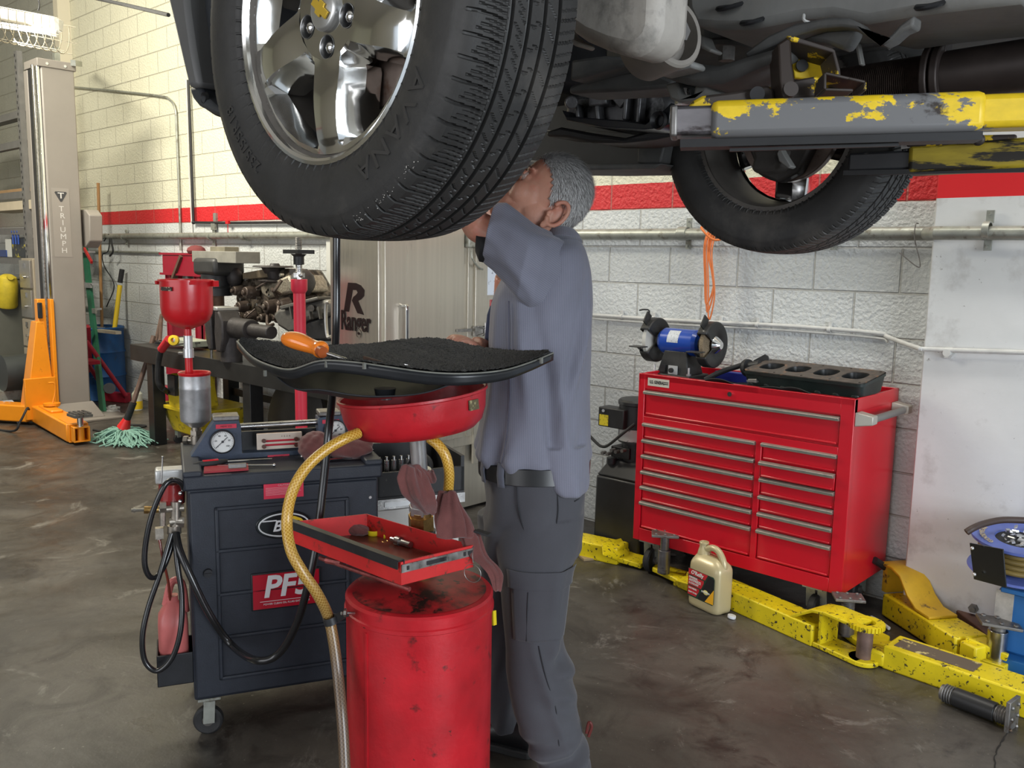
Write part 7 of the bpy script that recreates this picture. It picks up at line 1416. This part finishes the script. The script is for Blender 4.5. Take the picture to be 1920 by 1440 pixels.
for sx,xw in ((-1,c.x-.155),(1,c.x+.175)):
    w_=.026; a0,a1=(math.radians(15),math.radians(250)) if sx<0 else (math.radians(-60),math.radians(250))
    g=MB().lathe([(.030,-w_),(.108,-w_),(.112,-w_+.004),(.112,w_-.004),(.108,w_),(.030,w_)],(xw,gy,zc),(1,0,0),48); 
    # keep an opening toward the user by dropping faces in the front sector
    kept=[]
    for f in g.f:
        cc=sum((Vector(g.v[i]) for i in f),Vector())/len(f); ang=math.degrees(math.atan2(cc.z-zc,cc.y-gy))%360
        if not (150<ang<212): kept.append(f)
    g.f=kept; g.build('wheel_guard',gm,gr,solid=.003)
    stn=MB().cyl((xw-.010,gy,zc),(xw+.010,gy,zc),.098,n=48).build('grinding_wheel' if sx<0 else 'wire_wheel',mat('white_stone',(.55,.54,.50),.85,bump=.001,bscale=300) if sx<0 else mat('brass_wire',(.22,.17,.11),.8,var=.4,scale=200,bump=.002,bscale=300),gr)
    MB().lathe([(.001,.030),(.018,.030),(.026,.022),(.040,.006),(.044,0)],(xw+sx*w_,gy,zc),(sx,0,0),28).build('hub_cover',chrome if sx>0 else gm,gr)
    MB().box((xw-.005,gy-.135,zc-.028),(.075,.06,.006),Matrix.Rotation(.12*sx,3,'Z')).bar((xw-.02,gy-.12,zc-.03),(xw-.02,gy-.05,zc-.07),.02,.006).build('tool_rest',gm,gr,bevel=.002)
    MB().bar((xw-.0,gy-.09,zc+.085),(xw-.0,gy-.055,zc+.135),.045,.006,up=(1,0,0)).build('spark_plate',gm,gr)
MB().tube(smooth_path([(c.x-.155,gy-.06,zc+.11),(c.x-.155,gy-.06,zc+.15),(c.x-.175,gy-.075,zc+.155),(c.x-.20,gy-.08,zc+.15)],3),.004,6).build('shield_rod',gm,gr)
for dx,dy in ((-.095,-.08),(.105,-.08)): MB().cyl((c.x+dx,gy+dy,zt+.03),(c.x+dx,gy+dy,zt+.075),.005,n=8).cyl((c.x+dx,gy+dy,zt+.035),(c.x+dx,gy+dy,zt+.045),.012,n=6).build('mount_bolt',alu,gr)
# ---- cylinder head / cover on the cabinet
vc=thing('cylinder_head','dark green-black four port engine casting lying on the tool cabinet','engine part',(-1.70,3.74,zt))
ang=math.radians(-4); R=Matrix.Rotation(ang,3,'Z')@Matrix.Rotation(math.radians(9),3,'X'); cc=V(-1.685,3.765,zt+.085)
gm2=mat('green_black_casting',(.016,.024,.022),.38,var=.3,scale=12); gask=mat('worn_gasket_face',(.075,.060,.050),.5,var=.4,scale=30,spot=((.20,.11,.06),.60,26,.04))
def G(x,y,z): return cc+R@V(x,y,z)
L2,W2=.285,.115
def rect(l,w,z,e=.03,n=6):
    out=[]
    for cx_,cy_,a0 in ((l-e,w-e,0),(-l+e,w-e,90),(-l+e,-w+e,180),(l-e,-w+e,270)):
        for k in range(n): t=math.radians(a0+90*k/(n-1)); out.append(G(cx_+e*math.cos(t),cy_+e*math.sin(t),z))
    return out
mb=MB().loft([rect(L2-.03,W2-.03,-.052),rect(L2-.012,W2-.012,-.045),rect(L2,W2,.018),rect(L2+.004,W2+.004,.020),rect(L2+.004,W2+.004,.033)],cap=False); mb.add(rect(L2-.03,W2-.03,-.052),[tuple(range(24))]); mb.build('casting',gm2,vc)
cu=bpy.data.curves.new('gasket','CURVE'); cu.dimensions='2D'; cu.fill_mode='BOTH'; cu.extrude=.002
def spl(P):
    s=cu.splines.new('POLY'); s.points.add(len(P)-1); s.use_cyclic_u=True
    for i,p in enumerate(P): s.points[i].co=(p[0],p[1],0,1)
spl([(x,y) for x,y in [((L2-.03)*sx+.03*math.cos(math.radians(a)),(W2-.03)*sy+.03*math.sin(math.radians(a))) for sx,sy,a0 in ((1,1,0),(-1,1,90),(-1,-1,180),(1,-1,270)) for a in range(a0,a0+91,15)]])
ports=[(-.20,.0),(-.068,.0),(.068,.0),(.20,.0)]
for px_,py_ in ports: spl([(px_+.050*math.copysign(abs(math.cos(t))**.7,math.cos(t)),py_+.058*math.copysign(abs(math.sin(t))**.7,math.sin(t))) for t in [2*PI*k/28 for k in range(28)]])
for k in range(5):
    for sy in (1,-1): spl([(-.265+.1325*k+.006*math.cos(2*PI*i/10),sy*.096+.006*math.sin(2*PI*i/10)) for i in range(10)])
tmp=bpy.data.objects.new('gasket',cu); COL.objects.link(tmp); bpy.context.view_layer.update(); me=bpy.data.meshes.new_from_object(tmp.evaluated_get(bpy.context.evaluated_depsgraph_get())); bpy.data.objects.remove(tmp)
mb=MB(); mb.add([G(v.co.x,v.co.y,v.co.z+.034) for v in me.vertices],[tuple(p.vertices) for p in me.polygons]); mb.build('gasket_face',gask,vc)
bl_=mat('black_chamber',(.012,.014,.015),.4)
for px_,py_ in ports:
    mb=MB(); rings=[[G(px_+sc*.050*math.copysign(abs(math.cos(t))**.7,math.cos(t)),py_+sc*.058*math.copysign(abs(math.sin(t))**.7,math.sin(t)),z) for t in [2*PI*k/28 for k in range(28)]] for sc,z in ((1.02,.033),(.95,.015),(.85,-.015),(.4,-.028))]
    mb.loft(rings,cap=False); mb.add(rings[-1],[tuple(range(28))]); mb.build('port',bl_,vc)
mb=MB()
for k in range(7):
    for sy in (1,-1): p=G(-.25+.083*k,sy*(W2-.012),-.03); mb.ball(p,(.018,.008,.020),10)
mb.build('side_bosses',gm2,vc)
cloth=mat('black_rubber_cloth',(.015,.015,.015),.5,var=.3,scale=10)
def clothf(u,v):
    x=-2.14+u*.71; y=Y0+.006+v*.42; z=zt+.006+.014*abs(math.sin(u*11+v*4))*(.4+.6*math.sin(v*7+u*3)**2)+.045*max(0,1-v*7)*(1 if .03<u<.93 else .5)*(.8+.3*math.sin(u*13)); return V(x+.02*math.sin(v*9),y,z)
tag(MB().grid(clothf,70,30).build('black_fender_cloth',cloth,angle=180,solid=.003),'rumpled black rubber cloth spread on the cabinet top under the engine casting','cloth')
pd=thing('pickle_tool','black flat-bladed tool with a round flange leaning behind the engine casting','tool',at(1390,690,Y=3.85))
MB().tube(smooth_path([at(1322,712,Y=3.72),at(1350,698,Y=3.75),at(1380,688,Y=3.78),at(1400,682,Y=3.8)],4),.013,10).build('bent_arm',black_metal,pd); MB().lathe([(.001,-.010),(.040,-.012),(.044,0),(.040,.012),(.001,.010)],at(1402,690,Y=3.80),(1,-.25,.3),28).build('flange',black_metal,pd)
MB().prism([at(x,y,Y=3.86) for x,y in ((1412,676),(1434,664),(1440,668),(1443,680),(1420,686))],(0,.008,0)).build('flat_blade',MATS['dark_grey_casting'],pd,bevel=.002); MB().cyl(at(1400,688,Y=3.80),at(1425,684,Y=3.80),.022,n=16).build('socket_end',black_metal,pd)
q=at(1411,713,Y=3.66); tag(MB().box(q+V(0,0,-.004),(.05,.02,.008)).cyl(q+V(-.02,0,0),q+V(.02,0,.004),.005,n=8).build('small_pliers',dull_steel),'small dull metal piece on the black cloth in front of the casting','tool')
q=at(1375,694,Y=3.88); tag(MB().box(V(q.x,3.90,zt+.03),(.20,.05,.05)).build('blue_strip_box',mat('deep_blue_box',(.01,.02,.25),.4),bevel=.004),'dark blue box sliver behind the bent black tool','box')
# ---- hydraulic power unit
pu=thing('hydraulic_power_unit','black hydraulic power unit with a yellow warning label standing left of the tool cabinet','pump unit',(-2.82,3.80,0))
px0=at(1118,950,Y=3.72).x; px1=px0+.30; 
ptm=mat('dusty_black_tank',(.022,.022,.024),.4,var=.3,scale=6)
ztk=at(1130,880,Y=3.72).z; zsh=at(1140,855,Y=3.74).z; zmo=at(1150,825,Y=3.76).z; zt_=at(1165,748,Y=3.76).z
mid=(px0+px1)/2
MB().hexa([(px0,3.70,0.0),(px1,3.70,0.0),(px1,3.96,0.0),(px0,3.96,0.0)],[(px0+.005,3.70,ztk-.03),(px1,3.70,ztk-.03),(px1,3.96,ztk-.03),(px0+.005,3.96,ztk-.03)]).hexa([(px0+.005,3.70,ztk-.03),(px1,3.70,ztk-.03),(px1,3.96,ztk-.03),(px0+.005,3.96,ztk-.03)],[(px0+.06,3.75,zsh-.01),(px1-.03,3.75,zsh-.01),(px1-.03,3.92,zsh-.01),(px0+.06,3.92,zsh-.01)]).build('reservoir',ptm,pu,bevel=.012)
q=at(1147,862,Y=3.74); MB().cyl(q+V(0,0,-.02),q+V(0,0,.012),.028,n=16).build('filler_cap',black_plastic,pu)
MB().cyl((mid+.02,3.83,zsh-.02),(mid+.02,3.83,zmo),.078,n=24).box((mid-.02,3.79,zsh+.03),(.12,.10,.06)).build('valve_block',black_metal,pu,bevel=.004)
mb=MB()
for x,y in ((1135,848),(1144,850),(1152,843),(1160,846),(1172,844)): q=at(x,y,Y=3.72); MB().cyl(q,q+V(0,-.03,0),.010,n=8).build('port_fitting',dull_steel,pu)
MB().cyl((mid+.02,3.83,zmo),(mid+.02,3.83,zt_-.015),.098,n=36).lathe([(.098,0),(.104,.004),(.104,.020),(.094,.030),(.001,.032)],(mid+.02,3.83,zt_-.030),(0,0,1),36).build('motor',ptm,pu)
MB().lathe([(.0985,zmo+.01),(.0985,zmo+.075)],(mid+.02,3.83,0),(0,0,1),36).build('paper_band',mat('pale_paper_band',(.5,.5,.5),.5,spot=((.12,.12,.12),.6,20,.03)),pu)
a=at(1122,762,Y=3.70); b=at(1160,805,Y=3.70); MB().bb((a.x,3.70,b.z),(b.x+.03,3.79,a.z)).build('switch_box',ptm,pu,bevel=.006); MB().bb((a.x+.012,3.696,at(1130,797,Y=3.7).z),(a.x+.068,3.70,at(1130,777,Y=3.7).z)).build('warning_label',mat('yellow_warning_label',(.70,.55,.03),.45,spot=((.1,.08,.02),.60,120,.02)),pu)
MB().cyl(at(1131,770,Y=3.70),at(1131,770,Y=3.68),.008,n=10).build('indicator',steel,pu)
tag(MB().tube(smooth_path([at(1104,815,Y=3.72),at(1118,830,Y=3.70),at(1128,837,Y=3.68),at(1140,835,Y=3.67),at(1165,815,Y=3.66),at(1190,795,Y=3.70)],5),.008,8).build('power_cable',soft_black),'black cable sagging in front of the hydraulic power unit','cable')
# ---- antifreeze jug
fl=at(1286,1131,Z=0); fr_=at(1340,1157,Z=0); ux=(fr_-fl).normalized(); uy=V(-ux.y,ux.x,0); Wj=(fr_-fl).length; Dj=.115
oj=(fl+fr_)/2+uy*Dj/2
jj=thing('antifreeze_jug','gold plastic antifreeze jug with red label on the floor before the tool cabinet','jug',oj,math.atan2(ux.y,ux.x),world=False)
gold=mat('gold_plastic',(.50,.42,.24),.33,coat=.25,metal=.15)
def sq(z,w,d,e=4.5,cx_=0,n=40): return [V(cx_+w*math.copysign(abs(math.cos(t))**(2/e),math.cos(t)),d*math.copysign(abs(math.sin(t))**(2/e),math.sin(t)),z) for t in [2*PI*k/n for k in range(n)]]
w=Wj/2+.004; d=Dj/2
MB().loft([sq(0,w-.01,d-.01),sq(.006,w-.002,d-.002),sq(.02,w,d),sq(.185,w,d),sq(.200,w-.001,d-.002),sq(.215,w-.008,d-.006),sq(.232,w-.020,d-.020,4,-.004),sq(.245,w-.034,d-.034,3,-.012)]).build('body',gold,jj,angle=60)
# shoulder, neck and loop handle
mb=MB().loft([sq(.20,.040,.034,2.6,-w+.052),sq(.235,.034,.030,2.4,-w+.050),sq(.262,.026,.024,2,-w+.046),sq(.272,.020,.020,2,-w+.044),sq(.29,.0195,.0195,2,-w+.044)]); mb.tube(smooth_path([V(-w+.065,0,.268),V(-w+.10,0,.282),V(-w+.135,0,.275),V(w-.028,0,.245),V(w-.018,0,.212),V(w-.03,0,.19)],6),[.015]*31,14); mb.build('handle',gold,jj,angle=60)
MB().lathe([(.0195,.285),(.022,.287),(.022,.294),(.0205,.296),(.018,.296),(.017,.285)],(-w+.044,0,0),(0,0,1),28).build('neck_ring',gold,jj)
fy=-d-.0006; 
def panel(name,pts,m,dy=0,par=None): return MB().prism([(-w+u*2*w,fy-dy,z) for u,z in pts],(0,.0008,0)).build(name,m,par or jj)
lab=panel('label',[(.06,.045),(.88,.045),(.92,.052),(.92,.165),(.88,.175),(.06,.175)],mat('dark_green_label',(.012,.05,.03),.4))
rd=mat('label_red',(.55,.02,.03),.4)
panel('label_red_block',[(.07,.146),(.62,.146),(.70,.173),(.07,.173)],rd,.0005,lab); panel('label_red_block',[(.07,.098),(.50,.098),(.58,.128),(.58,.140),(.07,.140)],rd,.0005,lab); panel('label_red_block',[(.07,.052),(.34,.052),(.44,.082),(.44,.092),(.07,.092)],rd,.0005,lab)
panel('label_black_band',[(.40,.049),(.62,.049),(.91,.120),(.91,.165),(.76,.172),(.72,.165)],mat('label_black',(.012,.012,.014),.4),.0007,lab); panel('label_orange_block',[(.64,.049),(.91,.050),(.91,.118)],mat('label_orange',(.85,.42,.02),.4),.0007,lab)
mb=MB().ball((-w+.66*2*w,fy-.001,.092),(.016,.0006,.011),14); mb.build('label_burst',mat('label_burst',(.75,.65,.25),.4),lab)
mb=MB(); X1=V(1,0,0);Z1=V(0,0,1)
mb.text("O'Reilly",(-w+.36*2*w,fy-.0016,.160),X1,Z1,.024,shear=.15,offset=.02); 
for s_,z,sz in (('UNIVERSAL',.135,.0125),('ANTIFREEZE',.122,.016),('& COOLANT',.108,.0125),('50/50 PREMIX',.084,.010),('READY TO USE',.066,.009)): mb.text(s_,(-w+.10*2*w,fy-.0016,z),X1,Z1,sz,align='LEFT',offset=.012,sx=.85)
mb.text('EXTENDED',(-w+.66*2*w,fy-.002,.092),X1,Z1,.010,offset=.01); mb.build('label_lettering',mat('label_white',(.75,.76,.72),.5),lab)
q=at(1372,1156,Z=.008); tag(MB().lathe([(.001,-.006),(.018,-.006),(.019,.0),(.018,.006),(.001,.006)],q,(.1,.1,1),20).build('white_bottle_cap',mat('white_cap',(.65,.65,.68),.4)),'small white cap on the floor beside the gold jug','cap')
q=at(1650,1168,Z=.012); tag(MB().tube([q+V(-.05,.03,0),q,q+V(.05,-.03,0)],[.010,.013,.008],10).build('white_scrap',mat('white_scrap',(.6,.6,.58),.6)),'small pale oblong scrap on the floor behind the long yellow arm','litter')
q=at(1227,1035,Z=.006); mb=MB()
for x,y in ((1250,1036),(1238,1032),(1262,1040)): mb.ball(at(x,y,Z=.008),(.02,.012,.007),8)
tag(mb.build('floor_bits',dull_steel),'few small dark bits on the floor left of the gold jug','litter')
# ================================================================ yellow lift arms on the floor
def F0(x,y,z=0.0): return at(x,y,Z=z)
def pad(o_parent,c,h,r,m,plate=.11,thread=False,tilt=None):
    MB().cyl(c,c+V(0,0,h*.62),r,n=28).cyl(c+V(0,0,h*.62),c+V(0,0,h),r*.72,n=24).build('pad_stem',m,o_parent,bevel=.002)
    if thread:
        mb=MB()
        for k in range(7): mb.lathe([(r*.72,0),(r*.86,.004),(r*.72,.008)],c+V(0,0,h*.64+k*.009),(0,0,1),20)
        mb.build('thread',dull_steel,o_parent)
    R=Matrix.Rotation(.6,3,'Z')
    hd=MB().box(c+V(0,0,h+.006),(plate,plate*.72,.012),R)
    for k in range(6):
        hd.ball(c+R@V((k%3-1)*plate*.33,(-1 if k<3 else 1)*plate*.24,.014)+V(0,0,h),(.008,.008,.005),8)
    hd.build('pad_plate',dull_steel,o_parent,bevel=.002)
# arm behind the mechanic's legs
a1=thing('yellow_lift_arm','short chipped yellow lift arm on the floor behind the mechanic, ending in a flat tab','lift arm',F0(1140,1050))
A=F0(1040,1010,.045); Bq=F0(1168,1038,.045); MB().bar(A,Bq,.14,.09).build('arm_beam',yellow_lift,a1,bevel=.008)
MB().prism([F0(1128,1022,.09),F0(1165,1012,.09),F0(1180,1024,.05),F0(1180,1045,.03),F0(1160,1052,.02),F0(1130,1042,.09)],V(0,0,.012)).bar(Bq.lerp(F0(1240,1058,.02),.0)+V(0,0,-.015),F0(1212,1056,.022),.13,.025).build('end_tab',yellow_lift,a1,bevel=.006)
tag(MB().prism([F0(1080,1040),F0(1095,1052),F0(1120,1050),F0(1112,1036)],V(0,0,.01)).build('wooden_wedge',mat('pale_wood',(.30,.22,.12),.7)),'small wooden wedge on the floor behind the mechanic','wedge')
# long arm behind the jug
a2=thing('yellow_lift_arm','long chipped yellow lift arm lying in front of the tool cabinet behind the gold jug','lift arm',F0(1400,1160))
MB().prism([F0(1222,1072,.02),F0(1232,1062,.02),F0(1290,1080,.02),F0(1275,1098,.02)],V(0,0,.025)).build('end_plate',yellow_lift,a2,bevel=.006)
MB().hexa([F0(1262,1098,0),F0(1290,1110,0),F0(1320,1085,0),F0(1285,1075,0)],[F0(1262,1085,.03),F0(1290,1095,.085),F0(1315,1080,.085),F0(1285,1070,.03)]).build('arm_nose',yellow_lift,a2,bevel=.006)
A=F0(1285,1106,0); Bq=F0(1520,1213,0); d_=(Bq-A).normalized(); n_=V(-d_.y,d_.x,0)
MB().bar(A+n_*.065+V(0,0,.045),Bq+n_*.065+V(0,0,.045),.13,.09).build('arm_beam',yellow_lift,a2,bevel=.006)
E_=Bq+n_*.065
MB().bar(E_+V(0,0,.012),E_+d_*.21-n_*.0+V(0,0,.012),.12,.02).cyl(E_+d_*.20+V(0,0,.002),E_+d_*.20+V(0,0,.022),.06,n=28).build('fork_bottom',yellow_lift,a2,bevel=.004)
fp=[(-.13,.075),(-.07,.115),(-.01,.150),(.05,.160),(.20,.158)]
mb=MB(); vs=[]
for s_,z in fp: vs+=[E_+d_*s_+n_*.062+V(0,0,z),E_+d_*s_-n_*.062+V(0,0,z)]
mb.add(vs,[(2*i,2*i+1,2*i+3,2*i+2) for i in range(len(fp)-1)]); 
mb.build('fork_top',yellow_lift,a2,solid=.014,bevel=.003)
gq=E_+d_*.20+V(0,0,.158); mb=MB().lathe([(.036,-.010),(.066,-.010),(.066,.010),(.036,.010),(.036,-.010)],gq,(0,0,1),40)
for k in range(30): t=2*PI*k/30; mb.box(gq+V(math.cos(t)*.067,math.sin(t)*.067,0),(.008,.007,.018),Matrix.Rotation(t,3,'Z'))
mb.build('gear_ring',yellow_lift,a2)
MB().bar(E_+d_*.03+V(0,0,.02),E_+d_*.03+V(0,0,.152),.11,.012,up=d_).build('fork_web',yellow_lift,a2)
MB().cyl(gq+V(0,0,-.155),gq+V(0,0,-.01),.030,n=24).build('pivot_pipe',mat('rusty_pipe',(.17,.11,.09),.55,metal=.4,var=.3,scale=16),a2)
c=F0(1244,1074,.045); pad(a2,c,at(1244,1003,Y=c.y).z-c.z,.030,steel_dark,.13)
# stem with threaded neck behind the fork
a3=thing('yellow_lift_arm','lower chipped yellow lift arm running off the right edge of the picture','lift arm',F0(1760,1290))
c=F0(1586,1190,.02); pad(a3,c,at(1588,1122,Y=c.y).z-c.z,.032,steel_dark,.12,True)
MB().prism([F0(1560,1178,.0),F0(1600,1172,.0),F0(1668,1205,.0),F0(1655,1240,.0),F0(1600,1210,.0)],V(0,0,.03)).build('end_plate',yellow_lift,a3,bevel=.005)
A=F0(1652,1253,0); Bq=F0(1960,1362,0); d_=(Bq-A).normalized(); n_=V(-d_.y,d_.x,0)
MB().bar(A+n_*.075+V(0,0,.047),Bq+n_*.075+V(0,0,.047),.15,.094).build('arm_beam',yellow_lift,a3,bevel=.007)
MB().bar(A+n_*.03+V(0,0,.035)-d_*.06,A+n_*.03+d_*.01+V(0,0,.035),.07,.06).bar(A+n_*.10-d_*.10+V(0,0,.03),A+n_*.10+V(0,0,.06),.06,.03).build('arm_nose',yellow_lift,a3,bevel=.01)
MB().bar(A+n_*.075+d_*.03+V(0,0,.0955),A+n_*.075+d_*.32+V(0,0,.0955),.09,.004).build('worn_strip',mat('bare_brown_wear',(.13,.10,.07),.5,spot=((.6,.5,.2),.62,18,.02)),a3)
# upper arm with bent bracket
a4=thing('yellow_lift_arm','upper yellow lift arm with a bent bracket lying against the pier base','lift arm',F0(1720,1190))
A=F0(1655,1152,0)+V(0,-.02,0); Bq=F0(1790,1240,0)+V(0,-.02,0); d_=(Bq-A).normalized(); n_=V(-d_.y,d_.x,0)
ylo=mat('orange_yellow_chipped',(.62,.38,.02),.45,var=.15,scale=9,spot=((.08,.05,.03),.62,16,.04))
MB().bar(A+n_*.075+V(0,0,.055),Bq+n_*.075+V(0,0,.055),.15,.10).build('arm_beam',yellow_lift,a4,bevel=.007)
mb=MB(); vs=[]; fp=[(-.06,.225),(.03,.232),(.09,.215),(.15,.150),(.21,.115),(.30,.112)]
for s_,z in fp: vs+=[A+d_*s_+n_*.145+V(0,0,z),A+d_*s_+n_*.01+V(0,0,z)]
mb.add(vs,[(2*i,2*i+1,2*i+3,2*i+2) for i in range(len(fp)-1)]); mb.build('bent_bracket',ylo,a4,solid=.012,bevel=.003)
MB().bar(A-d_*.03+n_*.08+V(0,0,.1),A-d_*.03+n_*.08+V(0,0,.225),.11,.03,up=d_).build('bracket_web',ylo,a4)
C_=F0(1862,1262,.0); dd2=(V(C_.x,C_.y,0)-V(Bq.x,Bq.y,0)); dd2.normalize(); m2=V(-dd2.y,dd2.x,0)
MB().bar(Bq+n_*.075+V(0,0,.05),Bq+n_*.02+dd2*.10+V(0,0,.05),.13,.10).build('arm_elbow',yellow_lift,a4,bevel=.008)
MB().bar(Bq+n_*.07+dd2*.02+V(0,0,.03),V(C_.x,C_.y,.03)+m2*.03+dd2*.05,.12,.035).build('tray_plate',yellow_lift,a4,bevel=.004)
MB().bar(Bq+n_*.14+dd2*.02+V(0,0,.10),Bq+n_*.13+dd2*.17+V(0,0,.07),.02,.03).bar(Bq+n_*.02+dd2*.02+V(0,0,.10),Bq+n_*.02+dd2*.17+V(0,0,.07),.02,.03).build('tray_rib',yellow_lift,a4,bevel=.004)
c=V(C_.x,C_.y,.045)+m2*.035; MB().cyl(c,c+V(0,0,at(1868,1180,Y=c.y).z-c.z),.036,n=32).build('pad_stem',mat('worn_shiny_stem',(.42,.42,.43),.25,metal=1,var=.15,scale=40),a4,bevel=.002)
hz=at(1868,1166,Y=c.y).z; R=Matrix.Rotation(.5,3,'Z')@Matrix.Rotation(.08,3,'Y'); mb=MB().box((c.x,c.y,hz),(.145,.10,.012),R)
for k in range(6): mb.ball(V(c.x,c.y,hz)+R@V((k%3-1)*.05,(-1 if k<3 else 1)*.03,.009),(.010,.010,.007),8)
mb.cyl((c.x,c.y,hz-.03),(c.x,c.y,hz),.026,n=20).build('pad_plate',dull_steel,a4,bevel=.002)
tag(MB().tube([F0(1640,1050,.25),F0(1700,1092,.12)],.016,10).build('black_bar',black_metal),'black bar leaning low between the tool cabinet and the pier','bar')
tag(MB().prism([F0(1760,1160,.0),F0(1800,1165,.0),F0(1880,1215,.0),F0(1850,1235,.0)],V(0,0,.10)).build('rusty_plate',mat('rusty_brown_plate',(.10,.055,.04),.7,var=.3,scale=8),bevel=.006),'dark rusty plate at the base of the pier behind the upper yellow arm','plate')
# fallen pad
fp_=thing('lift_pad','loose lift pad with black stem lying on its side at lower right','lift pad',F0(1840,1320))
a=F0(1790,1306,.036); b=F0(1868,1336,.036); dv=(b-a).normalized()
MB().cyl(a,b,.034,n=28).build('stem',mat('black_oxide_stem',(.035,.035,.036),.4,metal=.5),fp_,bevel=.003)
mb=MB(); m2_=MB()
for k in range(4): mb.lathe([(.028,0),(.034,.004),(.028,.008)],a-dv*(.010+k*.009),dv,20); m2_.lathe([(.026,0),(.032,.004),(.026,.008)],b+dv*(.004+k*.009),dv,20)
mb.cyl(a-dv*.045,a,.028,n=20).build('thread',dull_steel,fp_); m2_.cyl(b,b+dv*.045,.026,n=20).build('thread',dull_steel,fp_)
q=b+dv*.05; sv=dv.cross(UP).normalized(); R=Matrix(((dv.x,sv.x,0),(dv.y,sv.y,0),(dv.z,sv.z,1))); mb=MB().box(q+V(0,0,.008),(.014,.085,.125),R)
for k in range(6): mb.ball(q+dv*.008+sv*((-1 if k<3 else 1)*.024)+V(0,0,.008+(k%3-1)*.04),(.007,.008,.008),8)
mb.build('plate',dull_steel,fp_,bevel=.002)
# ================================================================ blue hose reel on blue tank
bt_=thing('blue_tank','blue steel box tank with silver tape on its corner at the right edge','tank',(-.55,3.7,0))
bpaint=mat('blue_tank_paint',(.02,.12,.33),.4,var=.1,scale=6)
zt2=at(1880,1098,Y=3.70).z; xl2=at(1866,1150,Y=3.72).x
MB().bb((xl2,3.72,.06),(.1,3.92,zt2-.02)).build('body',bpaint,bt_,bevel=.015); MB().bb((xl2+.02,3.68,zt2-.02),(.1,3.925,zt2)).build('top_plate',bpaint,bt_,bevel=.003)
MB().bb((xl2-.003,3.717,at(1870,1165,Y=3.72).z),(xl2+.06,3.72,zt2-.025)).build('silver_tape',mat('silver_tape',(.45,.42,.38),.4,metal=.4,var=.2,scale=30),bt_); MB().bb((xl2+.05,3.66,.0),(.1,3.92,.065)).build('skid',bpaint,bt_,bevel=.004)
rl=thing('hose_reel','blue hose reel with GOODYEAR lettering lying flat on the blue tank','hose reel',(-.64,3.70,zt2))
rc=at(1912,1008,Y=3.74); rb=mat('periwinkle_blue_reel',(.10,.14,.42),.4,var=.06,scale=8)
tl=V(.05,-.12,1).normalized()
MB().lathe([(.085,-.004),(.16,0),(.168,.004),(.168,-.006),(.16,-.012),(.085,-.016)],rc,tl,64).lathe([(.085,-.004),(.075,-.03),(.001,-.035)],rc,tl,48).build('top_flange',rb,rl)
MB().lathe([(.001,0),(.165,0),(.17,-.008),(.16,-.014),(.001,-.014)],rc-tl*.125,tl,64).build('bottom_flange',rb,rl)
mb=MB()
for k,zz in enumerate((.030,.052,.074,.096)): mb.lathe([(.128+.011*math.cos(t),.011*math.sin(t)) for t in [2*PI*i/10 for i in range(11)]],rc-tl*zz,tl,56)
mb.build('coiled_hose',mat('yellow_brown_hose',(.20,.14,.04),.5,var=.4,scale=6,stretch=(1,1,6)),rl); MB().cyl(rc-tl*.12,rc-tl*.01,.10,n=40).build('drum',soft_black,rl)
u_,v_,_a=frame(tl)
def arc(v):
    r=.128+v[1]; a0=math.atan2((-HR*.95+HF*.30).dot(v_),(-HR*.95+HF*.30).dot(u_)); a=a0-(v[0])/.128*(1); p=rc+(u_*math.cos(a)+v_*math.sin(a))*r+tl*(.002+v[2]); return p
o=MB().text('GOODYEAR',(0,0,0),(1,0,0),(0,1,0),.026,warp=arc,space=1.1,offset=.01,ext=.0012).build('reel_lettering',mat('tan_lettering',(.42,.34,.22),.5),rl)
mb=MB(); rr=random.Random(8)
for k in range(26):
    q=rc+tl*.0+u_*rr.uniform(-.05,.05)+v_*rr.uniform(-.05,.05)-tl*.02+V(0,0,rr.uniform(0,.04)); R=Matrix.Rotation(rr.uniform(0,3),3,'Z')@Matrix.Rotation(rr.uniform(-.8,.8),3,'X'); mb.box(q,(rr.uniform(.01,.04),rr.uniform(.006,.018),rr.uniform(.004,.01)),R)
o=tag(mb.build('metal_clips',alu),'small heap of silver metal clips in the hub of the blue hose reel','clips'); o['kind']='stuff'
tag(MB().tube(smooth_path([at(1812,998,Y=3.60),at(1825,990,Y=3.62),at(1845,982,Y=3.68),at(1880,975,Y=3.76),at(1930,976,Y=3.84)],5),.013,12).build('brown_hose',mat('brown_black_rubber',(.05,.032,.026),.5)),'dark brown hose end lying over the top of the blue reel','hose')
bp2=thing('black_plate','black square steel plate with bolts bracketed to the side of the hose reel','plate',at(1850,1060,Y=3.56))
MB().prism([at(1818,1018,Y=3.56),at(1880,1030,Y=3.50),at(1886,1102,Y=3.50),at(1856,1094,Y=3.52),at(1826,1086,Y=3.56)],V(.002,.006,0)).build('plate',mat('gloss_black_plate',(.012,.012,.011),.2),bp2)
for x,y in ((1823,1028),(1827,1077),(1874,1039),(1878,1091)): q=at(x,y,Y=3.52); MB().ball(q,.007,10).build('bolt',alu,bp2)
